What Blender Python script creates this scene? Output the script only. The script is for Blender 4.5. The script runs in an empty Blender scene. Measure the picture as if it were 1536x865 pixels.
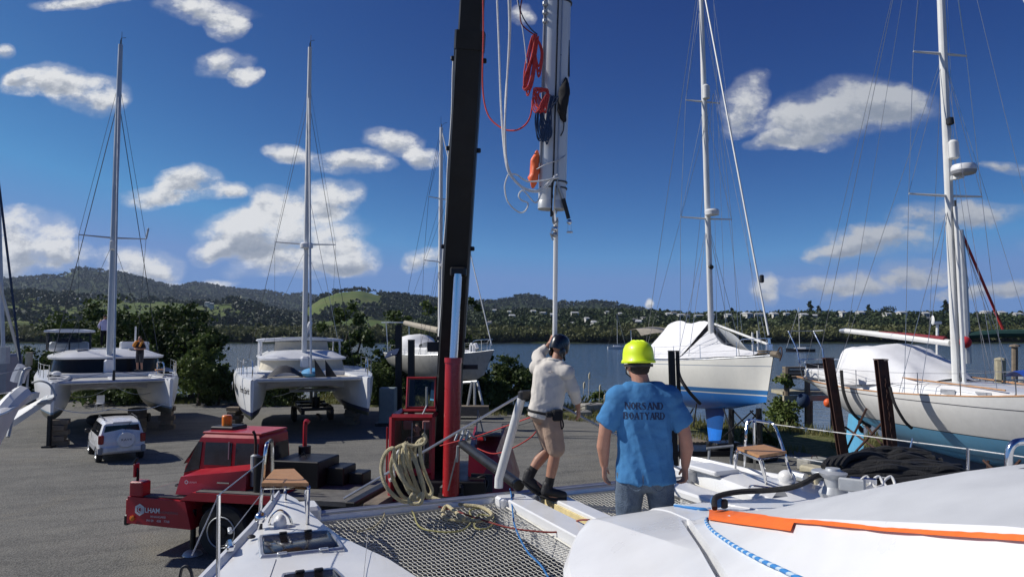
import bpy, bmesh, math, random
import numpy as np
from mathutils import Vector as V, Matrix, noise
from mathutils.bvhtree import BVHTree
R = math.radians
random.seed(7); rng = np.random.default_rng(7)
S = bpy.context.scene
COL = S.collection
PITCH, F, CAM_H = R(3.68), 1050.0, 4.9       # pixels of the 1536 x 865 photograph

def ray(px, py):
    u, v = (px-768)/F, (432.5-py)/F
    return V((u, math.cos(PITCH)-v*math.sin(PITCH), math.sin(PITCH)+v*math.cos(PITCH)))
def P(px, py, D):                             # the point D metres ahead seen at a pixel
    d = ray(px, py); t = D/d.y
    return V((d.x*t, D, CAM_H+d.z*t))
def G(px, py, z=0.0):                         # the point at height z seen at a pixel
    d = ray(px, py); t = (z-CAM_H)/d.z
    return V((d.x*t, d.y*t, z))

# ------------------------------------------------------------------ materials
def nd(nt, typ, **kw):
    n = nt.nodes.new(typ)
    for k, v in kw.items():
        if k in n.inputs.keys(): n.inputs[k].default_value = v
        else: setattr(n, k, v)
    return n
MATS = {}
def c4(c): return (c[0], c[1], c[2], 1.0)
def mat(name, col, rough=0.5, metal=0.0, var=0.12, scale=6.0, bump=0.0, bscale=40.0, dirt=0.0, dirtcol=(.18,.16,.13), coat=0.0, trans=0.0, spec=0.5, dscale=1.2, stretch=(1,1,1)):
    if name in MATS: return MATS[name]
    m = bpy.data.materials.new(name); m.use_nodes = True; MATS[name] = m
    nt = m.node_tree; b = nt.nodes['Principled BSDF']; L = nt.links
    tc = nd(nt, 'ShaderNodeTexCoord'); mp = nd(nt, 'ShaderNodeMapping'); mp.inputs['Scale'].default_value = stretch
    L.new(tc.outputs['Object'], mp.inputs['Vector'])
    n1 = nd(nt, 'ShaderNodeTexNoise', Scale=scale, Detail=5.0, Roughness=.6); L.new(mp.outputs[0], n1.inputs['Vector'])
    mr = nd(nt, 'ShaderNodeMapRange'); mr.inputs[1].default_value = .3; mr.inputs[2].default_value = .7
    mr.inputs[3].default_value = 1-var; mr.inputs[4].default_value = 1+var; L.new(n1.outputs['Fac'], mr.inputs[0])
    mx = nd(nt, 'ShaderNodeVectorMath', operation='SCALE'); mx.inputs[0].default_value = col
    L.new(mr.outputs[0], mx.inputs['Scale']); out = mx.outputs[0]
    if dirt > 0:
        n2 = nd(nt, 'ShaderNodeTexNoise', Scale=dscale, Detail=8.0, Roughness=.7, Distortion=.6); L.new(mp.outputs[0], n2.inputs['Vector'])
        r2 = nd(nt, 'ShaderNodeMapRange'); r2.inputs[1].default_value = .48; r2.inputs[2].default_value = .75; r2.inputs[4].default_value = dirt
        L.new(n2.outputs['Fac'], r2.inputs[0])
        mi = nd(nt, 'ShaderNodeMix', data_type='RGBA'); L.new(r2.outputs[0], mi.inputs[0]); L.new(out, mi.inputs[6]); mi.inputs[7].default_value = c4(dirtcol)
        out = mi.outputs[2]
    L.new(out, b.inputs['Base Color'])
    b.inputs['Roughness'].default_value = rough; b.inputs['Metallic'].default_value = metal
    b.inputs['Specular IOR Level'].default_value = spec
    if coat: b.inputs['Coat Weight'].default_value = coat; b.inputs['Coat Roughness'].default_value = .08
    if trans: b.inputs['Transmission Weight'].default_value = trans
    rr = nd(nt, 'ShaderNodeMapRange'); rr.inputs[1].default_value = .3; rr.inputs[2].default_value = .7
    rr.inputs[3].default_value = max(0, rough-.08); rr.inputs[4].default_value = min(1, rough+.1)
    L.new(n1.outputs['Fac'], rr.inputs[0]); L.new(rr.outputs[0], b.inputs['Roughness'])
    if bump > 0:
        n3 = nd(nt, 'ShaderNodeTexNoise', Scale=bscale, Detail=4.0); L.new(mp.outputs[0], n3.inputs['Vector'])
        bp = nd(nt, 'ShaderNodeBump', Strength=bump, Distance=.02); L.new(n3.outputs['Fac'], bp.inputs['Height']); L.new(bp.outputs[0], b.inputs['Normal'])
    return m

def band_mat(name, bands, rough=.35, dirt=.25, streak=.2, coat=.2, dirtcol=(.20,.18,.15), worn=None):
    """paint bands by the object's own height: [(z_top, colour), ...] from below upwards; vertical grime streaks."""
    m = bpy.data.materials.new(name); m.use_nodes = True; MATS[name] = m
    nt = m.node_tree; b = nt.nodes['Principled BSDF']; L = nt.links
    tc = nd(nt, 'ShaderNodeTexCoord'); sp = nd(nt, 'ShaderNodeSeparateXYZ'); L.new(tc.outputs['Object'], sp.inputs[0])
    out = None
    col = nd(nt, 'ShaderNodeRGB'); col.outputs[0].default_value = c4(bands[0][1]); out = col.outputs[0]
    for (z0, _), (z1, c) in zip(bands, bands[1:]):
        g = nd(nt, 'ShaderNodeMapRange'); g.inputs[1].default_value = z0-.004; g.inputs[2].default_value = z0+.004
        L.new(sp.outputs[2], g.inputs[0])
        mi = nd(nt, 'ShaderNodeMix', data_type='RGBA'); L.new(g.outputs[0], mi.inputs[0]); L.new(out, mi.inputs[6]); mi.inputs[7].default_value = c4(c); out = mi.outputs[2]
    mp = nd(nt, 'ShaderNodeMapping'); mp.inputs['Scale'].default_value = (2.2, 2.2, .35); L.new(tc.outputs['Object'], mp.inputs['Vector'])
    n = nd(nt, 'ShaderNodeTexNoise', Scale=1.6, Detail=7.0, Roughness=.65); L.new(mp.outputs[0], n.inputs['Vector'])
    r2 = nd(nt, 'ShaderNodeMapRange'); r2.inputs[1].default_value = .5; r2.inputs[2].default_value = .8; r2.inputs[4].default_value = streak; L.new(n.outputs['Fac'], r2.inputs[0])
    mi = nd(nt, 'ShaderNodeMix', data_type='RGBA'); L.new(r2.outputs[0], mi.inputs[0]); L.new(out, mi.inputs[6]); mi.inputs[7].default_value = c4(dirtcol); out = mi.outputs[2]
    n2 = nd(nt, 'ShaderNodeTexNoise', Scale=5.0, Detail=9.0, Roughness=.7); L.new(tc.outputs['Object'], n2.inputs['Vector'])
    if worn:                                   # scuffed antifouling below worn[0]
        g = nd(nt, 'ShaderNodeMapRange'); g.inputs[1].default_value = worn[0]; g.inputs[2].default_value = worn[0]-.03; L.new(sp.outputs[2], g.inputs[0])
        mpw = nd(nt, 'ShaderNodeMapping'); mpw.inputs['Scale'].default_value = (1, 1, 3.0); L.new(tc.outputs['Object'], mpw.inputs['Vector'])
        n4 = nd(nt, 'ShaderNodeTexNoise', Scale=1.7, Detail=10.0, Roughness=.75); L.new(mpw.outputs[0], n4.inputs['Vector'])
        r4 = nd(nt, 'ShaderNodeMapRange'); r4.inputs[1].default_value = worn[2]; r4.inputs[2].default_value = worn[2]+.08; r4.inputs[4].default_value = worn[3]; L.new(n4.outputs['Fac'], r4.inputs[0])
        mu = nd(nt, 'ShaderNodeMath', operation='MULTIPLY'); L.new(g.outputs[0], mu.inputs[0]); L.new(r4.outputs[0], mu.inputs[1])
        mi = nd(nt, 'ShaderNodeMix', data_type='RGBA'); L.new(mu.outputs[0], mi.inputs[0]); L.new(out, mi.inputs[6]); mi.inputs[7].default_value = c4(worn[1]); out = mi.outputs[2]
    r3 = nd(nt, 'ShaderNodeMapRange'); r3.inputs[1].default_value = .3; r3.inputs[2].default_value = .7; r3.inputs[3].default_value = 1-dirt*.4; r3.inputs[4].default_value = 1.05; L.new(n2.outputs['Fac'], r3.inputs[0])
    mx = nd(nt, 'ShaderNodeVectorMath', operation='SCALE'); L.new(out, mx.inputs[0]); L.new(r3.outputs[0], mx.inputs['Scale'])
    L.new(mx.outputs[0], b.inputs['Base Color']); b.inputs['Roughness'].default_value = rough
    b.inputs['Coat Weight'].default_value = coat; b.inputs['Coat Roughness'].default_value = .15
    return m

def M(k): return MATS[k]
mat('gelcoat', (.745,.75,.75), .32, var=.04, scale=2.5, coat=.25, dirt=.16, dirtcol=(.55,.53,.48))
mat('old_gelcoat', (.74,.74,.72), .4, var=.06, scale=2, dirt=.30, dirtcol=(.45,.43,.38))
mat('nonskid', (.60,.615,.63), .62, var=.07, scale=3, bump=.35, bscale=420, dirt=.25, dirtcol=(.47,.48,.5))
mat('raw_foam', (.70,.58,.30), .8, var=.15, scale=8, bump=.3, bscale=60, dirt=.4, dirtcol=(.72,.66,.50))
mat('orange_tape', (.82,.15,.015), .55, var=.08, scale=12, bump=.15, bscale=50)
mat('alu', (.62,.64,.66), .38, .85, var=.08, scale=4, dirt=.15, dirtcol=(.4,.4,.4))
mat('alu_paint', (.58,.60,.61), .35, .15, var=.05, scale=2, dirt=.12, dirtcol=(.35,.35,.34))
mat('spar_white', (.74,.74,.71), .38, 0, var=.05, scale=2, dirt=.2, dirtcol=(.5,.48,.44))
mat('spar_grey', (.50,.52,.53), .38, .35, var=.08, scale=2, dirt=.2, dirtcol=(.3,.3,.3))
mat('chrome', (.72,.73,.74), .12, 1.0, var=.04)
mat('steel_wire', (.45,.46,.47), .35, .8, var=.05)
mat('dark_wire', (.06,.065,.07), .5, .3, var=.05)
mat('galv', (.45,.47,.48), .55, .6, var=.12, scale=10, dirt=.2)
mat('black_steel', (.012,.012,.013), .42, .2, var=.3, scale=3, dirt=.30, dirtcol=(.055,.05,.045))
mat('black_plastic', (.015,.015,.017), .5, var=.2)
mat('rubber', (.018,.018,.018), .75, var=.2, scale=9, dirt=.35, dirtcol=(.09,.085,.075))
mat('crane_red', (.30,.012,.018), .42, var=.12, scale=3, dirt=.30, dirtcol=(.10,.02,.02), coat=.15)
mat('truck_red', (.43,.014,.026), .40, var=.10, scale=2.5, dirt=.25, dirtcol=(.16,.03,.03), coat=.2)
mat('cyl_red', (.42,.012,.016), .28, var=.06, scale=3, coat=.4)
mat('deck_grey', (.12,.118,.11), .7, var=.25, scale=5, bump=.3, bscale=60, dirt=.5, dirtcol=(.14,.13,.12))
mat('reflection_pink', (.45,.18,.18), .6)
mat('teak', (.45,.235,.105), .5, var=.22, scale=9, stretch=(1,8,1), bump=.15, bscale=60)
mat('timber', (.20,.16,.115), .8, var=.3, scale=4, stretch=(1,1,5), bump=.4, bscale=30, dirt=.4, dirtcol=(.09,.08,.065))
mat('pale_timber', (.42,.38,.27), .8, var=.2, scale=5, bump=.3, bscale=30, dirt=.4, dirtcol=(.2,.19,.12))
mat('rust', (.055,.024,.017), .8, var=.45, scale=5, bump=.4, bscale=40, dirt=.5, dirtcol=(.14,.05,.025))
mat('smoked', (.010,.008,.009), .10, var=.1, spec=.18)
mat('cabin_glass', (.012,.012,.013), .12, var=.1, spec=.22)
mat('cream_cover', (.58,.53,.42), .8, var=.08, scale=5, bump=.2, bscale=20)
mat('white_cloth', (.76,.76,.77), .8, var=.05, scale=3, bump=.4, bscale=5, dirt=.15, dirtcol=(.5,.5,.5))
mat('grey_cloth', (.52,.54,.55), .8, var=.08, scale=3, bump=.4, bscale=5)
mat('canvas_beige', (.46,.41,.32), .85, var=.1, bump=.2, bscale=30)
mat('tramp_cloth', (.42,.42,.41), .8, var=.08, scale=5, dirt=.3, dirtcol=(.3,.3,.28))
mat('rope_cream', (.56,.49,.30), .85, var=.22, scale=30, bump=.9, bscale=120, dirt=.3, dirtcol=(.35,.29,.17))
mat('rope_olive', (.30,.28,.12), .85, var=.2, scale=30, bump=.6, bscale=120)
mat('rope_white', (.72,.72,.70), .8, var=.12, scale=30, bump=.5, bscale=120)
mat('rope_red', (.52,.045,.04), .8, var=.25, scale=40, bump=.5, bscale=120)
mat('rope_maroon', (.20,.03,.025), .8, var=.2, scale=40)
mat('rope_blue', (.03,.16,.40), .8, var=.3, scale=60, bump=.5, bscale=120)
mat('rope_navy', (.02,.045,.10), .8, var=.4, scale=40, bump=.5, bscale=120)
mat('rope_black', (.017,.017,.018), .65, var=.4, scale=40, bump=1.0, bscale=160, dirt=.2, dirtcol=(.035,.033,.03))
mat('net', (.66,.64,.57), .85, var=.12, scale=10)
mat('skin', (.44,.225,.15), .55, var=.10, scale=14, dirt=.35, dirtcol=(.36,.15,.10), dscale=7)
mat('skin_tan', (.38,.19,.12), .55, var=.10, scale=14, dirt=.35, dirtcol=(.30,.13,.08), dscale=7)
mat('shirt_blue', (.060,.200,.41), .9, var=.14, scale=5, bump=.45, bscale=16, dirt=.35, dirtcol=(.045,.13,.25), dscale=3.2, spec=.2)
mat('shirt_ink', (.018,.035,.085), .9, var=.3, scale=60)
mat('jeans', (.115,.15,.20), .9, var=.18, scale=12, bump=.5, bscale=120, dirt=.6, dirtcol=(.06,.085,.125), dscale=5, spec=.2)
mat('shirt_stone', (.62,.58,.52), .88, var=.07, scale=6, bump=.4, bscale=14, spec=.2)
mat('shorts_khaki', (.37,.265,.20), .9, var=.08, scale=8, bump=.3, bscale=30, spec=.2)
mat('sock_black', (.012,.012,.013), .9)
mat('shoe_black', (.014,.014,.015), .6, bump=.3, bscale=60)
mat('helmet_black', (.010,.011,.014), .28, coat=.3)
mat('hivis_yellow', (.70,.90,.012), .42, var=.03, coat=.15)
mat('hair_dark', (.03,.022,.016), .8, var=.3, scale=60, bump=.6, bscale=150)
mat('cloth_black', (.012,.012,.014), .9)
mat('cloth_charcoal', (.045,.045,.05), .9)
mat('lavender', (.52,.49,.66), .85, bump=.3, bscale=14)
mat('life_orange', (.75,.28,.03), .7)
mat('bag_orange', (.80,.13,.03), .5, var=.15, bump=.5, bscale=14)
mat('amber', (.85,.22,.01), .2, coat=.5)
mat('lamp_red', (.30,.008,.012), .15, coat=.5)
mat('car_white', (.78,.78,.78), .25, var=.02, coat=.6, dirt=.1, dirtcol=(.5,.48,.44))
mat('truck_glass', (.040,.045,.045), .10, var=.3, scale=4, spec=.4)
mat('car_glass', (.006,.007,.008), .08, spec=.3)
mat('grey_plastic', (.26,.26,.27), .6)
mat('blue_cloth', (.10,.35,.62), .7, bump=.3, bscale=12)
mat('tarp_blue', (.02,.07,.36), .6, bump=.3, bscale=10)
mat('tarp_dark', (.035,.037,.045), .8, bump=.5, bscale=8)
mat('red_cloth', (.55,.03,.04), .75, bump=.3, bscale=10)
mat('green_cloth', (.008,.045,.04), .8, bump=.3, bscale=10)
mat('maroon_cloth', (.20,.02,.03), .85, bump=.3, bscale=10)
mat('pv', (.06,.08,.14), .15, var=.2)
mat('concrete', (.30,.29,.26), .85, var=.2, scale=4, bump=.5, bscale=20, dirt=.5, dirtcol=(.16,.15,.12))
mat('box_green', (.20,.26,.27), .6, var=.1, dirt=.3)
mat('bark', (.09,.07,.05), .9, var=.3, scale=4, bump=.6, bscale=15)
mat('house_white', (.55,.54,.50), .7)
mat('house_roof', (.20,.19,.19), .7)
mat('house_roof_pale', (.45,.46,.46), .7)
mat('plume', (.62,.56,.40), .9)
mat('lettering', (.72,.72,.70), .5)
mat('lettering_dim', (.30,.20,.19), .6)
mat('lettering_dark', (.03,.03,.03), .6)
mat('plate', (.62,.64,.66), .4)
mat('flush_grey', (.30,.31,.33), .6)

# ------------------------------------------------------------------ mesh builder
class MB:
    def __init__(s): s.v = []; s.f = []; s.mi = []; s.m = 0
    def add(s, vs, fs, mi=None):
        o = len(s.v); s.v += [tuple(p) for p in vs]
        s.f += [tuple(i+o for i in f) for f in fs]; s.mi += [s.m if mi is None else mi]*len(fs); return s
    def box(s, c, d, rz=0.0, mi=None, top=1.0, bev=0.0):
        a, b, h = d[0]/2, d[1]/2, d[2]/2; cs, sn = math.cos(rz), math.sin(rz)
        if bev > 0:
            k = min(bev, a*.49, b*.49, h*.49)
            rings = []
            for z, ins in ((-h, k), (-h+k, 0), (h-k, 0), (h, k)):
                q = []
                for sx, sy in ((-1,-1),(1,-1),(1,1),(-1,1)):
                    x0, y0 = sx*(a-ins), sy*(b-ins)
                    if sx*sy > 0: q += [(x0, y0-sy*k*(1 if not ins else .6)), (x0-sx*k*(1 if not ins else .6), y0)]
                    else: q += [(x0-sx*k*(1 if not ins else .6), y0), (x0, y0-sy*k*(1 if not ins else .6))]
                # order the ring counter-clockwise
                q.sort(key=lambda p: math.atan2(p[1]/b, p[0]/a))
                rings.append([(c[0]+x*cs-y*sn, c[1]+x*sn+y*cs, c[2]+z) for x, y in q])
            return s.loft(rings, True, True, mi)
        vs = []
        for z, k in ((-h, 1.0), (h, top)):
            for x, y in ((-a,-b),(a,-b),(a,b),(-a,b)):
                x *= k; y *= k
                vs.append((c[0]+x*cs-y*sn, c[1]+x*sn+y*cs, c[2]+z))
        return s.add(vs, [(3,2,1,0),(4,5,6,7),(0,1,5,4),(1,2,6,5),(2,3,7,6),(3,0,4,7)], mi)
    def hexa(s, lo, hi, mi=None):             # two quads of corners, same order
        return s.add(list(lo)+list(hi), [(3,2,1,0),(4,5,6,7),(0,1,5,4),(1,2,6,5),(2,3,7,6),(3,0,4,7)], mi)
    def loft(s, rings, closed=True, caps=True, mi=None):
        n = len(rings[0]); vs = [p for r in rings for p in r]; fs = []
        for i in range(len(rings)-1):
            for j in range(n if closed else n-1):
                k = (j+1) % n
                fs.append((i*n+j, i*n+k, (i+1)*n+k, (i+1)*n+j))
        if caps and closed:
            fs.append(tuple(range(n-1, -1, -1))); fs.append(tuple((len(rings)-1)*n+j for j in range(n)))
        return s.add(vs, fs, mi)
    def tube(s, pts, r, n=6, closed=False, mi=None, caps=True, sx=1.0):
        pts = [V(p) for p in pts]; N = len(pts)
        rs = r if isinstance(r, (list, tuple)) else [r]*N
        T = []
        for i in range(N):
            a = pts[(i-1) % N] if (closed or i > 0) else pts[i]; b = pts[(i+1) % N] if (closed or i < N-1) else pts[i]
            t = b-a; T.append(t.normalized() if t.length > 1e-9 else V((0,0,1)))
        up = V((0,0,1)) if abs(T[0].z) < .9 else V((1,0,0))
        nx = T[0].cross(up).normalized(); rings = []
        for i in range(N):
            if i: nx = (nx-T[i]*nx.dot(T[i])); nx = nx.normalized() if nx.length > 1e-6 else T[i].orthogonal().normalized()
            ny = T[i].cross(nx)
            rings.append([pts[i]+nx*(rs[i]*sx*math.cos(2*math.pi*k/n))+ny*(rs[i]*math.sin(2*math.pi*k/n)) for k in range(n)])
        if closed: rings.append(rings[0])
        return s.loft(rings, True, caps and not closed, mi)
    def cyl(s, a, b, r0, r1=None, n=16, mi=None): return s.tube([a, b], [r0, r0 if r1 is None else r1], n, mi=mi)
    def lathe(s, c, prof, n=20, axis='z', mi=None, rot=None):
        rings = []
        for r, h in prof:
            ring = []
            for k in range(n):
                a = 2*math.pi*k/n; x, y, z = r*math.cos(a), r*math.sin(a), h
                p = V((x, y, z)) if axis == 'z' else (V((h, x, y)) if axis == 'x' else V((y, h, x)))
                if rot is not None: p = rot @ p
                ring.append(p+V(c))
            rings.append(ring)
        return s.loft(rings, True, True, mi)
    def ell(s, c, r, n=16, m=10, mi=None, rot=None):
        return s.lathe2(c, r, n, m, mi, rot)
    def lathe2(s, c, r, n, m, mi, rot):
        rings = []
        for i in range(m+1):
            t = -math.pi/2+math.pi*i/m; k = max(math.cos(t), .02); ring = []
            for j in range(n):
                a = 2*math.pi*j/n; p = V((r[0]*k*math.cos(a), r[1]*k*math.sin(a), r[2]*math.sin(t)))
                if rot is not None: p = rot @ p
                ring.append(p+V(c))
            rings.append(ring)
        return s.loft(rings, True, True, mi)
    def prism(s, poly, d, mi=None):            # polygon of 3-D points pushed along the vector d
        n = len(poly); a = [V(p) for p in poly]; b = [p+V(d) for p in a]
        return s.add(a+b, [tuple(range(n-1,-1,-1)), tuple(range(n,2*n))]+[(i,(i+1)%n,n+(i+1)%n,n+i) for i in range(n)], mi)
    def grid(s, rows, mi=None):
        return s.loft(rows, False, False, mi)
    def build(s, name, mats, parent=None, world=False, smooth=30, loc=None, recalc=True):
        me = bpy.data.meshes.new(name)
        vs = s.v
        if world and parent is not None:
            inv = WM[parent.name].inverted(); vs = [tuple(inv @ V(p)) for p in vs]
        me.from_pydata(vs, [], s.f); me.update()
        ms = mats if isinstance(mats, (list, tuple)) else [mats]
        for m in ms: me.materials.append(M(m) if isinstance(m, str) else m)
        if len(ms) > 1: me.polygons.foreach_set('material_index', s.mi)
        if recalc or smooth:
            bm = bmesh.new(); bm.from_mesh(me)
            if recalc: bmesh.ops.recalc_face_normals(bm, faces=bm.faces)
            if smooth:
                for f in bm.faces: f.smooth = True
                lim = R(smooth)
                for e in bm.edges:
                    if len(e.link_faces) == 2 and e.calc_face_angle(0) > lim: e.smooth = False
            bm.to_mesh(me); bm.free()
        o = bpy.data.objects.new(name, me); COL.objects.link(o)
        if parent is not None:
            o.parent = parent; WM[o.name] = WM[parent.name].copy()
        else:
            WM[o.name] = Matrix.Translation(loc) if loc is not None else Matrix()
            if loc is not None: o.location = loc
        return o
WM = {}
def tag(o, label, cat, group=None, kind=None):
    o['label'] = label; o['category'] = cat
    if group: o['group'] = group
    if kind: o['kind'] = kind
    return o
def thing(name, label, cat, loc=(0,0,0), rz=0.0, group=None, tilt=None):
    o = bpy.data.objects.new(name, None); COL.objects.link(o); o.empty_display_size = .3
    o.location = loc; o.rotation_euler = (tilt[0] if tilt else 0, tilt[1] if tilt else 0, rz)
    WM[o.name] = Matrix.LocRotScale(V(loc), o.rotation_euler, None)
    return tag(o, label, cat, group)
def struct(o, kind='structure'): o['kind'] = kind; return o
def tree_copy(root, loc=None, rz=None, scale=None, label=None):
    c = root.copy(); COL.objects.link(c)
    if loc is not None: c.location = loc
    if rz is not None: c.rotation_euler = (0, 0, rz)
    if scale is not None: c.scale = scale if hasattr(scale, '__len__') else (scale,)*3
    if label: c['label'] = label
    for ch in list(root.children):
        d = ch.copy(); COL.objects.link(d); d.parent = c
        for g in list(ch.children):
            e = g.copy(); COL.objects.link(e); e.parent = d
    return c
def spline(pts, k=8, closed=False):
    p = [V(q) for q in pts]; n = len(p); out = []
    for i in range(n if closed else n-1):
        if closed: a, b, c, d = p[(i-1) % n], p[i], p[(i+1) % n], p[(i+2) % n]
        else: a, b, c, d = p[max(i-1,0)], p[i], p[i+1], p[min(i+2,n-1)]
        for j in range(k):
            t = j/k
            out.append(.5*((2*b)+(c-a)*t+(2*a-5*b+4*c-d)*t*t+(3*b-a-3*c+d)*t**3))
    if not closed: out.append(p[-1])
    return out
def wire(name, pts, r, m, parent=None, world=True, n=5, loc=None):
    return MB().tube(pts, r, n).build(name, m, parent, world=world)
def sag(a, b, s=0.0, n=8):
    a, b = V(a), V(b); return [a.lerp(b, i/n)-V((0,0,s*4*(i/n)*(1-i/n))) for i in range(n+1)]
def interp(x, xs, ys): return float(np.interp(x, xs, ys))

def temp_eval(me, mods):
    o = bpy.data.objects.new('tmp_eval', me); COL.objects.link(o)
    for typ, kw in mods:
        m = o.modifiers.new(typ, typ)
        for k, v in kw.items(): setattr(m, k, v)
    dg = bpy.context.evaluated_depsgraph_get(); dg.update()
    r = bpy.data.meshes.new_from_object(o.evaluated_get(dg))
    bpy.data.objects.remove(o); bpy.data.meshes.remove(me)
    return r
def fuse(shapes, voxel=.01, it=4, fac=.5):
    """capsules ('c', p0, r0, p1, r1), ellipsoids ('e', centre, radii, rotation) and meshes ('m', MB) melted into one skin."""
    b = MB()
    for s in shapes:
        if s[0] == 'c':
            p0, r0, p1, r1 = V(s[1]), s[2], V(s[3]), s[4]; d = (p1-p0); L = d.length
            q = V((0,0,1)).rotation_difference(d.normalized()).to_matrix() if L > 1e-6 else Matrix.Identity(3)
            rings = []
            for i in range(5):
                t = -math.pi/2+math.pi/2*i/4; rings.append((max(r0*math.cos(t), r0*.03), r0*math.sin(t)))
            for i in range(5):
                t = math.pi/2*i/4; rings.append((max(r1*math.cos(t), r1*.03), L+r1*math.sin(t)))
            b.lathe(p0, rings, 14, rot=q)
        elif s[0] == 'e':
            b.ell(s[1], s[2], 18, 12, rot=(s[3] if len(s) > 3 else None))
        else: b.add(s[1].v, s[1].f)
    me = bpy.data.meshes.new('fuse'); me.from_pydata(b.v, [], b.f); me.update()
    bm = bmesh.new(); bm.from_mesh(me); bmesh.ops.recalc_face_normals(bm, faces=bm.faces); bm.to_mesh(me); bm.free()
    return temp_eval(me, [('REMESH', dict(mode='VOXEL', voxel_size=voxel, adaptivity=0)), ('SMOOTH', dict(factor=fac, iterations=it))])
def mesh_obj(name, me, mats, parent=None, smooth=True):
    me.name = name; me.materials.clear()
    for m in (mats if isinstance(mats, (list,tuple)) else [mats]): me.materials.append(M(m) if isinstance(m, str) else m)
    if smooth: me.polygons.foreach_set('use_smooth', [True]*len(me.polygons))
    o = bpy.data.objects.new(name, me); COL.objects.link(o)
    if parent is not None: o.parent = parent; WM[o.name] = WM[parent.name].copy()
    else: WM[o.name] = Matrix()
    return o
def displace(me, fn):
    n = len(me.vertices); co = np.empty(n*3); me.vertices.foreach_get('co', co); co = co.reshape(-1, 3)
    no = np.empty(n*3); me.vertices.foreach_get('normal', no); no = no.reshape(-1, 3)
    d = np.array([fn(V(p)) for p in co]); co += no*d[:, None]
    me.vertices.foreach_set('co', co.ravel()); me.update()
def text_mb(txt, size, mi=0, bold=0.0, spacing=1.0, shear=0.0):
    c = bpy.data.curves.new('txt', 'FONT'); c.body = txt; c.size = size; c.offset = bold; c.align_x = 'CENTER'; c.align_y = 'CENTER'; c.space_character = spacing; c.shear = shear; c.resolution_u = 3
    o = bpy.data.objects.new('txt', c); COL.objects.link(o); dg = bpy.context.evaluated_depsgraph_get(); dg.update()
    me = bpy.data.meshes.new_from_object(o.evaluated_get(dg)); bpy.data.objects.remove(o)
    vs = [tuple(v.co) for v in me.vertices]; fs = [tuple(p.vertices) for p in me.polygons]; bpy.data.meshes.remove(me)
    return vs, fs
# ================================================================== camera, light, sky
cam = bpy.data.cameras.new('camera'); co = bpy.data.objects.new('camera', cam); COL.objects.link(co)
co.location = (0, 0, CAM_H); co.rotation_euler = (R(90)+PITCH, 0, 0)
cam.sensor_width = 36; cam.lens = F/1536*36; cam.clip_start = .05; cam.clip_end = 30000
S.camera = co
SUN_DIR = V((-.99, .13, 0)).normalized(); EL = R(39)
sun_v = V((SUN_DIR.x*math.cos(EL), SUN_DIR.y*math.cos(EL), math.sin(EL)))
sl = bpy.data.lights.new('sun', 'SUN'); sl.energy = 4.5; sl.angle = R(.55); sl.color = (1, .955, .88)
so = bpy.data.objects.new('sun', sl); COL.objects.link(so); so.rotation_euler = sun_v.to_track_quat('Z', 'Y').to_euler(); so.location = (0, 0, 60)
S.view_settings.view_transform = 'Standard'; S.view_settings.look = 'None'; S.view_settings.gamma = 1; S.view_settings.use_curve_mapping = False
S.view_settings.exposure = 0.0
S.render.engine = 'CYCLES'; cy = S.cycles
cy.use_denoising = True; cy.max_bounces = 7; cy.diffuse_bounces = 3; cy.glossy_bounces = 4; cy.transmission_bounces = 6; cy.transparent_max_bounces = 8
cy.volume_bounces = 0; cy.caustics_reflective = False; cy.caustics_refractive = False; cy.sample_clamp_indirect = 6
S.render.film_transparent = False

W = bpy.data.worlds.new('World'); S.world = W; W.use_nodes = True
nt = W.node_tree; L = nt.links; bg = nt.nodes['Background']
sky = nd(nt, 'ShaderNodeTexSky'); sky.sky_type = 'NISHITA'; sky.sun_disc = False
sky.sun_elevation = EL; sky.sun_rotation = math.atan2(SUN_DIR.x, SUN_DIR.y); sky.air_density = 1.0; sky.dust_density = .45; sky.ozone_density = 2.6; sky.altitude = 20
hs = nd(nt, 'ShaderNodeHueSaturation', Saturation=1.17, Value=1.0); L.new(sky.outputs[0], hs.inputs['Color']); 
mnn = nd(nt, 'ShaderNodeVectorMath', operation='MINIMUM'); L.new(hs.outputs[0], mnn.inputs[0]); mnn.inputs[1].default_value = (3.7,4.5,5.7)
pw_ = nd(nt, 'ShaderNodeVectorMath', operation='SCALE'); L.new(mnn.outputs[0], pw_.inputs[0]); pw_.inputs['Scale'].default_value = .092
spc = nd(nt, 'ShaderNodeSeparateXYZ'); L.new(pw_.outputs[0], spc.inputs[0]); cbc = nd(nt, 'ShaderNodeCombineXYZ')
for i, (g_, e_) in enumerate(((.864,1.645),(1.433,1.85),(3.2,2.6))):
    pn = nd(nt, 'ShaderNodeMath', operation='POWER'); L.new(spc.outputs[i], pn.inputs[0]); pn.inputs[1].default_value = e_
    gn = nd(nt, 'ShaderNodeMath', operation='MULTIPLY'); L.new(pn.outputs[0], gn.inputs[0]); gn.inputs[1].default_value = g_/.092; (L.new(gn.outputs[0], cbc.inputs[i]) if i < 2 else None); gout = gn.outputs[0] if i == 1 else (gout if i else None)
bp_ = nd(nt, 'ShaderNodeMath', operation='POWER'); gs_ = nd(nt, 'ShaderNodeMath', operation='MULTIPLY'); L.new(gout, gs_.inputs[0]); gs_.inputs[1].default_value = .092
L.new(gs_.outputs[0], bp_.inputs[0]); bp_.inputs[1].default_value = .58; gb_ = nd(nt, 'ShaderNodeMath', operation='MULTIPLY'); L.new(bp_.outputs[0], gb_.inputs[0]); gb_.inputs[1].default_value = 1.22/.092; L.new(gb_.outputs[0], cbc.inputs[2])
L.new(cbc.outputs[0], bg.inputs['Color']); bg.inputs['Strength'].default_value = .092
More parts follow.
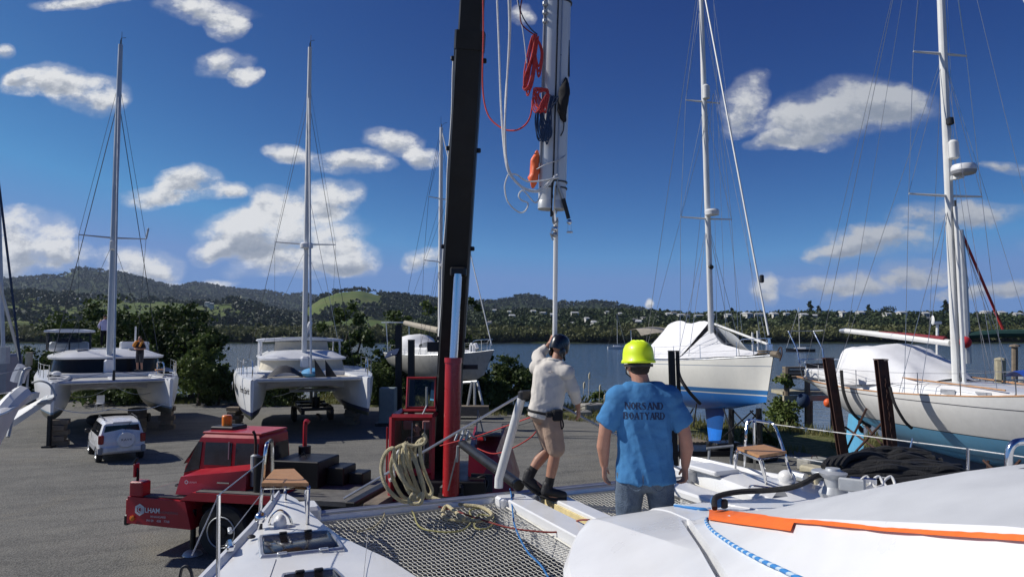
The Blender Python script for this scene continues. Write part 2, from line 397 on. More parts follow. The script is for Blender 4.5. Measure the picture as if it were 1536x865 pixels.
tc = nd(nt, 'ShaderNodeTexCoord'); sp = nd(nt, 'ShaderNodeSeparateXYZ'); L.new(tc.outputs['Generated'], sp.inputs[0])
def mth(op, a, b=None, c=None, clamp=False):
    n = nd(nt, 'ShaderNodeMath', operation=op); n.use_clamp = clamp
    for i, q in enumerate((a, b, c)):
        if q is None: continue
        if isinstance(q, (int, float)): n.inputs[i].default_value = q
        else: L.new(q, n.inputs[i])
    return n.outputs[0]
ysafe = mth('MAXIMUM', sp.outputs[1], .03)
u = mth('DIVIDE', sp.outputs[0], ysafe); v = mth('DIVIDE', sp.outputs[2], ysafe)
uv = nd(nt, 'ShaderNodeCombineXYZ'); L.new(u, uv.inputs[0]); L.new(v, uv.inputs[1])
wn = nd(nt, 'ShaderNodeTexNoise', Scale=6.0, Detail=5.0); L.new(uv.outputs[0], wn.inputs['Vector'])
wv = nd(nt, 'ShaderNodeVectorMath', operation='SUBTRACT'); L.new(wn.outputs['Color'], wv.inputs[0]); wv.inputs[1].default_value = (.5,.5,.5)
ws = nd(nt, 'ShaderNodeVectorMath', operation='MULTIPLY_ADD'); L.new(wv.outputs[0], ws.inputs[0]); ws.inputs[1].default_value = (.13,.075,0); L.new(uv.outputs[0], ws.inputs[2])
CL = [(70,120,70,26),(135,140,62,34),(40,112,40,14),(338,88,46,26),(372,106,24,16),(300,12,80,22),(340,34,34,24),(130,2,80,14),(580,214,46,26),(622,240,34,20),(520,250,62,22),(445,238,34,14),
      (240,290,62,22),(290,270,48,20),(330,292,44,16),(430,350,140,46),(490,302,52,30),(360,352,80,36),(530,385,58,30),(410,310,50,28),(300,372,40,16),(450,395,120,24),
      (55,350,70,46),(25,388,86,34),(105,385,52,32),(205,395,62,34),(300,418,70,12),
      (1290,165,130,44),(1215,190,80,40),(1345,160,60,32),(1120,150,40,54),(1175,215,46,18),(1320,362,95,26),(1440,328,110,26),(1250,420,120,20),(1390,405,70,22),(1240,375,50,14),(1480,440,80,16),(1520,250,50,12),
      (1140,430,20,26),(650,392,34,16),(970,452,10,10),(10,74,22,14),(785,18,30,22),
      (-260,300,190,60),(-420,390,260,50),(-180,120,110,40),(1720,200,150,50),(1800,380,260,50),(700,-300,160,60)]
acc = None
for px, py, a, b_ in CL:
    d = ray(px, py); cu, cv = d.x/d.y, d.z/d.y; su, sv = F/a/.98, F/b_/.98
    q = nd(nt, 'ShaderNodeVectorMath', operation='MULTIPLY_ADD'); L.new(ws.outputs[0], q.inputs[0]); q.inputs[1].default_value = (su, sv, 0); q.inputs[2].default_value = (-cu*su, -cv*sv, 0)
    dt = nd(nt, 'ShaderNodeVectorMath', operation='DOT_PRODUCT'); L.new(q.outputs[0], dt.inputs[0]); L.new(q.outputs[0], dt.inputs[1])
    w = mth('SUBTRACT', 1.15, dt.outputs['Value']); w = mth('MAXIMUM', w, 0.0)
    s2 = nd(nt, 'ShaderNodeSeparateXYZ'); L.new(q.outputs[0], s2.inputs[0])
    cb = nd(nt, 'ShaderNodeCombineXYZ'); L.new(w, cb.inputs[0]); L.new(mth('MULTIPLY', w, s2.outputs[1]), cb.inputs[1])
    if acc is None: acc = cb.outputs[0]
    else:
        ad = nd(nt, 'ShaderNodeVectorMath', operation='ADD'); L.new(acc, ad.inputs[0]); L.new(cb.outputs[0], ad.inputs[1]); acc = ad.outputs[0]
sa = nd(nt, 'ShaderNodeSeparateXYZ'); L.new(acc, sa.inputs[0])
dens = mth('MINIMUM', sa.outputs[0], 1.25); hgt = sa.outputs[1]
st = nd(nt, 'ShaderNodeVectorMath', operation='MULTIPLY'); L.new(uv.outputs[0], st.inputs[0]); st.inputs[1].default_value = (1,1.45,1)
def cn(off):
    ad = nd(nt, 'ShaderNodeVectorMath', operation='ADD'); L.new(st.outputs[0], ad.inputs[0]); ad.inputs[1].default_value = off
    n = nd(nt, 'ShaderNodeTexNoise', Scale=17.0, Detail=10.0, Roughness=.61, Lacunarity=2.1); L.new(ad.outputs[0], n.inputs['Vector']); return n.outputs['Fac']
nA = cn((0,0,0)); nB = cn((-.010,.016,0))
body = mth('MULTIPLY_ADD', mth('SUBTRACT', nA, .5), 2.9, dens)
al = nd(nt, 'ShaderNodeMapRange', interpolation_type='SMOOTHSTEP'); al.inputs[1].default_value = .22; al.inputs[2].default_value = 1.22; L.new(body, al.inputs[0])
front = nd(nt, 'ShaderNodeMapRange'); front.inputs[1].default_value = .03; front.inputs[2].default_value = .12; L.new(sp.outputs[1], front.inputs[0])
some = mth('GREATER_THAN', dens, .001)
alpha = mth('MULTIPLY', mth('MULTIPLY', al.outputs[0], front.outputs[0]), some)
al2 = nd(nt, 'ShaderNodeMapRange', interpolation_type='SMOOTHSTEP'); al2.inputs[1].default_value = -.45; al2.inputs[2].default_value = .9; al2.inputs[4].default_value = .30; L.new(body, al2.inputs[0])
alpha = mth('MAXIMUM', mth('MULTIPLY', alpha, .96), mth('MULTIPLY', mth('MULTIPLY', al2.outputs[0], front.outputs[0]), mth('MINIMUM', mth('MULTIPLY', dens, 3.0), 1.0)))
lit = mth('MULTIPLY_ADD', mth('SUBTRACT', nA, nB), 2.6, mth('MULTIPLY', hgt, .95))
lm = nd(nt, 'ShaderNodeMapRange', interpolation_type='SMOOTHSTEP'); lm.inputs[1].default_value = -.55; lm.inputs[2].default_value = .42; L.new(lit, lm.inputs[0])
thin = nd(nt, 'ShaderNodeMapRange'); thin.inputs[1].default_value = 1.6; thin.inputs[2].default_value = .6; thin.inputs[4].default_value = .45; L.new(body, thin.inputs[0])
gr_ = nd(nt, 'ShaderNodeMapRange', interpolation_type='SMOOTHSTEP'); gr_.inputs[1].default_value = .1; gr_.inputs[2].default_value = .6; gr_.inputs[3].default_value = 1.0; gr_.inputs[4].default_value = .42; L.new(u, gr_.inputs[0])
lf = mth('MULTIPLY', mth('ADD', lm.outputs[0], thin.outputs[0], clamp=True), gr_.outputs[0])
cm = nd(nt, 'ShaderNodeMix', data_type='RGBA'); L.new(lf, cm.inputs[0]); cm.inputs[6].default_value = (.27,.315,.395,1); cm.inputs[7].default_value = (.86,.865,.87,1)
b2 = nd(nt, 'ShaderNodeBackground'); L.new(cm.outputs[2], b2.inputs['Color']); b2.inputs['Strength'].default_value = .92
ms = nd(nt, 'ShaderNodeMixShader'); L.new(alpha, ms.inputs[0]); L.new(bg.outputs[0], ms.inputs[1]); L.new(b2.outputs[0], ms.inputs[2])
L.new(ms.outputs[0], nt.nodes['World Output'].inputs['Surface'])
W.cycles.sampling_method = 'MANUAL'; W.cycles.sample_map_resolution = 512

# ================================================================== ground, water, hills
WATER = -1.5
def shore(x): return interp(x, [-400,-90,-40,-12,0,6,12,18,24,32,60,200], [80,68,62,56,51,47,41,36.5,32.5,28,22,-30])
def wob(x, y, s, a): return a*noise.noise(V((x/s, y/s, 3.1)))
def ground_z(x, y):
    d = shore(x)+wob(x, y, 6, 1.6)-y
    z = 0.0 if d > 3 else max(-4.2, (d-3)*.34)
    if -2 < d < 14: z += .12*noise.noise(V((x*.6, y*.6, 0)))*min(1, (14-d)/8)
    return z + wob(x, y, 9, .035)
def fast_mesh(name, co, faces, k=4):
    me = bpy.data.meshes.new(name); n, m = len(co), len(faces)
    me.vertices.add(n); me.vertices.foreach_set('co', np.asarray(co, dtype=np.float32).ravel())
    me.loops.add(m*k); me.loops.foreach_set('vertex_index', np.asarray(faces, dtype=np.int32).ravel())
    me.polygons.add(m); me.polygons.foreach_set('loop_start', np.arange(m, dtype=np.int32)*k)
    me.update(calc_edges=True); me.validate(); return me
def grid_faces(nr, ncol):
    i = np.arange((nr-1)*(ncol-1)); r, c = i//(ncol-1), i % (ncol-1)
    a = r*ncol+c; return np.stack([a, a+1, a+ncol+1, a+ncol], 1)
rad = [1.2*1.028**i for i in range(int(math.log(9000/1.2)/math.log(1.028))+1)]
az = np.radians(np.concatenate([np.arange(-60, 60, .35), np.arange(60, 300.1, 4)]))
gv = []; gg = []
for r_ in rad:
    for a in az:
        x, y = r_*math.sin(a), r_*math.cos(a)
        gv.append((x, y, ground_z(x, y) if r_ < 140 else (-4.2 if y > shore(x) else 0)))
        d = shore(x)-y
        wdt = interp(x, [-60,-20,0,5,9,14,30], [9,8,6.5,7,9,14,15])
        gg.append(max(0, min(1, (wdt-d)/2.0+.5)) if d > -3 else .25)
ground = mesh_obj('ground', fast_mesh('ground', gv, grid_faces(len(rad), len(az))[:, ::-1]), [], None); struct(ground)
at = ground.data.attributes.new('grassy', 'FLOAT', 'POINT'); at.data.foreach_set('value', gg)
gm = bpy.data.materials.new('gravel'); gm.use_nodes = True; nt = gm.node_tree; L = nt.links; b = nt.nodes['Principled BSDF']
geo = nd(nt, 'ShaderNodeNewGeometry')
def ns(scale, det=6, rough=.6, dist=0.0, vec=None, typ='Fac'):
    n = nd(nt, 'ShaderNodeTexNoise', Scale=scale, Detail=det, Roughness=rough, Distortion=dist); L.new(vec or geo.outputs['Position'], n.inputs['Vector']); return n.outputs[typ]
def rng_(src, a, b_, lo=0.0, hi=1.0):
    n = nd(nt, 'ShaderNodeMapRange'); n.inputs[1].default_value = a; n.inputs[2].default_value = b_; n.inputs[3].default_value = lo; n.inputs[4].default_value = hi; L.new(src, n.inputs[0]); return n.outputs[0]
def mix(f, a, b_):
    n = nd(nt, 'ShaderNodeMix', data_type='RGBA')
    if isinstance(f, float): n.inputs[0].default_value = f
    else: L.new(f, n.inputs[0])
    for i, q in ((6, a), (7, b_)):
        if isinstance(q, tuple): n.inputs[i].default_value = c4(q)
        else: L.new(q, n.inputs[i])
    return n.outputs[2]
def mul(a, b_): n = nd(nt, 'ShaderNodeMath', operation='MULTIPLY'); L.new(a, n.inputs[0]); (L.new(b_, n.inputs[1]) if not isinstance(b_, float) else setattr(n.inputs[1], 'default_value', b_)); return n.outputs[0]
def add_(a, b_): n = nd(nt, 'ShaderNodeMath', operation='ADD'); L.new(a, n.inputs[0]); (L.new(b_, n.inputs[1]) if not isinstance(b_, float) else setattr(n.inputs[1], 'default_value', b_)); return n.outputs[0]
big = ns(.16, 5, .6, .8); med = ns(1.1, 6, .65); fine = ns(17, 4, .7)
vor = nd(nt, 'ShaderNodeTexVoronoi', Scale=24.0); L.new(geo.outputs['Position'], vor.inputs['Vector'])
grv = mix(rng_(big, .35, .68), (.078,.078,.073), (.178,.173,.156))
grv = mix(rng_(med, .42, .70, 0, .75), grv, (.205,.198,.172))
sw = nd(nt, 'ShaderNodeMapping'); sw.inputs['Scale'].default_value = (.05,.5,1); sw.inputs['Rotation'].default_value = (0,0,R(7)); L.new(geo.outputs['Position'], sw.inputs['Vector'])
grv = mix(rng_(ns(1.5, 4, .6, .5, sw.outputs[0]), .52, .66, 0, .5), grv, (.062,.063,.060))
grv = mix(rng_(ns(.23, 4, .6, 1.2), .54, .68, 0, .65), grv, (.200,.180,.140))
trk = nd(nt, 'ShaderNodeTexWave', Scale=.21, Distortion=3.0, Detail=2.0); trk.inputs['Detail Scale'].default_value = .35; trm = nd(nt, 'ShaderNodeMapping'); trm.inputs['Rotation'].default_value = (0,0,R(64)); L.new(geo.outputs['Position'], trm.inputs['Vector']); L.new(trm.outputs[0], trk.inputs['Vector'])
grv = mix(mul(rng_(trk.outputs['Fac'], .86, .97, 0, .6), rng_(ns(.12, 3), .4, .6)), grv, (.068,.067,.063))
grv = mix(rng_(ns(.55, 5, .7, 1.0), .64, .70, 0, .55), grv, (.048,.047,.045))
grv = mix(rng_(vor.outputs['Color'], .1, .9, 0, .62), grv, (.235,.23,.21))
grv = mix(rng_(fine, .35, .5, .45, 0), grv, (.03,.03,.028))
grass_c = mix(rng_(ns(2.5, 6, .7), .35, .65), (.055,.085,.018), (.17,.155,.065))
ga = nd(nt, 'ShaderNodeAttribute', attribute_name='grassy')
gf = rng_(add_(ga.outputs['Fac'], add_(mul(ns(.9, 6, .7), 1.5), -.75)), .42, .62)
colr = mix(gf, grv, grass_c)
sz = nd(nt, 'ShaderNodeSeparateXYZ'); L.new(geo.outputs['Position'], sz.inputs[0])
mudf = rng_(add_(sz.outputs[2], mul(ns(.8, 4), .8)), -.15, -.5)
colr = mix(mudf, colr, (.085,.07,.045))
L.new(colr, b.inputs['Base Color']); b.inputs['Roughness'].default_value = .93; b.inputs['Specular IOR Level'].default_value = .25
bp = nd(nt, 'ShaderNodeBump', Strength=.45, Distance=.03); L.new(add_(fine, mul(vor.outputs['Distance'], 1.2)), bp.inputs['Height']); L.new(bp.outputs[0], b.inputs['Normal'])
ground.data.materials.append(gm)

wm = bpy.data.materials.new('river_water'); wm.use_nodes = True; nt = wm.node_tree; L = nt.links; b = nt.nodes['Principled BSDF']
geo = nd(nt, 'ShaderNodeNewGeometry')
mp = nd(nt, 'ShaderNodeMapping'); mp.inputs['Scale'].default_value = (.5, 1.0, 1); L.new(geo.outputs['Position'], mp.inputs['Vector'])
sy = nd(nt, 'ShaderNodeSeparateXYZ'); L.new(geo.outputs['Position'], sy.inputs[0])
near = rng_(sy.outputs[1], 55, 120)
L.new(mix(near, (.095,.085,.045), (.045,.056,.058)), b.inputs['Base Color'])
b.inputs['Roughness'].default_value = .10; b.inputs['IOR'].default_value = 1.33
wav = add_(ns(1.6, 3, .5, 0, mp.outputs[0]), mul(ns(.22, 4, .6, 0, mp.outputs[0]), 2.0))
bp = nd(nt, 'ShaderNodeBump', Distance=.25); L.new(rng_(sy.outputs[1], 45, 110, .10, .55), bp.inputs['Strength']); L.new(wav, bp.inputs['Height']); L.new(bp.outputs[0], b.inputs['Normal'])
wb = MB(); wb.add([(-8800,-200,WATER),(8800,-200,WATER),(8800,8800,WATER),(-8800,8800,WATER)], [(0,1,2,3)])
water = wb.build('water', wm, smooth=0); struct(water)

RIDGES = [  # distance, width before the crest, skyline (pixel x, pixel y)
 ('range', 3600, 1400, [(-700,425),(-300,428),(-80,420),(0,420),(60,417),(92,415),(104,409),(118,405),(150,408),(180,412),(210,419),(240,428),(262,433),(300,442),(400,458),(600,490),(2400,490)]),
 ('range', 4400, 1300, [(-700,470),(150,455),(240,442),(262,430),(290,424),(310,426),(340,432),(370,435),(400,437),(420,443),(440,443),(460,440),(480,447),(520,450),(640,455),(760,470),(2400,490)]),
 ('green', 1900, 700, [(-700,500),(380,492),(430,482),(458,458),(480,443),(505,434),(520,432),(540,430),(560,435),(580,440),(610,442),(645,447),(680,452),(710,458),(760,468),(820,485),(2400,500)]),
 ('bush', 2700, 800, [(-700,495),(600,470),(690,456),(740,452),(765,448),(778,442),(792,441),(803,444),(815,445),(830,452),(860,454),(880,455),(890,452),(905,454),(920,457),(950,462),(980,468),(1020,474),(1100,480),(2400,488)]),
 ('farm', 1500, 560, [(-700,455),(-200,450),(0,441),(60,441),(120,446),(200,452),(260,453),(300,457),(350,453),(380,459),(420,470),(470,484),(540,497),(2400,500)]),
 ('town', 930, 330, [(-700,500),(500,499),(640,484),(700,474),(780,470),(860,470),(940,471),(1000,474),(1060,478),(1120,486),(1200,500),(2400,500)]),
 ('plateau', 700, 150, [(-700,500),(850,500),(930,494),(980,484),(1040,480),(1100,478),(1200,477),(1300,477),(1400,476),(1536,477),(1900,474),(2400,476)])]
def rh(i, x, y):
    _, D, Wd, pts = RIDGES[i]; uu = x/y
    px = 768+uu*F; h = CAM_H-(13 if D > 1600 else 5)+D*(500-np.interp(px, [p[0] for p in pts], [p[1] for p in pts]))/F
    t = (y-D)/Wd
    prof = np.where(t < 0, np.exp(-(np.abs(t)**2.0)*1.6), np.exp(-(t/1.5)**2))
    return h*prof
def hill_z(x, y, fine=True):
    hs_ = [rh(i, x, y) for i in range(len(RIDGES))]
    z = hs_[0]
    for h in hs_[1:]: z = np.maximum(z, h)
    base = np.clip((y-478)/30, -1, 1)*2.6-1.2
    return np.maximum(z, 0)*np.clip((y-485)/60, 0, 1)+base
us = np.arange(-1.75, 1.76, .0045); ys = []
y_ = 455.0
while y_ < 8600: ys.append(y_); y_ *= 1.014
ys = np.array(ys); UU, YY = np.meshgrid(us, ys); XX = UU*YY
ZZ = hill_z(XX, YY)
flat = np.stack([XX.ravel(), YY.ravel()], 1)
nz = np.array([noise.fractal(V((x/260, y/260, 1.7)), .9, 2.1, 5) for x, y in flat]).reshape(ZZ.shape)
nz2 = np.array([noise.noise(V((x/22, y/22, 5.0))) for x, y in flat]).reshape(ZZ.shape)
gul = np.array([noise.noise(V((x/330+7, y/800, 9.0))) for x, y in flat]).reshape(ZZ.shape)
amp = np.clip(ZZ/60, 0, 1)
crest = np.zeros_like(ZZ)
for i, (_, D, Wd, _) in enumerate(RIDGES): crest = np.maximum(crest, np.exp(-((YY-D)/(Wd*.18))**2))
ZZ2 = ZZ+amp*(nz*10+gul*22*np.clip(ZZ/120, 0, 1.4))*(1-.85*crest)+nz2*amp*2.2*np.clip(YY/1500, .5, 2.2)
# where bush grows, where pasture shows
kind_i = np.argmax(np.stack([rh(i, XX, YY) for i in range(len(RIDGES))]), 0)
bush = np.ones_like(ZZ)
PX = 768+UU*F
patch = nz+.5*nz2*.4+gul*.6
g_past = (kind_i == 2) & (((PX < 572) & (patch > -.38)) | (ZZ < 46) & (patch > -.6))
f_past = (kind_i == 4) & (patch > -.26) & (PX < 420)
r_past = (kind_i == 0) & (PX < 105) & (ZZ > 275) & (patch > -.5)
t_past = (kind_i == 5) & (patch > .45)
f_past &= ~((nz2 > .25) & (patch < .3))
bush[g_past | f_past | r_past | t_past] = 0
bush[(YY < 600)] = 1
hv = np.stack([XX, YY, ZZ2], -1).reshape(-1, 3)
hills = mesh_obj('hills', fast_mesh('hills', hv, grid_faces(len(ys), len(us))), [], None); struct(hills)
at = hills.data.attributes.new('bush', 'FLOAT', 'POINT'); at.data.foreach_set('value', bush.ravel().astype(np.float32))
hm = bpy.data.materials.new('hill_cover'); hm.use_nodes = True; nt = hm.node_tree; L = nt.links; b = nt.nodes['Principled BSDF']; geo = nd(nt, 'ShaderNodeNewGeometry')
ba = nd(nt, 'ShaderNodeAttribute', attribute_name='bush')
pas = mix(rng_(ns(.012, 5, .6), .35, .65), (.085,.130,.030), (.135,.155,.052))
pas = mix(rng_(ns(.06, 5, .7), .5, .75, 0, .6), pas, (.055,.09,.02))
bsh = mix(rng_(ns(.05, 6, .75), .35, .65), (.020,.034,.012), (.048,.066,.024))
bf = rng_(add_(ba.outputs['Fac'], add_(mul(ns(.03, 7, .75), 1.2), -.6)), .40, .58)
L.new(mix(bf, pas, bsh), b.inputs['Base Color']); b.inputs['Roughness'].default_value = .95; b.inputs['Specular IOR Level'].default_value = .1
bp = nd(nt, 'ShaderNodeBump', Strength=.9, Distance=5.0); L.new(mul(ns(.07, 5, .75), bf), bp.inputs['Height']); L.new(bp.outputs[0], b.inputs['Normal'])
hills.data.materials.append(hm)
HV = ZZ2
def hill_at(x, y):
    i = math.log(y/455.0)/math.log(1.014); j = (x/y+1.75)/.0045
    i0, j0 = int(min(max(i, 0), len(ys)-2)), int(min(max(j, 0), len(us)-2)); fi, fj = min(max(i-i0,0),1), min(max(j-j0,0),1)
    return float((HV[i0,j0]*(1-fj)+HV[i0,j0+1]*fj)*(1-fi)+(HV[i0+1,j0]*(1-fj)+HV[i0+1,j0+1]*fj)*fi)
def bush_at(x, y):
    i = int(round(math.log(y/455.0)/math.log(1.014))); j = int(round((x/y+1.75)/.0045))
    return bush[min(max(i,0),len(ys)-1), min(max(j,0),len(us)-1)]

# ------------------------------------------------------------------ foliage
def leaf_mat(name, ca, cb, scale=.5, tr=.22):
    m = bpy.data.materials.new(name); m.use_nodes = True; MATS[name] = m
    global nt, L, geo
    nt = m.node_tree; L = nt.links; b = nt.nodes['Principled BSDF']; geo = nd(nt, 'ShaderNodeNewGeometry')
    c = mix(rng_(ns(scale, 4, .6), .36, .64), ca, cb)
    c = mix(rng_(ns(scale*7, 3, .6), .4, .7, 0, .5), c, tuple(x*1.45 for x in cb))
    L.new(c, b.inputs['Base Color']); b.inputs['Roughness'].default_value = .6; b.inputs['Specular IOR Level'].default_value = .3
    t = nd(nt, 'ShaderNodeBsdfTranslucent'); L.new(c, t.inputs['Color'])
    mxs = nd(nt, 'ShaderNodeMixShader'); mxs.inputs[0].default_value = tr; L.new(b.outputs[0], mxs.inputs[1]); L.new(t.outputs[0], mxs.inputs[2])
    L.new(mxs.outputs[0], nt.nodes['Material Output'].inputs['Surface']); return m
leaf_mat('leaf_dark', (.030,.052,.013), (.068,.100,.024))
leaf_mat('leaf_mid', (.040,.068,.016), (.080,.115,.030))
leaf_mat('leaf_light', (.060,.100,.020), (.115,.155,.040))
leaf_mat('leaf_far', (.020,.034,.015), (.036,.054,.022), .012, .10)
leaf_mat('leaf_town', (.026,.044,.015), (.058,.082,.028), .025, .12)
leaf_mat('leaf_mangrove', (.080,.095,.028), (.125,.130,.048), .03, .22)
leaf_mat('blade', (.075,.105,.020), (.19,.17,.06), .8, .3)
def leaf_cloud(lobes, n, size, seed, clump=.16, nclump=90, shell=.5, flat=.0):
    g = np.random.default_rng(seed); vol = np.array([l[1][0]*l[1][1]*l[1][2] for l in lobes])**.67; vol = vol/vol.sum()
    li = g.choice(len(lobes), nclump, p=vol)
    d = g.normal(size=(nclump, 3)); d /= np.linalg.norm(d, axis=1)[:, None]
    d[:, 2] = np.where(d[:, 2] < -.35, -d[:, 2]*.4, d[:, 2])
    rr = shell+(1-shell)*g.random(nclump)**.5
    c = np.array([lobes[i][0] for i in li]); s = np.array([lobes[i][1] for i in li])
    cc = c+d*rr[:, None]*s
    ci = g.integers(0, nclump, n)
    sc = s.mean(1)[ci][:, None]*clump*(.6+.8*g.random((n,1)))
    p = cc[ci]+g.normal(size=(n,3))*sc*np.array([1,1,.7])
    a = g.normal(size=(n,3)); a[:, 2] *= (1-flat); a /= np.linalg.norm(a, axis=1)[:, None]
    t = g.normal(size=(n,3)); bt = np.cross(a, t); bt /= np.linalg.norm(bt, axis=1)[:, None]; t = np.cross(bt, a)
    w = size*(.55+.9*g.random((n,1))); h = w*(.5+.35*g.random((n,1)))
    q = np.stack([p-t*w*.5, p+bt*h*.5+t*w*.06, p+t*w*.5, p-bt*h*.5+t*w*.06], 1)
    return q.reshape(-1, 3)
def leaf_obj(name, q, m, parent=None):
    f = np.arange(len(q)).reshape(-1, 4); o = mesh_obj(name, fast_mesh(name, q, f), m, parent, smooth=False); return o
def scatter(tmpls, pts):                       # pts: (x, y, z, scale, height scale)
    out = []; g = np.random.default_rng(5)
    for x, y, z, s, sz_ in pts:
        t = tmpls[g.integers(len(tmpls))]; a = g.random()*6.283; c, s_ = math.cos(a), math.sin(a)
        q = np.empty_like(t); q[:, 0] = (t[:, 0]*c-t[:, 1]*s_)*s+x; q[:, 1] = (t[:, 0]*s_+t[:, 1]*c)*s+y; q[:, 2] = t[:, 2]*sz_+z; out.append(q)
    return np.concatenate(out)
# ------------------------------------------------------------------ far shore: houses, woods, mangroves
HOUSES = []
hr = random.Random(11)
def march(px, py, y0=560, y1=1500):
    d = ray(px, py); y = y0
    while y < y1:
        t = y/d.y
        if CAM_H+d.z*t < hill_at(d.x*t, y)+9.0: return V((d.x*t, y, CAM_H+d.z*t-2.6))
        y += 4
    return None
def house(px, py, w, name_lab, group, pale, y0=560):
    p = march(px, py, y0, 2600)
    if p is None: return
    d = p.y/F; ww = w*d*.85; hgt_ = hr.uniform(2.4, 3.4); dep = hr.uniform(7, 10); rz = hr.uniform(-.35, .35)
    t = thing('house', name_lab, 'house', (p.x, p.y, p.z-.5), rz, group)
    b = MB(); b.box((0,0,hgt_/2-3.1), (ww, dep, hgt_+7.8)); b.build('wall', 'house_white', t, smooth=0)
    r_ = MB(); a, c, z0, z1 = ww/2+.5, dep/2+.5, hgt_+.82, hgt_+hr.uniform(1.6, 2.6)
    r_.add([(-a,-c,z0),(a,-c,z0),(a,c,z0),(-a,c,z0),(-a*.8,0,z1),(a*.8,0,z1)], [(0,1,5,4),(2,3,4,5),(3,0,4),(1,2,5),(3,2,1,0)])
    r_.build('roof', 'house_roof_pale' if pale else 'house_roof', t, smooth=0)
    wn_ = MB()
    for k in range(2): 
        wn_ = MB(); wn_.box((ww*(-.22+.44*k), -dep/2-.03, hgt_*.55), (ww*.24, .12, 1.4)); wn_.build('window', 'cabin_glass', t, smooth=0)
    HOUSES.append((p.x, p.y, ww, hgt_+3))
for px, py, w in [(742,466,7),(764,468,6),(768,474,9),(800,468,8),(815,469,10),(828,472,6),(862,470,12),(890,485,7),(858,486,9),(842,491,10),(822,487,6),(787,488,8),(748,491,12),(770,492,8),(910,468,6),(953,479,8),(965,478,6),(958,484,10),(942,490,9),(976,490,6),(930,471,5),(1010,470,9),(988,476,7),(1030,474,7),(880,479,6),(735,485,6)]:
    house(px, py, w, 'small pale house among trees on the hillside across the water', 'houses on the hillside across the water', hr.random() < .6, 600)
for px, py, w in [(1003,471,9),(1022,473,11),(1048,473,14),(1066,472,10),(1120,471,12),(1138,472,14),(1160,471,9),(1205,472,11),(1222,474,7),(1262,470,9),(1290,470,10),(1330,472,8),(1352,470,12),(1388,471,9),(1455,468,16),(1478,469,9),(1500,470,12),(1526,471,10),(1092,473,8),(1180,471,8)]:
    house(px, py, w, 'white house in the row along the ridge top across the water', 'houses along the ridge across the water', True, 640)
for px, py, w in [(63,446,11),(118,449,10),(312,454,8),(318,456,6)]:
    house(px, py, w, 'lone white farmhouse on the green pasture hills', 'farmhouses on the pasture hills', True, 900)

gT = np.random.default_rng(3)
def lob(k, sx, sz, g):
    return [((g.normal()*sx*.4, g.normal()*sx*.4, sz*(.35+.5*g.random())), (sx*(.4+.3*g.random()),)*2+(sz*.3,)) for _ in range(k)]
t_near = [leaf_cloud(lob(5, .5, 1.0, gT), 70, .26, 100+i, .28, 26, .4) for i in range(5)]
t_far = [leaf_cloud(lob(3, .5, 1.0, gT), 18, .5, 200+i, .3, 9, .3) for i in range(4)]
t_con = []
for i in range(2):                             # conifers: tiers of leaves narrowing upwards
    g = np.random.default_rng(300+i); q = []
    for k in range(90):
        z = g.random(); r_ = (1-z)*.24*(.6+.4*((z*9) % 1)); a = g.random()*6.283; p = np.array([r_*math.cos(a), r_*math.sin(a), z])
        e = g.normal(size=3)*.06; f_ = g.normal(size=3)*.05; q += [p-e, p+f_, p+e, p-f_]
    t_con.append(np.array(q))
def clear(x, y, z):
    for hx, hy, hw, hh in HOUSES:
        if hy-13 < y < hy+4 and abs(x-hx*y/hy) < hw*.6+3: return False
    return True
def spread(n, u0, u1, y0, y1, need, hmin, hmax, seed, wide=1.0):
    g = np.random.default_rng(seed); out = []
    while n > 0:
        n -= 1; y = math.sqrt(g.random()*(y1*y1-y0*y0)+y0*y0); x = (u0+(u1-u0)*g.random())*y
        if bush_at(x, y) < need or not clear(x, y, 0): continue
        h = hmin+(hmax-hmin)*g.random()**1.5; out.append((x, y, hill_at(x, y)-.6, h*wide*(.85+.4*g.random()), h))
    return out
woods = leaf_obj('hillside_woods', scatter(t_near, spread(3600, -.02, .95, 560, 725, .5, 5, 11, 1)+spread(3300, -.16, .35, 640, 960, .5, 5, 11, 2)), 'leaf_town'); struct(woods, 'stuff')
far_w = leaf_obj('distant_forest', scatter(t_far, spread(5200, -.85, -.25, 900, 1560, .5, 7, 15, 4)+spread(4200, -.40, .02, 1200, 1960, .5, 7, 15, 5)+spread(7500, -.85, .25, 1900, 3650, .5, 11, 19, 6)+spread(2500, -.70, .0, 3650, 4500, .5, 14, 22, 8)+spread(500, -.8, -.2, 900, 1500, -.5, 4, 9, 7)), 'leaf_far'); struct(far_w, 'stuff')
mpts = []
for i in range(5200):
    x = gT.uniform(-520, 520); y = 480+abs(gT.normal())*22+6*noise.noise(V((x/40, 0, 0)))
    h = 4.5+3.5*gT.random()+min(4, (y-480)*.09); mpts.append((x, y, -1.7+max(0, (y-490)*.05), h*.95, h))
mang = leaf_obj('mangroves', scatter(t_near, mpts), 'leaf_mangrove'); struct(mang, 'stuff')
skyline = []
for px, D, h in [(1098,690,15),(1215,700,20),(1228,705,17),(1303,705,17),(1419,700,22),(1424,706,18),(990,880,13),(1168,700,12),(1490,705,13)]:
    d = ray(px, 470); x = d.x/d.y*D; skyline.append((x, D, hill_at(x, D)-1, h))
for k, (x, y, z, h) in enumerate(skyline):
    q = scatter([t_con[k % 2]], [(0, 0, 0, h*1.25, h)]); o = leaf_obj('pine_tree', q, 'leaf_far'); o.location = (x, y, z)
    tag(o, 'tall narrow pine standing above the ridge skyline across the water', 'tree', 'pines on the far skyline')
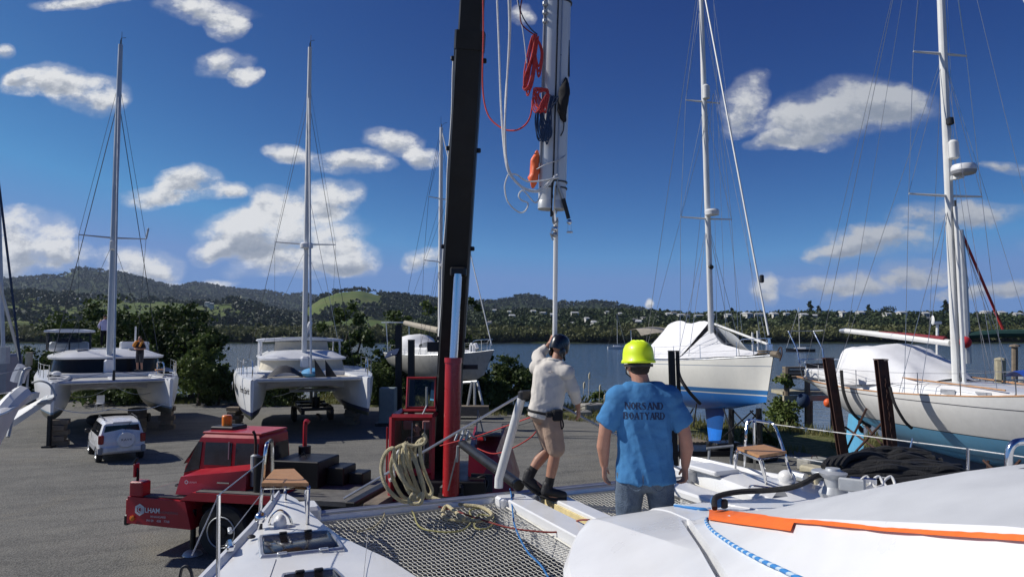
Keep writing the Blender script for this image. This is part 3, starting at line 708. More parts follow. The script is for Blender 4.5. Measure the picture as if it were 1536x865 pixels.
for px, D, r_, h in [(1325,690,13,15),(1010,880,8,10),(1120,690,9,10)]:
    d = ray(px, 470); x = d.x/d.y*D; g = np.random.default_rng(px)
    o = leaf_obj('ridge_tree', leaf_cloud([((g.normal()*r_*.3, g.normal()*r_*.3, h*(.4+.35*g.random())), (r_*.55, r_*.55, h*.3)) for _ in range(7)], 1500, 1.5, px, .2, 60, .4), 'leaf_far'); o.location = (x, D, hill_at(x, D)-1)
    tag(o, {1325: 'big round tree humped above the ridge skyline across the water', 1010: 'round tree on the skyline at the low end of the ridge', 1120: 'broad tree on the ridge skyline between white houses'}[px], 'tree')
# ------------------------------------------------------------------ trees and shrubs round the yard
def yard_tree(name, lab, cat, px, D, top, wpx, m, seed, n=7000, base=None, lobes=8, leaf=.36, group=None, low=.12, dens=.17, zb=None):
    p = G(px, 600, 0); d = ray(px, 500); x = d.x/d.y*D; z0 = ground_z(x, D) if zb is None else zb
    h = P(px, top, D).z-z0; r_ = wpx/2/F*D
    t = thing(name, lab, cat, (x, D, z0), random.uniform(0, 6), group)
    g = np.random.default_rng(seed); lb = []
    for k in range(lobes):
        a = g.random()*6.28; rr = r_*(.15+.55*g.random()**.7); zz = h*(low+.14+(.60-low*.5)*g.random()); s = r_*(.34+.22*g.random())
        s2 = min(s, h*.30); lb.append(((rr*math.cos(a), rr*math.sin(a), min(zz, h-s2*.95)), (s, s, s2)))
    lb.append(((0, 0, h-min(r_*.45, h*.3)), (r_*.5, r_*.5, min(r_*.45, h*.3))))
    lb.append(((0, 0, h*.40), (r_*.75, r_*.75, h*.30))); lb.append(((0, 0, h*.20), (r_*.85, r_*.85, h*.2)))
    leaf_obj('crown', leaf_cloud(lb, n, leaf, seed, dens, 130, .45), m, t)
    tb = MB(); tb.tube(spline([(0,0,-.1),(.1,.05,h*.25),(-.08,.1,h*.5),(.05,0,h*.72)], 4), [.26*max(.4, h/8)*(1-.06*i) for i in range(13)], 8)
    tr = tb.build('trunk', 'bark', t)
    for k in range(4):
        c = lb[k][0]; lm_ = MB(); lm_.tube(spline([(0,.03,h*.25+.1*k*h*.2), (c[0]*.5, c[1]*.5, c[2]*.62), c], 4), [.11*max(.4, h/8)*(1-.09*i) for i in range(9)], 6); lm_.build('limb', 'bark', t)
    return t
TR = [('tree','dark spreading tree behind the first catamaran and its mast','tree',150,56,447,170,'leaf_dark',1,9500),
      ('tree','broad dark tree between the two catamarans, tallest on its left','tree',232,54,443,170,'leaf_dark',2,9500),
      ('tree','dark leafy tree at the water edge between the two catamarans','tree',290,52,456,90,'leaf_dark',3,7000),
      ('tree','rounded green tree standing alone behind the second catamaran','tree',520,57,458,96,'leaf_mid',4,8000),
      ('tree','smaller green tree behind the grey yacht stern','tree',598,56,462,80,'leaf_mid',5,6500),
      ('tree','pale green tree behind the grey yacht mast','tree',640,58,452,70,'leaf_light',6,5000),
      ('tree','dark tree just behind the black crane boom','tree',704,57,446,58,'leaf_dark',7,5500),
      ('shrub','low bushy shrub beside the left yacht mast','shrub',40,52,522,110,'leaf_mid',8,5500),
      ('shrub','leafy shrub with pale tips beside the dark trees','shrub',300,48,500,62,'leaf_light',9,4500),
      ('shrub','bush at the water edge right of the grey yacht bow','shrub',762,47,533,96,'leaf_mid',10,6500),
      ('shrub','low bush in the gap between the second catamaran and the grey steel box','shrub',560,49,535,80,'leaf_mid',12,5000),
      ('shrub','rounded bush under the bows of the second catamaran','shrub',400,50,562,120,'leaf_mid',13,5000),
      ('shrub','spreading bush under the bridge deck of the first catamaran','shrub',170,50,560,150,'leaf_mid',14,6000),
      ('shrub','small bush below the grey yacht keel','shrub',715,48,556,60,'leaf_dark',15,4000),
      ('shrub','low bush beside the second catamaran left bow','shrub',330,49,545,70,'leaf_dark',16,4500),
      ('shrub','dark low bush at the left end of the far bank','shrub',-40,56,500,150,'leaf_dark',17,5500),
      ('shrub','tussock bush on the bank below the cream yacht bow','shrub',1140,31,648,44,'leaf_mid',18,2500),
      ('shrub','weedy bush on the bank beside the jetty posts','shrub',1175,41,560,60,'leaf_light',19,2500),
      ('shrub','low weedy bush behind the man in the blue shirt','shrub',900,47,583,60,'leaf_light',20,3000),
      ('shrub','dark bush beneath the cream yacht stern','shrub',960,46,590,60,'leaf_mid',21,3000)]
for a in TR:
    nm = a[0]; sh = nm == 'shrub'
    yard_tree(*a[:9], n=int(a[9]*(1.3 if sh else 1.7)), lobes=7 if sh else 12, leaf=.22 if sh else .27, low=-.12 if sh else -.02)
# toetoe plumes
for k, (px, py, D) in enumerate([(874,572,46),(882,558,46.5),(898,576,46),(905,590,45.5),(866,586,46),(915,583,46.5)]):
    p = P(px, py, D); z0 = ground_z(p.x, D)
    t = thing('plume_grass', 'tall pale plume grass at the water edge between the two men', 'plant', (p.x, D, z0), 0, 'plume grasses at the water edge')
    h = p.z-z0; MB().tube([(0,0,0),(.03,0,h*.6),(.08,.02,h-.25)], .012, 4).build('stem', 'plume', t)
    MB().tube([(.08,.02,h-.5),(.09,.02,h-.32),(.1,.02,h-.12),(.13,.02,h)], [.02,.075,.07,.01], 7).build('plume', 'plume', t)
    q = []; g = np.random.default_rng(k)
    for i in range(60):
        a = g.random()*6.28; l = .5+.6*g.random(); w = .02; e = V((math.cos(a), math.sin(a), 0)); s_ = V((-e.y, e.x, 0))*w
        q += [tuple(s_), tuple(-s_), tuple(e*l*.5+V((0,0,l*.85))-s_*.7), tuple(e*l*.55+V((0,0,l*.8))+s_*.7)]
    leaf_obj('leaf_tuft', np.array(q), 'blade', t)
# grass along the bank and the yard edge
q = []; g = np.random.default_rng(9); cnt = 0
while cnt < 15000:
    x = g.uniform(-45, 34); d = g.uniform(-.8, 9) if x < 8 else g.uniform(-.8, 13)
    y = shore(x)-d
    if abs(x/y) > .85: continue
    if noise.noise(V((x*.35, y*.35, 2))) < (-.15 if d < 6 else .05): continue
    z = ground_z(x, y)
    if z < -.75: continue
    cnt += 1
    for _ in range(2):
        h = g.uniform(.12, .42)*(1.35 if d < 4 else .8); a = g.random()*6.28; e = np.array([math.cos(a), math.sin(a), 0]); s_ = np.array([-e[1], e[0], 0])*g.uniform(.012, .03)
        p = np.array([x+g.normal()*.12, y+g.normal()*.12, z-.02]); t2 = p+e*h*g.uniform(.2, .7)+np.array([0,0,h])
        q += [p-s_, p+s_, t2+s_*.2, t2-s_*.2]
grass = leaf_obj('grass', np.array(q), 'blade'); struct(grass, 'stuff')
# haze
hzb = MB(); hzb.box((0, 2300, 225), (9400, 5000, 462)); hz = hzb.build('haze', [], smooth=0); hz.data.materials.clear()
hzm = bpy.data.materials.new('haze_air'); hzm.use_nodes = True; nt = hzm.node_tree
nt.nodes.remove(nt.nodes['Principled BSDF']); pv = nd(nt, 'ShaderNodeVolumePrincipled'); pv.inputs['Color'].default_value = (.62,.76,1,1); pv.inputs['Density'].default_value = .00005; pv.inputs['Anisotropy'].default_value = .2
nt.links.new(pv.outputs[0], nt.nodes['Material Output'].inputs['Volume']); hz.data.materials.append(hzm); struct(hz, 'stuff')
# ================================================================== yacht builder (x forward, y to port, z up, ground at 0)
def ring_hull(Lh, st, k0=.42, k1=.9, rb=1.0, rs=.6, nr=16, nx=34):
    """st: [(t, half beam, sheer z, bottom z)]; rows from keel to rail."""
    ts = [i/(nx-1) for i in range(nx)]; rows = []
    xs = [s[0] for s in st]
    for t in ts:
        b = interp(t, xs, [s[1] for s in st]); zs = interp(t, xs, [s[2] for s in st]); zb = interp(t, xs, [s[3] for s in st])
        k = k0+(k1-k0)*max(0, (t-.45)/.55)**2; r_ = []
        for i in range(nr+1):
            s = (i/nr)**1.6; y = b*(s**k)*(1-.06*s**6); z = zb+(zs-zb)*s
            x = Lh*t-rb*(1-s)*max(0, t)**5+rs*(1-s)*(1-t)**3
            r_.append((x, y, z))
        rows.append(r_)
    return rows
def smooth_st(st):
    """denser, rounded stations from a few given ones"""
    xs = [s[0] for s in st]; pts = [V((s[1], s[2], s[3])) for s in st]; out = []
    sp_ = spline(pts, 6); n = len(sp_)
    for i, p in enumerate(sp_):
        j = min(i//6, len(xs)-2); f = (i-6*j)/6; out.append((xs[j]+(xs[j+1]-xs[j])*f, max(p.x, .01), p.y, p.z))
    return out
def add_hull(root, Lh, st, hullmat, deckmat, crown=.06, **kw):
    st = smooth_st(st); rows = ring_hull(Lh, st, **kw); n = len(rows)
    full = [[(x, -y, z) for x, y, z in reversed(r[1:])]+r for r in rows]
    b = MB(); b.grid(full); m_ = len(full[0])
    b.f.append(tuple(range(m_))); b.mi.append(0)           # transom
    hull = b.build('hull', hullmat, root, smooth=50)
    dk = MB(); dr = []
    for r in rows:
        x, y, z = r[-1]; y *= .985; dr.append([(x, y*q, z-.03+crown*(1-q*q)) for q in (-1,-.6,-.2,.2,.6,1)])
    dk.grid(dr); dk.build('deck', deckmat, root)
    rail = []
    for sg in (1, -1):
        MB().tube([(r[-1][0], sg*r[-1][1]*.99, r[-1][2]+.015) for r in rows], .028, 5).build('toe_rail', kw_rail[0], root)
    return rows
kw_rail = ['alu']
def edge_at(rows, x):
    xs = [r[-1][0] for r in rows]
    return interp(x, xs, [r[-1][1] for r in rows]), interp(x, xs, [r[-1][2] for r in rows])
def mast_set(root, x, z0, z1, r_, mt, spreaders, rows, chain=(0,), wr=.010, fore=None, back=None, extra=(), taper=.75, wm_='steel_wire'):
    """spreaders: [(z, half span)]"""
    MB().tube([(x, 0, z0), (x, 0, z0+(z1-z0)*.6), (x, 0, z1)], [r_, r_, r_*taper], 12, sx=1.0).build('mast', mt, root)
    for z, h in spreaders:
        for sg in (1, -1): MB().tube([(x, 0, z), (x-.12, sg*h, z+.05)], [.045, .028], 6).build('spreader', mt, root)
    for sg in (1, -1):
        for ci, cx in enumerate(chain):
            y, z = edge_at(rows, x+cx)
            if cx == chain[0]:
                pts = [(x+cx, sg*y*.93, z)]+[(x-.12, sg*h, zz+.05) for zz, h in spreaders]+[(x, 0, z1-.4)]
                MB().tube(pts, wr, 4).build('shroud', wm_, root)
                for i, (zz, h) in enumerate(spreaders):
                    nxt = spreaders[i+1][0] if i+1 < len(spreaders) else z1-1.2
                    MB().tube([(x-.12, sg*h, zz+.05), (x, 0, nxt-.1)], wr*.8, 4).build('diagonal', wm_, root)
            zz = spreaders[0][0] if spreaders else z1
            MB().tube([(x+cx*1.6-.25, sg*y*.9, z), (x, 0, zz-.15)], wr, 4).build('lower_shroud', wm_, root)
    if fore: MB().tube([fore, (x+.08, 0, z1-.3)], wr if len(fore) < 4 else fore[3], 6).build('forestay', wm_, root) if len(fore) < 4 else MB().tube([fore[:3], (x+.08, 0, z1-.3)], fore[3], 6).build('furled_forestay', fore[4], root)
    if back: MB().tube([back, (x-.08, 0, z1-.1)], wr, 4).build('backstay', wm_, root)
    for a, b_ in extra: MB().tube([a, b_], wr*.8, 4).build('halyard', wm_, root)
def mast_head(root, x, z, m='black_plastic'):
    MB().tube([(x, 0, z), (x, 0, z+.25)], .03, 5).build('masthead_light', m, root)
    MB().tube([(x-.1, .05, z), (x-.1, .05, z+.75)], .012, 4).build('aerial', m, root)
    MB().tube([(x+.05, 0, z+.1), (x+.35, 0, z+.22), (x+.35, .22, z+.3)], .014, 4).build('wind_vane', m, root)
def rails(root, rows, x0, x1, n, h=.62, r_=.013, wires=(.6, .3), sides=(1, -1), m='chrome', wr=.006):
    for sg in sides:
        tops = []
        for i in range(n):
            x = x0+(x1-x0)*i/(n-1); y, z = edge_at(rows, x); MB().tube([(x, sg*y*.97, z), (x, sg*y*.97, z+h)], r_, 5).build('stanchion', m, root); tops.append((x, sg*y*.97, z))
        for w in wires: MB().tube([(a, b_, c+w) for a, b_, c in tops], wr, 4).build('lifeline', 'steel_wire', root)
def pulpit(root, rows, xb, xa, h=.65, m='chrome', r_=.016):
    ya, za = edge_at(rows, xa); yb, zb = edge_at(rows, xb)
    MB().tube(spline([(xa, ya*.95, za), (xa+.05, ya*.95, za+h), ((xa+xb)/2, (ya+yb)/2, zb+h), (xb+.05, 0, zb+h+.02), ((xa+xb)/2, -(ya+yb)/2, zb+h), (xa+.05, -ya*.95, za+h), (xa, -ya*.95, za)], 4), r_, 6).build('pulpit_rail', m, root)
    for sg in (1, -1): MB().tube([((xa+xb)/2, sg*(ya+yb)/2*.9, zb), ((xa+xb)/2, sg*(ya+yb)/2, zb+h)], r_, 5).build('pulpit_post', m, root)
def boat_root(name, lab, D, px, heading, L_=0.0, tilt=0.0, group=None, cat='yacht', at_bow=True, z=0):
    X = (px-768)/F*D; h = V((heading[0], heading[1], 0)).normalized()
    o = V((X, D, z))-(h*L_ if at_bow else V((0,0,0)))
    return thing(name, lab, cat, o, math.atan2(h.y, h.x), group, tilt=(0, tilt))
def fin(root, name, x0, x1, x2, x3, zt, zb, w, m, smooth=40):
    """foil from root chord x0..x1 at zt to tip chord x2..x3 at zb"""
    rings = []
    for f in (0, .5, 1):
        a, c = x0+(x2-x0)*f, x1+(x3-x1)*f; z = zt+(zb-zt)*f; ring = []
        for i in range(9): t = i/8; ring.append((a+(c-a)*t, w*(1-f*.2)*math.sqrt(max(0, t))*(1-t)*1.7+.005, z))
        for i in range(7, 0, -1): t = i/8; ring.append((a+(c-a)*t, -(w*(1-f*.2)*math.sqrt(t)*(1-t)*1.7+.005), z))
        rings.append(ring)
    return MB().loft(rings).build(name, m, root, smooth=smooth)
def cloth(pts_rows, seed=1, amp=.05, sc=1.4, sub=5):
    """rows of points refined and creased"""
    n = len(pts_rows[0]); dense = [spline(r, sub if len(r) < 9 else 3) for r in pts_rows]; cols = list(zip(*dense)); out = [spline(list(c), sub) for c in cols]; rows = [list(r) for r in zip(*out)]
    res = []
    for i, r in enumerate(rows):
        rr = []
        for j, p in enumerate(r):
            e = min(i, len(rows)-1-i, j, len(r)-1-j)
            a = amp*(noise.noise(V((p[0]*sc, p[1]*sc, p[2]*sc*.6+seed)))+.6*abs(noise.noise(V((p[0]*sc*2.3, p[1]*sc*2.3, seed+p[2]*1.2))))-.15)*(1 if e > 0 else .35)
            rr.append(V(p)+V((a*.2, a, a)))
        res.append(rr)
    return res

# ------------------------------------------------------------------ cream yacht with the white tent (right middle)
band_mat('hull_cream', [(2.30,(.025,.19,.58)),(2.345,(.75,.74,.68)),(2.52,(.035,.17,.42)),(3.42,(.86,.84,.76)),(3.445,(.16,.22,.32)),(9,(.86,.84,.76))], dirt=.06, streak=.04, worn=(2.30,(.20,.25,.30),.60,.7))
y1 = boat_root('sailing_yacht', 'cream hulled yacht with blue bottom under a white tent, behind the man in blue', 26, 1161, (.26,-.966), 11.0, tilt=R(-1.3))
rows1 = add_hull(y1, 11.0, [(0,1.15,3.62,2.5),(.25,1.62,3.58,1.85),(.5,1.78,3.58,1.50),(.75,1.30,3.66,1.66),(.92,.50,3.76,1.95),(1,.02,3.82,2.08)], 'hull_cream', 'gelcoat', rb=.55, rs=-.5, k0=.36, k1=.75)
fin(y1, 'keel', 7.6, 6.0, 7.15, 6.25, 1.62, .12, .15, band_mat('keel_blue', [(.72,(.02,.21,.78)),(9,(.012,.085,.30))], dirt=.4, coat=0))
fin(y1, 'rudder', 1.3, .5, 1.15, .6, 2.3, .75, .08, 'keel_blue')
mast_set(y1, 6.72, 3.6, 21.0, .125, 'spar_white', [(9.75, 1.25), (15.0, .85)], rows1, chain=(-.15, .35), wr=.012, fore=(10.75, 0, 4.6, .042, 'spar_white'), back=(.1, 0, 3.7), extra=[((7.7,.1,3.8),(7.65,.05,20)),((7.4,-.15,3.8),(7.5,-.05,15)),((10.3,.02,3.85),(7.65,0,19.6)),((8.4,.5,3.8),(7.6,0,15.0)),((10.55,.05,4.2),(7.62,0,15.2)),((3,.8,3.7),(7.5,0,15.1)),((2,-.9,3.7),(7.5,0,15.1))])
MB().lathe((7.07,.0,9.95), [(.12,-.12),(.30,-.10),(.32,.06),(.26,.14),(.05,.17)], 16).build('radar_dome', 'gelcoat', y1)
MB().lathe((6.89,0,15.35), [(.08,-.3),(.16,-.26),(.17,.28),(.10,.36),(.02,.38)], 12).build('radar_reflector', 'spar_white', y1)
MB().tube([(6.92,0,7.6),(6.77,0,7.65)], .1, 8).build('deck_light', 'black_plastic', y1)
MB().lathe((10.76,0,4.25), [(.05,-.25),(.13,-.22),(.13,0),(.06,.03),(.05,.2)], 12).build('furler_drum', 'chrome', y1)
MB().lathe((10.45,0,6.75), [(.05,-.15),(.085,-.12),(.085,.12),(.05,.15)], 8, rot=None).build('furler_swivel', 'black_plastic', y1)
MB().tube([(6.87,.1,5.15),(10.6,.08,4.25)], .05, 8).build('spinnaker_pole', 'spar_white', y1)
pulpit(y1, rows1, 10.8, 9.7); rails(y1, rows1, 1.2, 9.6, 6)
MB().tube([(10.9,0,3.9),(11.25,.02,3.87),(11.35,.02,3.75)], [.11,.13,.04], 8).build('bow_roller', 'timber', y1)
MB().tube(spline([(10.95,.15,3.9),(11.3,.1,4.15),(11.5,.0,3.9),(11.35,0,3.65)], 5), .022, 6).build('anchor', 'rust', y1)
for k, (w, zz) in enumerate(((.55,3.92),(.4,4.0))):
    MB().tube([(10.4+.22*math.cos(a)*(1+.1*math.sin(3*a)), .2*math.sin(a), zz) for a in np.linspace(0, 6.28, 16)[:-1]], .035, 6, closed=True).build('anchor_rope', 'timber', y1)
def tent_rows(xs, ridge, rows, low=.08):
    out = []
    for x, zr in zip(xs, ridge):
        y, z = edge_at(rows, x); y *= .99
        out.append([(x, y*q, z+low+(zr-z-low)*(1-abs(q))**1.06) for q in (1,.8,.55,.28,.06,0,-.06,-.28,-.55,-.8,-1)])
    return out
tc1 = MB().grid(cloth(tent_rows([1.5,2.9,4.6,5.9,6.56], [4.05,5.28,5.3,5.27,5.24], rows1), 2, .085, 1.1)).build('boat_tent', 'white_cloth', None, loc=y1.location)
tc1.rotation_euler = y1.rotation_euler; tag(tc1, 'white tent cover draped over the boom of the cream hulled yacht', 'boat cover')
tc2 = MB().grid(cloth(tent_rows([6.60,7.5,8.7,10.2], [4.95,4.35,4.08,3.95], rows1), 5, .07, 1.5)).build('boat_tent', 'white_cloth', None, loc=y1.location)
tc2.rotation_euler = y1.rotation_euler; tag(tc2, 'lower white sheet over the foredeck of the cream hulled yacht', 'boat cover')
MB().grid(cloth([[(6.68,.15,5.1),(6.68,.6,4.5),(6.68,1.25,3.9)],[(8.2,.12,4.7),(8.2,.5,4.2),(8.3,.95,3.9)],[(9.1,.1,4.15),(9.1,.4,3.95),(9.1,.7,3.85)]], 3, .05)).build('cloth_flap', 'grey_cloth', y1)
for x, z in ((8.9,4.75),(9.25,4.8)): MB().tube([(x,.55,3.75),(x,.55,z)], .04, 8).build('vent_post', 'spar_white', y1)
MB().grid(cloth([[(.3,1.0,5.05),(.3,0,5.15),(.3,-1.0,5.05)],[(1.4,1.05,5.1),(1.4,0,5.2),(1.4,-1.05,5.1)],[(2.0,1.05,4.75),(2.0,0,4.9),(2.0,-1.05,4.75)]], 4, .02)).build('bimini', 'canvas_beige', y1)
for sg in (1,-1): MB().tube([(.9,sg*1.05,3.7),(.8,sg*1.03,5.05)], .02, 6).build('bimini_frame', 'chrome', y1)

# ------------------------------------------------------------------ big white ketch-like yacht on the right
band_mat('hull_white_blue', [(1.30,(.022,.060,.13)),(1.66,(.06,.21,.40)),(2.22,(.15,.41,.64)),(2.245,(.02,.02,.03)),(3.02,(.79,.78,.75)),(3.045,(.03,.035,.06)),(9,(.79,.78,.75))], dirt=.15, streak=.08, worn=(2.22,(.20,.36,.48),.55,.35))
kw_rail[0] = 'teak'
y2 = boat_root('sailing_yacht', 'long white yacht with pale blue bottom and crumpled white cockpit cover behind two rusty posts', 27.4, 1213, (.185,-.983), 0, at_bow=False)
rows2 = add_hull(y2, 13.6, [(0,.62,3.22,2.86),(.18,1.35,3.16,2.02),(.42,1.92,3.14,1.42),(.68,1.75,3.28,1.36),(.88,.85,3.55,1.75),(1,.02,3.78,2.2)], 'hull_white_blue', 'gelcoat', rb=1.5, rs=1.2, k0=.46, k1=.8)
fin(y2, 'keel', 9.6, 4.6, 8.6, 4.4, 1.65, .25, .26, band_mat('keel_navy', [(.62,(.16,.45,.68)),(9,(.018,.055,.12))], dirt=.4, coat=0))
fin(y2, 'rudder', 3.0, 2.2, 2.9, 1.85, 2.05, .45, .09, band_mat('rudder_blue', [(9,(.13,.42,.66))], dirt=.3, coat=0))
MB().tube([(2.9,0,1.75),(3.35,0,1.75)], .035, 6).build('propeller_shaft', 'galv', y2)
for k in range(3):
    a = k*2.09; MB().ell((2.95, .17*math.cos(a), 1.75+.17*math.sin(a)), (.03,.09,.16), 8, 6, rot=Matrix.Rotation(-a+1.57, 3, 'X')).build('propeller_blade', 'rust', y2)
ZM = 3.3
mast_set(y2, 7.05, ZM, 21.0, .115, 'spar_white', [(8.95, 1.25), (13.25, .92)], rows2, chain=(-.05, .45), wr=.0105, back=(.15, .15, 3.4), fore=(13.4, 0, 3.95, .05, 'spar_white'), extra=[((6.6,1.5,3.3),(7,0,12.8)),((4.2,1.5,3.3),(7,0,13.2)),((3.4,-1.4,3.3),(7,0,13.2)),((7.25,.1,3.6),(7.2,.05,18)),((.2,-.4,3.4),(7,0,20.5)),((8.5,1.5,3.4),(7.1,0,13.0)),((9.6,-1.2,3.5),(7.1,0,13.0)),((10.5,.0,3.6),(7.15,0,20.0))])
MB().tube([(7.33,0,3.45),(7.26,0,8.6)], .055, 8).build('furled_inner_sail', 'spar_white', y2)
MB().tube([(7.22,.08,3.5),(7.2,.06,8.8)], .03, 6).build('mast_track', 'black_plastic', y2)
MB().box((7.38,.0,9.45), (.35,.14,.12)).build('radar_bracket', 'spar_white', y2)
MB().lathe((7.62,0,9.62), [(.1,-.14),(.26,-.13),(.33,-.04),(.33,.06),(.29,.13),(.05,.17)], 18).build('radar_dome', 'gelcoat', y2)
MB().lathe((7.62,0,9.52), [(.27,-.05),(.30,-.03),(.33,.045),(.32,.05)], 18).build('radar_band', 'hull_white_blue' if False else 'flush_grey', y2)
MB().lathe((7.28,0,10.25), [(.08,-.26),(.14,-.22),(.145,.24),(.09,.31),(.02,.32)], 12).build('radar_reflector', 'spar_white', y2)
MB().box((7.2,.0,11.15), (.2,.16,.22), bev=.03).build('steaming_light', 'black_plastic', y2)
MB().tube([(6.9,0,4.62),(4.6,0,4.82),(2.2,0,5.0)], [.10,.10,.085], 8).build('boom', 'spar_white', y2)
MB().tube([(6.7,0,4.74),(5.2,0,4.87),(3.9,0,4.96)], [.075,.05,.02], 8).build('sail_cover', 'maroon_cloth', y2)
MB().tube([(2.2,0,5.0),(1.9,0,5.0)], [.10,.07], 8).build('boom_end', 'alu', y2)
MB().tube([(2.3,0,5.05),(6.95,0,20.6)], .008, 4).build('topping_lift', 'steel_wire', y2)
# coachroof and coamings
def house_loft(xs, w, z0, h):
    rings = []
    for x, ww, hh in zip(xs, w, h):
        rings.append([(x,-ww,z0),(x,-ww*.93,z0+hh*.75),(x,-ww*.82,z0+hh),(x,0,z0+hh*1.07),(x,ww*.82,z0+hh),(x,ww*.93,z0+hh*.75),(x,ww,z0)])
    return MB().loft(rings)
house_loft([3.0,3.1,5.5,8.4,10.2,10.5], [1.1,1.25,1.35,1.2,.75,.6], 3.1, [.25,.40,.42,.36,.26,.12]).build('coachroof', 'gelcoat', y2)
for x in (4.4, 8.0, 9.0): 
    for sg in (1,-1): MB().box((x, sg*(1.285 if x < 6 else 1.17 if x < 8.5 else 1.02), 3.30), (.5,.03,.15), bev=.01).build('cabin_window', 'flush_grey', y2)
for sg in (1,-1): MB().tube([(3.2,sg*1.12,3.60),(6,sg*1.2,3.6),(9.5,sg*.85,3.46)], .025, 5).build('grab_rail', 'teak', y2)
pulpit(y2, rows2, 13.3, 11.8); rails(y2, rows2, .9, 11.6, 9)
MB().tube(spline([(1.2,1.0,3.2),(1.2,1.0,3.85),(.1,.6,3.9),(-.1,0,3.9),(.1,-.6,3.9),(1.2,-1.0,3.85),(1.2,-1.0,3.2)], 4), .016, 6).build('pushpit_rail', 'chrome', y2)
for sg in (1,-1): MB().tube([(.25,sg*.5,3.2),(.0,sg*.55,4.3),(-.55,sg*.55,5.0)], .028, 6).build('davit_arm', 'chrome', y2)
MB().tube([(-.55,-.55,5.0),(-.55,.55,5.0),(.1,.55,5.02)], .022, 6).build('davit_bar', 'galv', y2)
MB().box((.45,.0,3.55), (.10,.9,.42)).build('stern_cloth', 'black_plastic', y2)
MB().box((1.6,.0,3.42), (1.5,1.7,.36), bev=.06).build('cockpit_coaming', 'gelcoat', y2)
for sg in (1,-1): MB().tube([(2.6,sg*1.1,3.2),(2.6,sg*1.1,3.75)], .05, 7).build('sheet_winch', 'galv', y2)
MB().lathe((9.2,.95,3.78), [(.16,-.06),(.2,0),(.16,.06)], 14, axis='x').build('deck_vent', 'maroon_cloth', y2)
MB().lathe((9.25,.95,3.5), [(.12,-.2),(.12,.15)], 10).build('vent_pipe', 'gelcoat', y2)
for k in range(3): MB().tube(spline([(6.75+.1*k,.25,4.2-.3*k),(6.6,.3,3.9-.2*k),(6.65,.28,3.65),(6.8,.2,3.95-.2*k)], 5, True), .028, 5, closed=True).build('halyard_coil', 'rope_olive', y2)
def tent2(xs, wy, zt, zb, seed):
    out = []
    for x, w, zz, b_ in zip(xs, wy, zt, zb): out.append([(x, w, b_),(x, w*.96, b_+(zz-b_)*.5),(x, w*.72, zz-.08),(x, 0, zz),(x,-w*.72, zz-.08),(x,-w*.96, b_+(zz-b_)*.5),(x,-w, b_)])
    return MB().grid(cloth(out, seed, .11, 1.2))
cv = tent2([3.25,3.45,4.2,5.1,6.0,6.9], [1.2,1.3,1.4,1.4,1.25,1.05], [4.30,4.47,4.50,4.42,4.05,3.6], [3.3,3.25,3.25,3.3,3.4,3.42], 8).build('cockpit_cover', 'white_cloth', None, loc=y2.location)
cv.rotation_euler = y2.rotation_euler; tag(cv, 'crumpled white tarpaulin over the cockpit of the long white yacht with pale blue bottom', 'boat cover')

# ------------------------------------------------------------------ grey yacht behind the crane
band_mat('hull_grey', [(2.05,(.10,.105,.10)),(9,(.47,.46,.42))], dirt=.5, streak=.55, dirtcol=(.22,.20,.17), coat=0)
kw_rail[0] = 'alu'
y3 = boat_root('sailing_yacht', 'weathered grey yacht with stained topsides standing behind the crane boom', 42, 741, (.68,-.733), 10.6)
rows3 = add_hull(y3, 10.6, [(0,1.0,3.55,2.5),(.25,1.5,3.5,2.0),(.5,1.68,3.5,1.72),(.75,1.25,3.62,1.85),(.92,.5,3.78,2.15),(1,.02,3.9,2.4)], 'hull_grey', 'old_gelcoat', rb=.9, rs=.3)
fin(y3, 'keel', 6.6, 4.4, 6.1, 4.2, 1.85, .5, .18, 'keel_navy')
mast_set(y3, 5.25, 3.5, 18.6, .14, 'spar_white', [(9.6, 1.25), (13.8, .9)], rows3, chain=(-.1,.4), wr=.012, fore=(10.4,0,4.2,.035,'spar_white'), back=(.1,0,3.6), extra=[((8.9,0,3.8),(6.2,0,14.0)),((1.5,1.2,3.6),(6.1,0,13.9)),((1.5,-1.2,3.6),(6.1,0,13.9))], wm_='dark_wire')
mast_head(y3, 5.25, 18.6)
MB().lathe((5.5,0,9.35), [(.08,-.12),(.26,-.1),(.27,.08),(.05,.14)], 12).build('radar_dome', 'old_gelcoat', y3)
house_loft([2.2,2.4,5.0,7.6,8.2], [.9,1.15,1.15,.8,.5], 3.5, [.3,.5,.48,.35,.12]).build('coachroof', 'old_gelcoat', y3)
MB().grid(cloth([[(1.9,1.1,3.6),(1.7,.9,4.5),(1.7,0,4.75),(1.7,-.9,4.5),(1.9,-1.1,3.6)],[(3.0,1.15,3.6),(3.0,1.0,4.6),(3.0,0,4.85),(3.0,-1.0,4.6),(3.0,-1.15,3.6)],[(4.2,.9,3.9),(4.0,.7,4.2),(4.0,0,4.35),(4.0,-.7,4.2),(4.2,-.9,3.9)]], 3, .06)).build('spray_hood', 'white_cloth', y3)
MB().tube([(5.1,0,5.1),(1.2,0,5.65)], [.2,.16], 8).build('boom_cover', 'canvas_beige', y3)
pulpit(y3, rows3, 10.4, 9.3); rails(y3, rows3, 1.0, 9.2, 6)
for sg in (1,-1): MB().tube([(.5,sg*.9,3.6),(.3,sg*.95,5.6)], .03, 6).build('gantry_post', 'alu', y3)
MB().box((.3,0,5.68), (.9,2.1,.08)).build('gantry_top', 'alu', y3)
for x, y in ((8.4,.35),(8.8,-.1),(7.9,.4)): MB().tube(spline([(x,y,3.75),(x,y,4.15),(x+.15,y,4.25),(x+.3,y,4.0)], 3), .07, 7).build('deck_gear', 'white_cloth', y3)

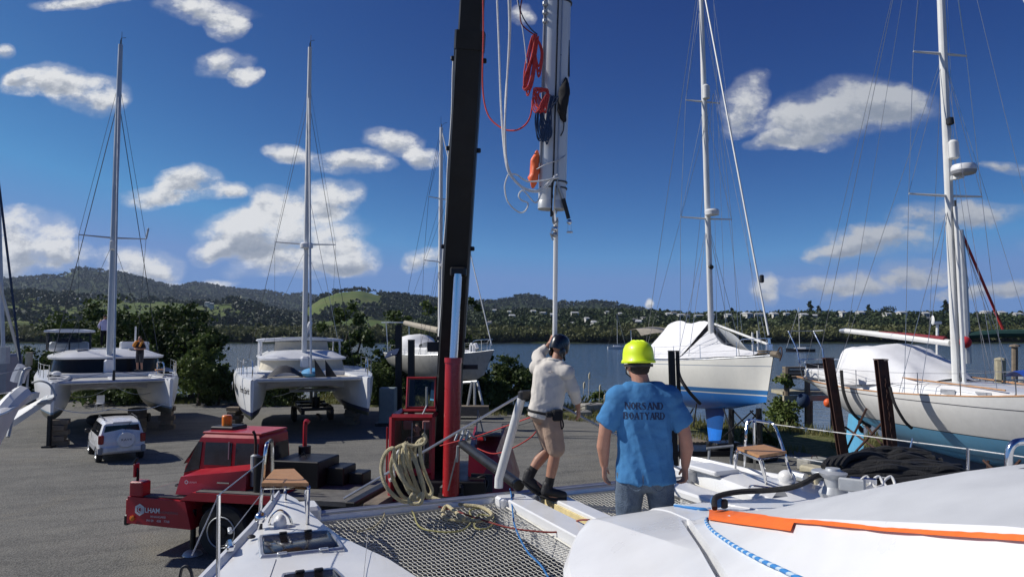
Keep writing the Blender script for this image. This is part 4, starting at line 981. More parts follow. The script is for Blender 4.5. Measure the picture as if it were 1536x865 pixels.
gl = bpy.data.materials.new('thin_glass'); gl.use_nodes = True; MATS['thin_glass'] = gl; nt = gl.node_tree
nt.nodes.remove(nt.nodes['Principled BSDF']); g1 = nd(nt, 'ShaderNodeBsdfTransparent'); g1.inputs[0].default_value = (.72,.76,.76,1); g2 = nd(nt, 'ShaderNodeBsdfGlossy'); g2.inputs['Roughness'].default_value = .03
fz = nd(nt, 'ShaderNodeFresnel', IOR=1.5); ms = nd(nt, 'ShaderNodeMixShader'); nt.links.new(fz.outputs[0], ms.inputs[0]); nt.links.new(g1.outputs[0], ms.inputs[1]); nt.links.new(g2.outputs[0], ms.inputs[2]); nt.links.new(ms.outputs[0], nt.nodes['Material Output'].inputs['Surface'])
# ------------------------------------------------------------------ catamarans on the hard
def cat_hull(root, y0, Lh, sg, hullmat, zd, zb, wmax, name='hull'):
    st = [(0,.55,zd-.35,zb+.55),(.18,.78,zd+.12,zb+.12),(.5,.86,zd+.16,zb),(.8,.62,zd+.06,zb+.02),(.93,.30,zd,zb+.06),(1,.075,zd-.03,zb+.12)]
    st = [(a, b_*wmax/.86, c, d) for a, b_, c, d in smooth_st(st)]
    rows = ring_hull(Lh, st, k0=.22, k1=.30, rb=.02, rs=.3, nr=14, nx=30)
    for r in rows:                              # flatter sheer with a chamfer
        x, y, z = r[-1]; r[-1] = (x, y*.90, z)
    full = [[(x, y0-y, z) for x, y, z in reversed(r[1:])]+[(x, y0+y, z) for x, y, z in r] for r in rows]
    b = MB(); b.grid(full); m_ = len(full[0]); b.f.append(tuple(range(m_))); b.mi.append(0)
    b.f.append(tuple(range((len(full)-1)*m_, len(full)*m_))); b.mi.append(0)
    h = b.build(name, hullmat, root, smooth=40)
    dk = MB(); dk.grid([[(r[-1][0], y0-r[-1][1]*.995, r[-1][2]-.01), (r[-1][0], y0, r[-1][2]+.04), (r[-1][0], y0+r[-1][1]*.995, r[-1][2]-.01)] for r in rows]); dk.build('deck', 'gelcoat', root)
    return rows
def bridge(root, Lh, s, zd, x0, x1, under):
    b = MB(); rings = []
    for x in np.linspace(x0, x1, 8):
        t = (x-x0)/(x1-x0); lift = .75*max(0, t-.7)/.3*.35; ring = []
        ys_ = [-s/2+.25, -s/2+.55, -s/4, 0, s/4, s/2-.55, s/2-.25]
        top = [(x, y, zd+.15) for y in ys_]; bot = [(x, y, under+lift-(.38 if abs(y) > s/2-.3 else .14 if abs(y) > s/2-.6 else 0)) for y in reversed(ys_)]
        rings.append(top+bot)
    b.loft(rings); return b.build('bridge_deck', 'gelcoat', root, smooth=35)
def stand(px, py, h, lab, D=None, cat='prop', n=5, w=.5):
    p = G(px, py, 0); t = thing('timber_block_stack', lab, cat, (p.x, p.y, 0), random.uniform(-.4, .4), 'blocking under the boats')
    for i in range(n):
        z0 = h*i/n; 
        MB().box((0,0,z0+h/n/2), (w*(1 if i % 2 else 1.5), w*(1.5 if i % 2 else 1), h/n-.01), bev=.015).build('block', 'timber', t, smooth=0)
    return t

band_mat('cat_hull_grey_bottom', [(1.36,(.085,.08,.055)),(1.44,(.12,.24,.36)),(9,(.80,.80,.80))], dirt=.10, streak=.07)
Yl = 31.0; sdir = V((.855,.52,0)); c1l = V(((84-768)/F*Yl, Yl, 0)); c1r = c1l+sdir*4.72; c1m = (c1l+c1r)/2; h1 = V((.54,-.842,0)); h1.normalize()
L1 = 12.4; k1_ = thing('catamaran', 'white catamaran with black wraparound windows and a man standing on its foredeck', 'catamaran', c1m-h1*L1, math.atan2(h1.y, h1.x))
sp1 = 4.72
for sg in (1,-1): rc1 = cat_hull(k1_, sg*sp1/2, L1, sg, 'cat_hull_grey_bottom', 2.76, .96, .92)
bridge(k1_, L1, sp1, 2.76, .6, 8.6, 1.95)
def cabin(root, x0, x1, w, z0, zw0, zw1, zr, win, taper=.55, frontx=1.0, roofmat='gelcoat', nm='cabin', mull=0):
    """wraparound window band between zw0 and zw1 under an overhanging roof"""
    def outline(k, z, off=0.0):
        pts = []
        for i in range(25):
            a = -math.pi/2+math.pi*i/24; ca, sa = math.cos(a), math.sin(a)
            pts.append((x1-frontx+frontx*k*math.copysign(abs(ca)**.7, ca)+off*ca, (w/2*k+off)*math.copysign(abs(sa)**.42, sa), z))
        return pts+[(x0, w/2*k+off, z), (x0, -w/2*k-off, z)]
    MB().loft([outline(1, z0), outline(.99, zw0)]).build(nm, 'gelcoat', root, smooth=40)
    MB().loft([outline(.985, zw0+.001), outline(.93, zw1)]).build('window_band', win, root, smooth=40)
    MB().loft([outline(.95, zw1+.001, .16), outline(.95, zw1+.10, .20), outline(.90, zw1+.2, .05), outline(.70, zr), outline(.2, zr+.06)]).build('roof', roofmat, root, smooth=50)
cabin(k1_, 2.2, 7.6, 5.3, 2.8, 2.86, 3.60, 4.02, 'cabin_glass', frontx=2.2)
MB().box((7.6,0,3.2), (.7,.5,.75), bev=.08).build('mast_pod', 'gelcoat', k1_)
MB().tube([(8.55,-sp1/2+.1,2.62),(8.55,sp1/2-.1,2.62)], .01, 4).build('aft_lacing', 'dark_wire', k1_)
MB().tube([(L1-.75,-sp1/2,2.66),(L1-.75,sp1/2,2.66)], .095, 10).build('crossbeam', 'alu', k1_)
for sg in (1,-1):
    MB().grid([[(8.6,sg*.08,2.72),(8.6,sg*(sp1/2-.42),2.72)],[(10.2,sg*.08,2.66),(10.2,sg*(sp1/2-.42),2.66)],[(L1-.85,sg*.08,2.69),(L1-.85,sg*(sp1/2-.3),2.69)]]).build('trampoline', 'tramp_cloth', k1_)
MB().box((10.0,0,2.68), (3.2,.22,.16), bev=.03).build('walkway_beam', 'gelcoat', k1_)
for sg in (1,-1): MB().tube([(L1-.3,sg*sp1/2,2.7),(L1-.72,0,3.15)], .012, 4).build('bridle', 'steel_wire', k1_)
MB().tube([(L1-.75,0,2.7),(L1-.72,0,3.2)], [.07,.05], 8).build('bridle_post', 'black_plastic', k1_)
def cat_rig(root, x, z0, z1, r_, s, span, zs_, fx, fz, mt='spar_grey', wr=.014, wm_='dark_wire', zh=None):
    zh = zh or z1-3.0
    MB().tube([(x,0,z0),(x,0,z0+(z1-z0)*.7),(x,0,z1)], [r_, r_, r_*.75], 12).build('mast', mt, root)
    for sg in (1,-1):
        MB().tube([(x,0,zs_),(x-.35,sg*span,zs_+.1)], [.05,.03], 6).build('spreader', mt, root)
        MB().tube([(x-1.6,sg*s*.55,2.9),(x,0,zh)], wr*1.4, 4).build('cap_shroud', wm_, root)
        MB().tube([(x-.9,sg*.5*s*.55,3.0),(x-.35,sg*span,zs_+.1),(x,0,zh+1)], wr*.75, 4).build('diamond_stay', wm_, root)
        MB().tube([(x-1.2,sg*s*.5,2.9),(x,0,zs_-.2)], wr*.75, 4).build('lower_shroud', wm_, root)
    MB().tube([(fx,0,fz),(x+.1,0,zh+.1)], .055, 7).build('furled_forestay', mt, root)
    MB().tube([(fx-2.4,.1,2.8),(x+.1,0,zs_+3)], wr*.6, 4).build('halyard', wm_, root)
    MB().tube([(x-.2,.16,z0),(x-.1,.08,z1-.5)], wr*.7, 4).build('halyard', wm_, root)
cat_rig(k1_, 7.3, 3.3, 20.3, .145, sp1, 1.55, 9.9, L1-.75, 3.1, wr=.013)
mast_head(k1_, 7.3, 20.3)
MB().box((7.45,0,9.5), (.3,.34,.5), bev=.05).build('mast_gear', 'spar_white', k1_)
MB().tube([(6.95,1.55,10.0),(6.95,1.65,10.6)], .05, 6).build('spreader_pole', 'spar_grey', k1_)
# helm hard top (left of the picture = starboard side of the boat) with its windscreen frame
hx0, hx1 = 2.6, 5.0; hyc = -1.75
MB().loft([[(x, hyc+y*k, z) for x, y in ((hx0,-1.15),(hx1-.3,-1.15),(hx1,-.7),(hx1,.7),(hx1-.3,1.15),(hx0,1.15))] for z, k in ((4.95,.96),(5.0,1.04),(5.08,1.0),(5.13,.6))]).build('hard_top', 'gelcoat', k1_, smooth=40)
MB().box((3.9,hyc,5.14), (.7,.8,.05)).build('skylight', 'flush_grey', k1_)
for sx, sy in ((hx0+.1,-1.05),(hx1-.2,-.95),(hx1-.1,.0),(hx1-.2,.95),(hx0+.1,1.05)): MB().tube([(sx+.25,hyc+sy,4.0),(sx,hyc+sy*.98,4.97)], .035, 6).build('screen_frame', 'black_plastic', k1_)
MB().add([(hx1+.1,hyc-1.0,4.15),(hx1+.1,hyc+1.0,4.15),(hx1-.12,hyc+.95,4.93),(hx1-.12,hyc-.95,4.93)], [(0,1,2,3)]).build('windscreen', 'thin_glass', k1_)
for hx_, hy_ in ((6.6,1.2),(6.6,-1.2),(5.2,-.2)): MB().box((hx_,hy_,4.08), (.55,.55,.05), bev=.015).build('roof_hatch', 'flush_grey', k1_)
for hy_ in (sp1/2,-sp1/2):
    for hx_ in (9.2,10.4): MB().box((hx_,hy_,2.93), (.5,.5,.04), bev=.012).build('deck_hatch', 'smoked', k1_)
    MB().box((11.6,hy_,2.86), (.12,.3,.06), bev=.02).build('cleat', 'chrome', k1_)
MB().box((3.6,hyc,4.2), (2.2,1.9,.5), bev=.1).build('helm_coaming', 'gelcoat', k1_)
MB().box((4.4,hyc,4.52), (.5,1.2,.22), bev=.05).build('dashboard', 'black_plastic', k1_)
rowsA = [[(x, y, z) for x, y, z in r] for r in rc1]
for sg in (1,-1):
    tops = []
    for x in (6.0,7.6,9.2,10.6,11.8):
        y = sg*(sp1/2+edge_at(rc1, x)[0]*.9); MB().tube([(x,y,2.85),(x,y,3.5)], .016, 5).build('stanchion', 'chrome', k1_); tops.append((x,y,2.85))
    for w in (.62,.32): MB().tube([(a,b_,c+w) for a,b_,c in tops], .007, 4).build('lifeline', 'steel_wire', k1_)
MB().tube(spline([(11.9,sp1/2-.3,2.85),(11.9,sp1/2-.3,3.45),(10.9,sp1/2-.4,3.5),(10.2,sp1/2-.4,3.45),(10.2,sp1/2-.4,2.85)], 4), .03, 6).build('pulpit_rail', 'chrome', k1_)
MB().box((10.9,sp1/2-.35,3.12), (.55,.4,.06)).build('pulpit_seat', 'teak', k1_)
MB().ell((9.3,-sp1/2+.1,2.98), (.28,.22,.14), 10, 6).build('deck_hatch_cover', 'old_gelcoat', k1_)
MB().box((5.2,1.3,4.2), (.9,1.4,.5), bev=.05).build('solar_box', 'gelcoat', k1_)
MB().tube([(4.4,1.4,4.1),(4.4,1.4,5.3)], .05, 7).build('aerial', 'spar_white', k1_)
for a, b_ in [((L1-.8,.1,2.6),(8.2,-1.9,1.9)),((L1-.8,-.1,2.6),(9.0,2.1,2.0))]: MB().tube(sag(a, b_, .35), .02, 5).build('mooring_line', 'rope_white', k1_)
for sg in (1,-1): MB().tube(sag((L1-.2,sg*sp1/2,1.7),(L1-.2,0,1.5),.25)+[(L1-.2,0,1.5)], .018, 5).build('bow_line', 'rope_white', k1_)

band_mat('cat_hull_navy', [(1.16,(.095,.095,.055)),(1.33,(.02,.03,.09)),(9,(.80,.80,.79))], dirt=.10, streak=.06)
Yl = 32.0; c2l = V(((381-768)/F*Yl, Yl, 0)); sdir = V((.934,.356,0)); c2r = c2l+sdir*5.25; c2m = (c2l+c2r)/2; h2 = V((.356,-.934,0)); h2.normalize(); L2 = 12.0; sp2 = 5.25
k2_ = thing('catamaran', 'white catamaran with navy boot stripe, cream window covers and a script name', 'catamaran', c2m-h2*L2, math.atan2(h2.y, h2.x))
for sg in (1,-1): rc2 = cat_hull(k2_, sg*sp2/2, L2, sg, 'cat_hull_navy', 2.80, .86, .92)
bridge(k2_, L2, sp2, 2.8, .6, 8.4, 1.95)
cabin(k2_, 1.8, 7.6, 4.5, 2.9, 2.98, 3.50, 3.95, 'cream_cover', frontx=2.0)
MB().box((7.5,0,3.4), (.6,.5,.6), bev=.1).build('mast_pod', 'gelcoat', k2_)
MB().tube([(L2-.7,-sp2/2,2.72),(L2-.7,sp2/2,2.72)], .10, 10).build('crossbeam', 'alu_paint', k2_)
for sg in (1,-1): MB().grid([[(8.3,sg*.08,2.74),(8.3,sg*(sp2/2-.5),2.74)],[(L2-.8,sg*.08,2.72),(L2-.8,sg*(sp2/2-.3),2.72)]]).build('trampoline', 'canvas_beige', k2_)
cat_rig(k2_, 7.0, 3.5, 20.6, .13, sp2, 1.6, 9.7, L2-.7, 3.0, mt='spar_white', wr=.009); mast_head(k2_, 7.0, 20.6)
MB().lathe((7.25,0,9.6), [(.1,-.15),(.33,-.12),(.35,.08),(.28,.16),(.04,.2)], 14).build('radar_dome', 'gelcoat', k2_)
MB().tube([(6.3,2.1,3.3),(6.9,.2,12)], .012, 4).build('topping_lift', 'steel_wire', k2_)
# long bimini roof on posts
MB().loft([[(x, y*k, z+.10*(1-(y/2.3)**2)) for x, y in ((1.2,-2.3),(4.6,-2.3),(5.2,-1.2),(5.3,0),(5.2,1.2),(4.6,2.3),(1.2,2.3))] for z, k in ((4.44,.98),(4.49,1.03),(4.57,1.0),(4.62,.85))]).build('bimini_roof', 'gelcoat', k2_, smooth=45)
for sx, sy in ((1.4,2.15),(1.4,-2.15),(4.6,2.15),(4.6,-2.15)): MB().tube([(sx,sy,3.0),(sx,sy,4.46)], .05 if sy > 0 else .09, 8).build('bimini_post', 'gelcoat', k2_)
MB().add([(5.15,-1.5,3.85),(5.15,1.5,3.85),(5.0,1.4,4.44),(5.0,-1.4,4.44)], [(0,1,2,3)]).build('windscreen', 'cream_cover', k2_)
for x, y in ((3.2,.3),(5.6,.9),(5.6,-.9)): MB().box((x,y,4.64 if x < 5 else 3.93), (.7,1.0,.05)).build('roof_hatch', 'flush_grey', k2_)
MB().tube([(6.7,0,4.6),(4.6,.5,5.5)], [.17,.13], 8).build('boom', 'grey_cloth', k2_)
for sg in (1,-1):
    tops = []
    for x in (5.0,6.8,8.4,9.8,11.2):
        y = sg*(sp2/2+edge_at(rc2, x)[0]*.9); MB().tube([(x,y,2.9),(x,y,3.6)], .016, 5).build('stanchion', 'chrome', k2_); tops.append((x,y,2.9))
    for w in (.66,.34): MB().tube([(a,b_,c+w) for a,b_,c in tops], .007, 4).build('lifeline', 'steel_wire', k2_)
    for sh in ((.35,.95),):
        MB().tube(spline([(L2-.4,sg*sp2/2,2.85),(L2-.4,sg*sp2/2,3.55),(L2-1.4,sg*(sp2/2+.1),3.65),(L2-2.6,sg*(sp2/2+.3),3.65),(L2-3.4,sg*(sp2/2+.4),3.6),(L2-3.4,sg*(sp2/2+.4),2.9)], 4), .026, 6).build('pulpit_rail', 'chrome', k2_)
for nm, x in (('hull_window', 7.2),):
    b_, z_ = edge_at(rc2, 7.6); 
    MB().box((8.0,-(sp2/2+.905),2.28), (2.4,.05,.30), bev=.02).build(nm, 'cabin_glass', k2_)
# name on the outer bow
vs, fs = text_mb('Free Spirit', .42, shear=.35, bold=.004)
def bow_pt(x, z):                               # outer skin of the starboard hull
    xs = [r[0][0] for r in rc2]; best = None
    j = int(interp(x, xs, range(len(xs)))); r = rc2[j]
    y = interp(z, [p[2] for p in r], [p[1] for p in r]); r2 = rc2[min(j+1, len(rc2)-1)]; y2_ = interp(z, [p[2] for p in r2], [p[1] for p in r2])
    f = interp(x, xs, range(len(xs)))-j; return y*(1-f)+y2_*f
nb = MB(); nb.add([(10.9+px_*.98, -(sp2/2+bow_pt(10.9+px_*.98, 2.25+pz_*1.0))-.012, 2.25+pz_) for px_, pz_, _ in vs], fs); nb.build('name_lettering', 'lettering_dark', k2_, smooth=0)
g_ = MB().grid(cloth([[(9.3,-1.9,2.8),(9.3,-1.3,3.25),(9.3,-.7,3.1),(9.3,-.3,2.8)],[(9.9,-1.95,2.8),(9.9,-1.3,3.35),(9.9,-.7,3.2),(9.9,-.2,2.8)],[(10.4,-1.8,2.8),(10.4,-1.2,3.0),(10.4,-.7,2.95),(10.4,-.3,2.8)]], 3, .1, 2)).build('sail_heap', 'tarp_dark', None, loc=k2_.location); g_.rotation_euler = k2_.rotation_euler
tag(g_, 'dark heaped sail lying on the trampoline of the second catamaran', 'sail')
g_ = MB().ell((9.9,.2,2.95), (.7,.55,.25), 14, 8).build('kayak_bundle', 'blue_cloth', None, loc=k2_.location); g_.rotation_euler = k2_.rotation_euler
tag(g_, 'pale blue bundle on the trampoline of the second catamaran', 'bundle')
for a, b_, z in ((.25,.9,3.7),(.75,.55,3.65)):
    g_ = MB().add([(L2-1.2,a,2.78),(L2-.8,a+.5,2.78),(L2-.75,a-.1,z),(L2-1.5,a+.3,2.78)], [(0,1,2),(1,3,2),(3,0,2),(0,3,1)]).build('folded_cover', 'tarp_dark', None, loc=k2_.location); g_.rotation_euler = k2_.rotation_euler
    tag(g_, 'dark folded cover standing %s the bridle of the second catamaran' % ('against' if a < .5 else 'to the right of'), 'cover')
MB().tube(sag((L2-.75,.2,2.75),(8.3,-1.6,1.7),.15), .018, 5).build('mooring_line', 'rope_white', k2_)

stand(88, 668, 1.15, 'square timber stack under the left bow of the first catamaran'); stand(205, 648, 1.2, 'timber stack under the bridge deck of the first catamaran, behind the white car'); stand(250, 643, 1.15, 'timber stack under the right hull of the first catamaran')
stand(352, 640, 1.05, 'low timber stack under the left hull of the second catamaran'); stand(528, 636, 1.05, 'timber stack under the right hull of the second catamaran')
p = G(73, 671); t = thing('boat_prop', 'steel prop with a foot pad under the first catamaran left bow', 'prop', (p.x, p.y, 0)); MB().box((0,0,.72), (.14,.14,1.3)).build('post', 'black_steel', t, smooth=0); MB().box((0,0,.04), (.4,.4,.08)).build('foot_pad', 'black_steel', t, smooth=0)
p = G(167, 640); t = thing('inflatable_dinghy', 'black upturned dinghy lying in the shade under the first catamaran', 'dinghy', (p.x, p.y+1, 0), .2)
MB().tube(spline([(1.2,.6,.3),(-.6,.65,.3),(-1.3,.4,.3),(-1.5,0,.3),(-1.3,-.4,.3),(-.6,-.65,.3),(1.2,-.6,.3)], 5), .24, 10).build('tube', 'rubber', t); MB().ell((-.1,0,.4), (1.2,.6,.2), 12, 6).build('bottom', 'rubber', t)
p = G(149, 615); t = thing('garden_chair', 'pale plastic chair under the bridge deck of the first catamaran', 'chair', (p.x, p.y, 0), .3)
MB().box((0,0,.42), (.45,.45,.04)).build('seat', 'old_gelcoat', t); MB().box((0,.22,.68), (.45,.04,.5)).build('backrest', 'old_gelcoat', t)
for sx in (-.2,.2):
    for sy in (-.2,.2): MB().tube([(sx,sy,0),(sx,sy,.42)], .02, 5).build('leg', 'old_gelcoat', t)
# hydraulic trailer under the second catamaran
p = G(458, 636); t = thing('boat_trailer', 'dark steel boat trailer parked under the second catamaran', 'trailer', (p.x, p.y+1.5, 0), math.atan2(h2.y, h2.x))
for sy in (-.75,.75): MB().box((0,sy,.75), (5.0,.18,.22)).build('side_beam', 'black_steel', t, smooth=0)
for x in (-2,0,2): MB().box((x,0,.86), (.16,1.7,.16)).build('cross_member', 'black_steel', t, smooth=0)
for sx in (-1.2,-.3):
    for sy in (-1.0,1.0): MB().lathe((sx,sy,.38), [(.2,-.13),(.36,-.12),(.38,-.06),(.38,.06),(.36,.12),(.2,.13)], 18, axis='y').build('wheel', 'rubber', t)
MB().box((3.4,0,.6), (1.9,.16,.16)).build('drawbar', 'black_steel', t, smooth=0)
for sx in (-1.5,1.2): MB().tube([(sx,0,.9),(sx,0,1.7)], .09, 8).build('ram', 'galv', t)
MB().box((.2,0,1.75), (1.2,2.6,.12)).build('support_pad', 'old_gelcoat', t, smooth=0)
MB().lathe((1.4,.0,1.15), [(.02,-.3),(.2,-.3),(.22,.3),(.02,.3)], 12).build('oil_tank', 'black_steel', t)
# ================================================================== white four-wheel-drive car
def wheel(root, c, r_, w, axis='y', hub='alu', n=24, double=False, face=1):
    t = MB().lathe(c, [(r_*.55,-w/2*.8),(r_*.62,-w/2),(r_*.93,-w/2),(r_,-w/2*.7),(r_,w/2*.7),(r_*.93,w/2),(r_*.62,w/2),(r_*.55,w/2*.8)], n, axis=axis).build('wheel', 'rubber', root)
    cc = list(c); cc[{'x':0,'y':1}[axis]] += face*w*.42
    MB().lathe(cc, [(.01,-.03),(r_*.58,-.03),(r_*.60,.01),(r_*.5,.02),(r_*.42,-.02),(r_*.2,-.01),(r_*.18,.03),(.01,.035)], n, axis=axis).build('rim', hub, t)
    return t
D_ = 28.5; X_ = (180-768)/F*D_
car = thing('parked_car', 'white four wheel drive car with a covered spare wheel on its back door', 'car', (X_, D_, 0), math.atan2(.80, -.60))
def body_ring(x, w, z0, z1, zr, wr, tw=.10):
    return [(x,-w*.93,z0),(x,-w,z0+.18),(x,-w,z1-.25),(x,-w*.97,z1),(x,-wr,zr-.06),(x,-wr*.9,zr),(x,0,zr+.025),(x,wr*.9,zr),(x,wr,zr-.06),(x,w*.97,z1),(x,w,z1-.25),(x,w,z0+.18),(x,w*.93,z0)]
prof = [(-1.86,.80,.42,.98,1.0,.62),(-1.80,.85,.36,1.03,1.12,.78),(-1.72,.86,.34,1.05,1.58,.66),(-1.45,.865,.34,1.05,1.66,.67),(-.3,.865,.32,1.04,1.69,.69),(.35,.865,.32,1.03,1.66,.67),(1.05,.86,.32,1.02,1.09,.70),(1.6,.84,.34,.96,.99,.6),(1.86,.78,.38,.85,.88,.5),(1.93,.70,.42,.70,.72,.4)]
car.scale = (.93,.93,.93)
b = MB().loft([body_ring(*p) for p in prof]); b.build('body', 'car_white', car, smooth=35)
def quad(nm, pts, m, root, t=.012):
    a, b_, c = V(pts[0]), V(pts[1]), V(pts[2]); n = (b_-a).cross(c-a).normalized()*t
    return MB().prism([V(p) for p in pts], n).build(nm, m, root, smooth=0)
quad('rear_window', [(-1.795,-.68,1.12),(-1.795,.68,1.12),(-1.745,.60,1.50),(-1.745,-.60,1.50)], 'car_glass', car, .03)
for sg in (1,-1):
    for nm, xa, xb, xc, xd in (('rear_side_window',-1.5,-.55,-.55,-1.42),('front_side_window',-.48,.72,.28,-.48)):
        pts = [(xa,sg*.825,1.09),(xb,sg*.825,1.09),(xc,sg*.700,1.55),(xd,sg*.705,1.55)]
        quad(nm, pts if sg < 0 else pts[::-1], 'car_glass', car, .022)
    MB().box((-1.83,sg*.76,.96), (.14,.20,.36), bev=.03).build('tail_light', 'lamp_red', car)
    MB().tube([(-1.4,sg*.60,1.70),(-1.3,sg*.60,1.76),(.2,sg*.62,1.77),(.35,sg*.62,1.70)], .018, 6).build('roof_rail', 'black_plastic', car)
    MB().box((.62,sg*.98,1.10), (.12,.22,.17), bev=.04).build('door_mirror', 'black_plastic', car)
    MB().box((0,sg*.868,.52), (1.7,.02,.20), bev=.008).build('side_cladding', 'grey_plastic', car)
    for x in (-1.25,1.22): wheel(car, (x,sg*.76,.34), .34, .22, face=sg)
    MB().box((-1.78,sg*.79,.52), (.36,.16,.30), bev=.04).build('bumper_corner', 'grey_plastic', car)
MB().box((-1.86,0,.55), (.16,1.4,.24), bev=.04).build('rear_bumper', 'car_white', car)
MB().lathe((-1.98,-.12,.93), [(.02,-.10),(.30,-.10),(.335,-.05),(.335,.06),(.31,.10),(.02,.10)], 26, axis='x').build('spare_wheel_cover', 'car_white', car)
vs, fs = text_mb('FOUR V3' if False else 'RAV4', .13); MB().add([(-2.085,-.12-x*1.25,.93+y) for x,y,_ in vs], fs).build('spare_cover_lettering', 'lettering_dark', car, smooth=0)
MB().box((-1.95,.36,.56), (.03,.36,.12)).build('number_plate', 'plate', car)
MB().tube([(-1.74,-.3,1.58),(-1.79,-.1,1.3)], .012, 4).build('wiper', 'black_plastic', car)
MB().box((-1.74,0,1.62), (.16,.7,.05), bev=.02).build('spoiler', 'car_white', car)

# ================================================================== red mobile crane
crane = thing('mobile_crane', 'red and black mobile crane lifting the mast with its tall raised boom', 'crane', (-8.36, 17.17, 0), math.atan2(.2, -.97))
CW = WM[crane.name]
def cpart(b, nm, m, par=None, smooth=30, world=False):
    return b.build(nm, m, crane if par is None else par, world=world, smooth=smooth)
# chassis
cpart(MB().box((-5.6,0,.82), (8.2,1.5,.42), bev=.03), 'chassis', 'black_steel', smooth=0)
cpart(MB().hexa([(0,-1.25,.68),(-1.62,-1.25,.62),(-1.62,1.25,.62),(0,1.25,.68)], [(0,-1.25,1.26),(-1.45,-1.25,1.22),(-1.45,1.25,1.22),(0,1.25,1.26)]), 'nose_panel', 'truck_red', smooth=0)
cpart(MB().box((-.75,0,1.262), (1.38,2.3,.03)), 'front_deck', 'deck_grey', smooth=0)
cpart(MB().box((.035,1.0,.92), (.06,.45,.56), bev=.02), 'bumper_end', 'truck_red')
cpart(MB().box((.04,0,.74), (.10,2.5,.24), bev=.03), 'front_bumper', 'black_steel')
cpart(MB().box((-.18,1.08,1.42), (.34,.30,.34), bev=.03), 'tool_box', 'truck_red')
hk = cpart(MB().tube(spline([(-.12,1.1,1.55),(-.12,1.1,1.8),(-.02,1.1,1.95),(-.1,1.1,2.1)], 4), .03, 6), 'mirror_arm', 'black_steel'); MB().box((-.08,1.1,1.82), (.05,.16,.30), bev=.02).build('mirror', 'truck_red', hk)
cpart(MB().tube(spline([(-.5,.2,1.28),(-.9,.5,1.32),(-1.1,.1,1.3),(-.7,-.4,1.31),(-.4,.1,1.3)], 5, True), .03, 5, closed=True), 'deck_cable', 'black_plastic')
# lettering on the nose panel (the near face)
def ptxt(txt, size, cx, cz, m, nm, y=1.256, **k):
    vs, fs = text_mb(txt, size, **k); return cpart(MB().add([(cx-x, y+.004, cz+z) for x,z,_ in vs], fs), nm, m, smooth=0)
ptxt('ULHAM', .145, -.60, .985, 'lettering', 'lettering', bold=.004)
ptxt('ENGINEERING', .075, -1.06, .955, 'lettering_dim', 'lettering')
ptxt('WHANGAREI', .066, -.80, .855, 'lettering', 'lettering')
for k_, (w_, x_) in enumerate((('PH 09',-.60),('438',-.82),('7768',-1.02))): ptxt(w_, .072, x_, .765, 'lettering', 'lettering')
hx = MB(); q = [(math.cos(math.pi/6+k*math.pi/3), math.sin(math.pi/6+k*math.pi/3)) for k in range(6)]
hx.add([(-.33-x*.135, 1.260, .99+y*.135) for x,y in q]+[(-.33-x*.078, 1.260, .99+y*.078) for x,y in q], [(i,(i+1)%6,6+(i+1)%6,6+i) for i in range(6)]); cpart(hx, 'hexagon_emblem', 'lettering', smooth=0)
ptxt('C', .17, -.335, .99, 'lettering', 'lettering', bold=.006)
cpart(MB().lathe((-.16,1.27,.80), [(.01,-.01),(.06,-.01),(.06,.02),(.01,.03)], 10, axis='y'), 'indicator', 'amber')
# raised deck and mudguard over the front wheel
cpart(MB().hexa([(-1.30,.35,1.24),(-3.6,.35,1.24),(-3.6,1.25,1.24),(-1.30,1.25,1.24)], [(-1.62,.35,1.42),(-3.6,.35,1.42),(-3.6,1.25,1.42),(-1.62,1.25,1.42)]), 'mudguard', 'truck_red', smooth=0)
cpart(MB().box((-2.65,.80,1.43), (1.9,.86,.03)), 'mudguard_top', 'deck_grey', smooth=0)
cpart(MB().box((-5.3,0,1.33), (3.4,2.45,.10)), 'carrier_deck', 'deck_grey', smooth=0)
for sg in (1,-1):
    for x in (-2.35,-6.9,-8.2): wheel(crane, (x, sg*1.02, .60), .60, .42, face=sg, hub='black_steel')
cpart(MB().tube([(-2.35+.33*math.cos(a), 1.245, .60+.33*math.sin(a)) for a in np.linspace(0, 6.28, 25)[:-1]], .014, 5, closed=True), 'wheel_ring', 'galv')
for x, y in ((-1.5,1.0),(-4.6,1.1)):
    cpart(MB().cyl((x,y,.1), (x,y,1.0), .06, n=8), 'outrigger_leg', 'black_steel'); cpart(MB().lathe((x,y,.05), [(.02,-.04),(.22,-.04),(.18,.02),(.06,.08)], 12), 'outrigger_pad', 'galv')
# half cab
cab = MB(); 
def cabring(z, x0, x1, y0, y1): return [(x0,y0,z),(x1,y0,z),(x1,y1,z),(x0,y1,z)]
cab.loft([cabring(1.0,-0.670,-2.580,-1.2,.18), cabring(1.45,-0.600,-2.580,-1.22,.2), cabring(1.75,-0.670,-2.580,-1.22,.2), cabring(2.45,-1.030,-2.550,-1.14,.14), cabring(2.55,-1.130,-2.480,-1.06,.06)])
cabo = cpart(cab, 'truck_cab', 'truck_red', smooth=25)
MB().box((-1.800,-.5,2.545), (1.55,1.18,.05), bev=.02).build('roof_panel', 'truck_red', cabo)
def cw(nm, pts): return quad(nm, pts, 'truck_glass', cabo, .02)
def cy_(x, z): return .2-.06*(max(0, z-1.75)/.67)+.004
cw('side_window', [(-1.170,cy_(0,1.82),1.82),(-1.170,cy_(0,2.34),2.34),(-1.870,cy_(0,2.34),2.34),(-1.870,cy_(0,1.82),1.82)][::-1])
cw('side_window', [(-1.970,cy_(0,1.82),1.82),(-1.970,cy_(0,2.34),2.34),(-2.550,cy_(0,2.34),2.34),(-2.550,cy_(0,1.82),1.82)][::-1])
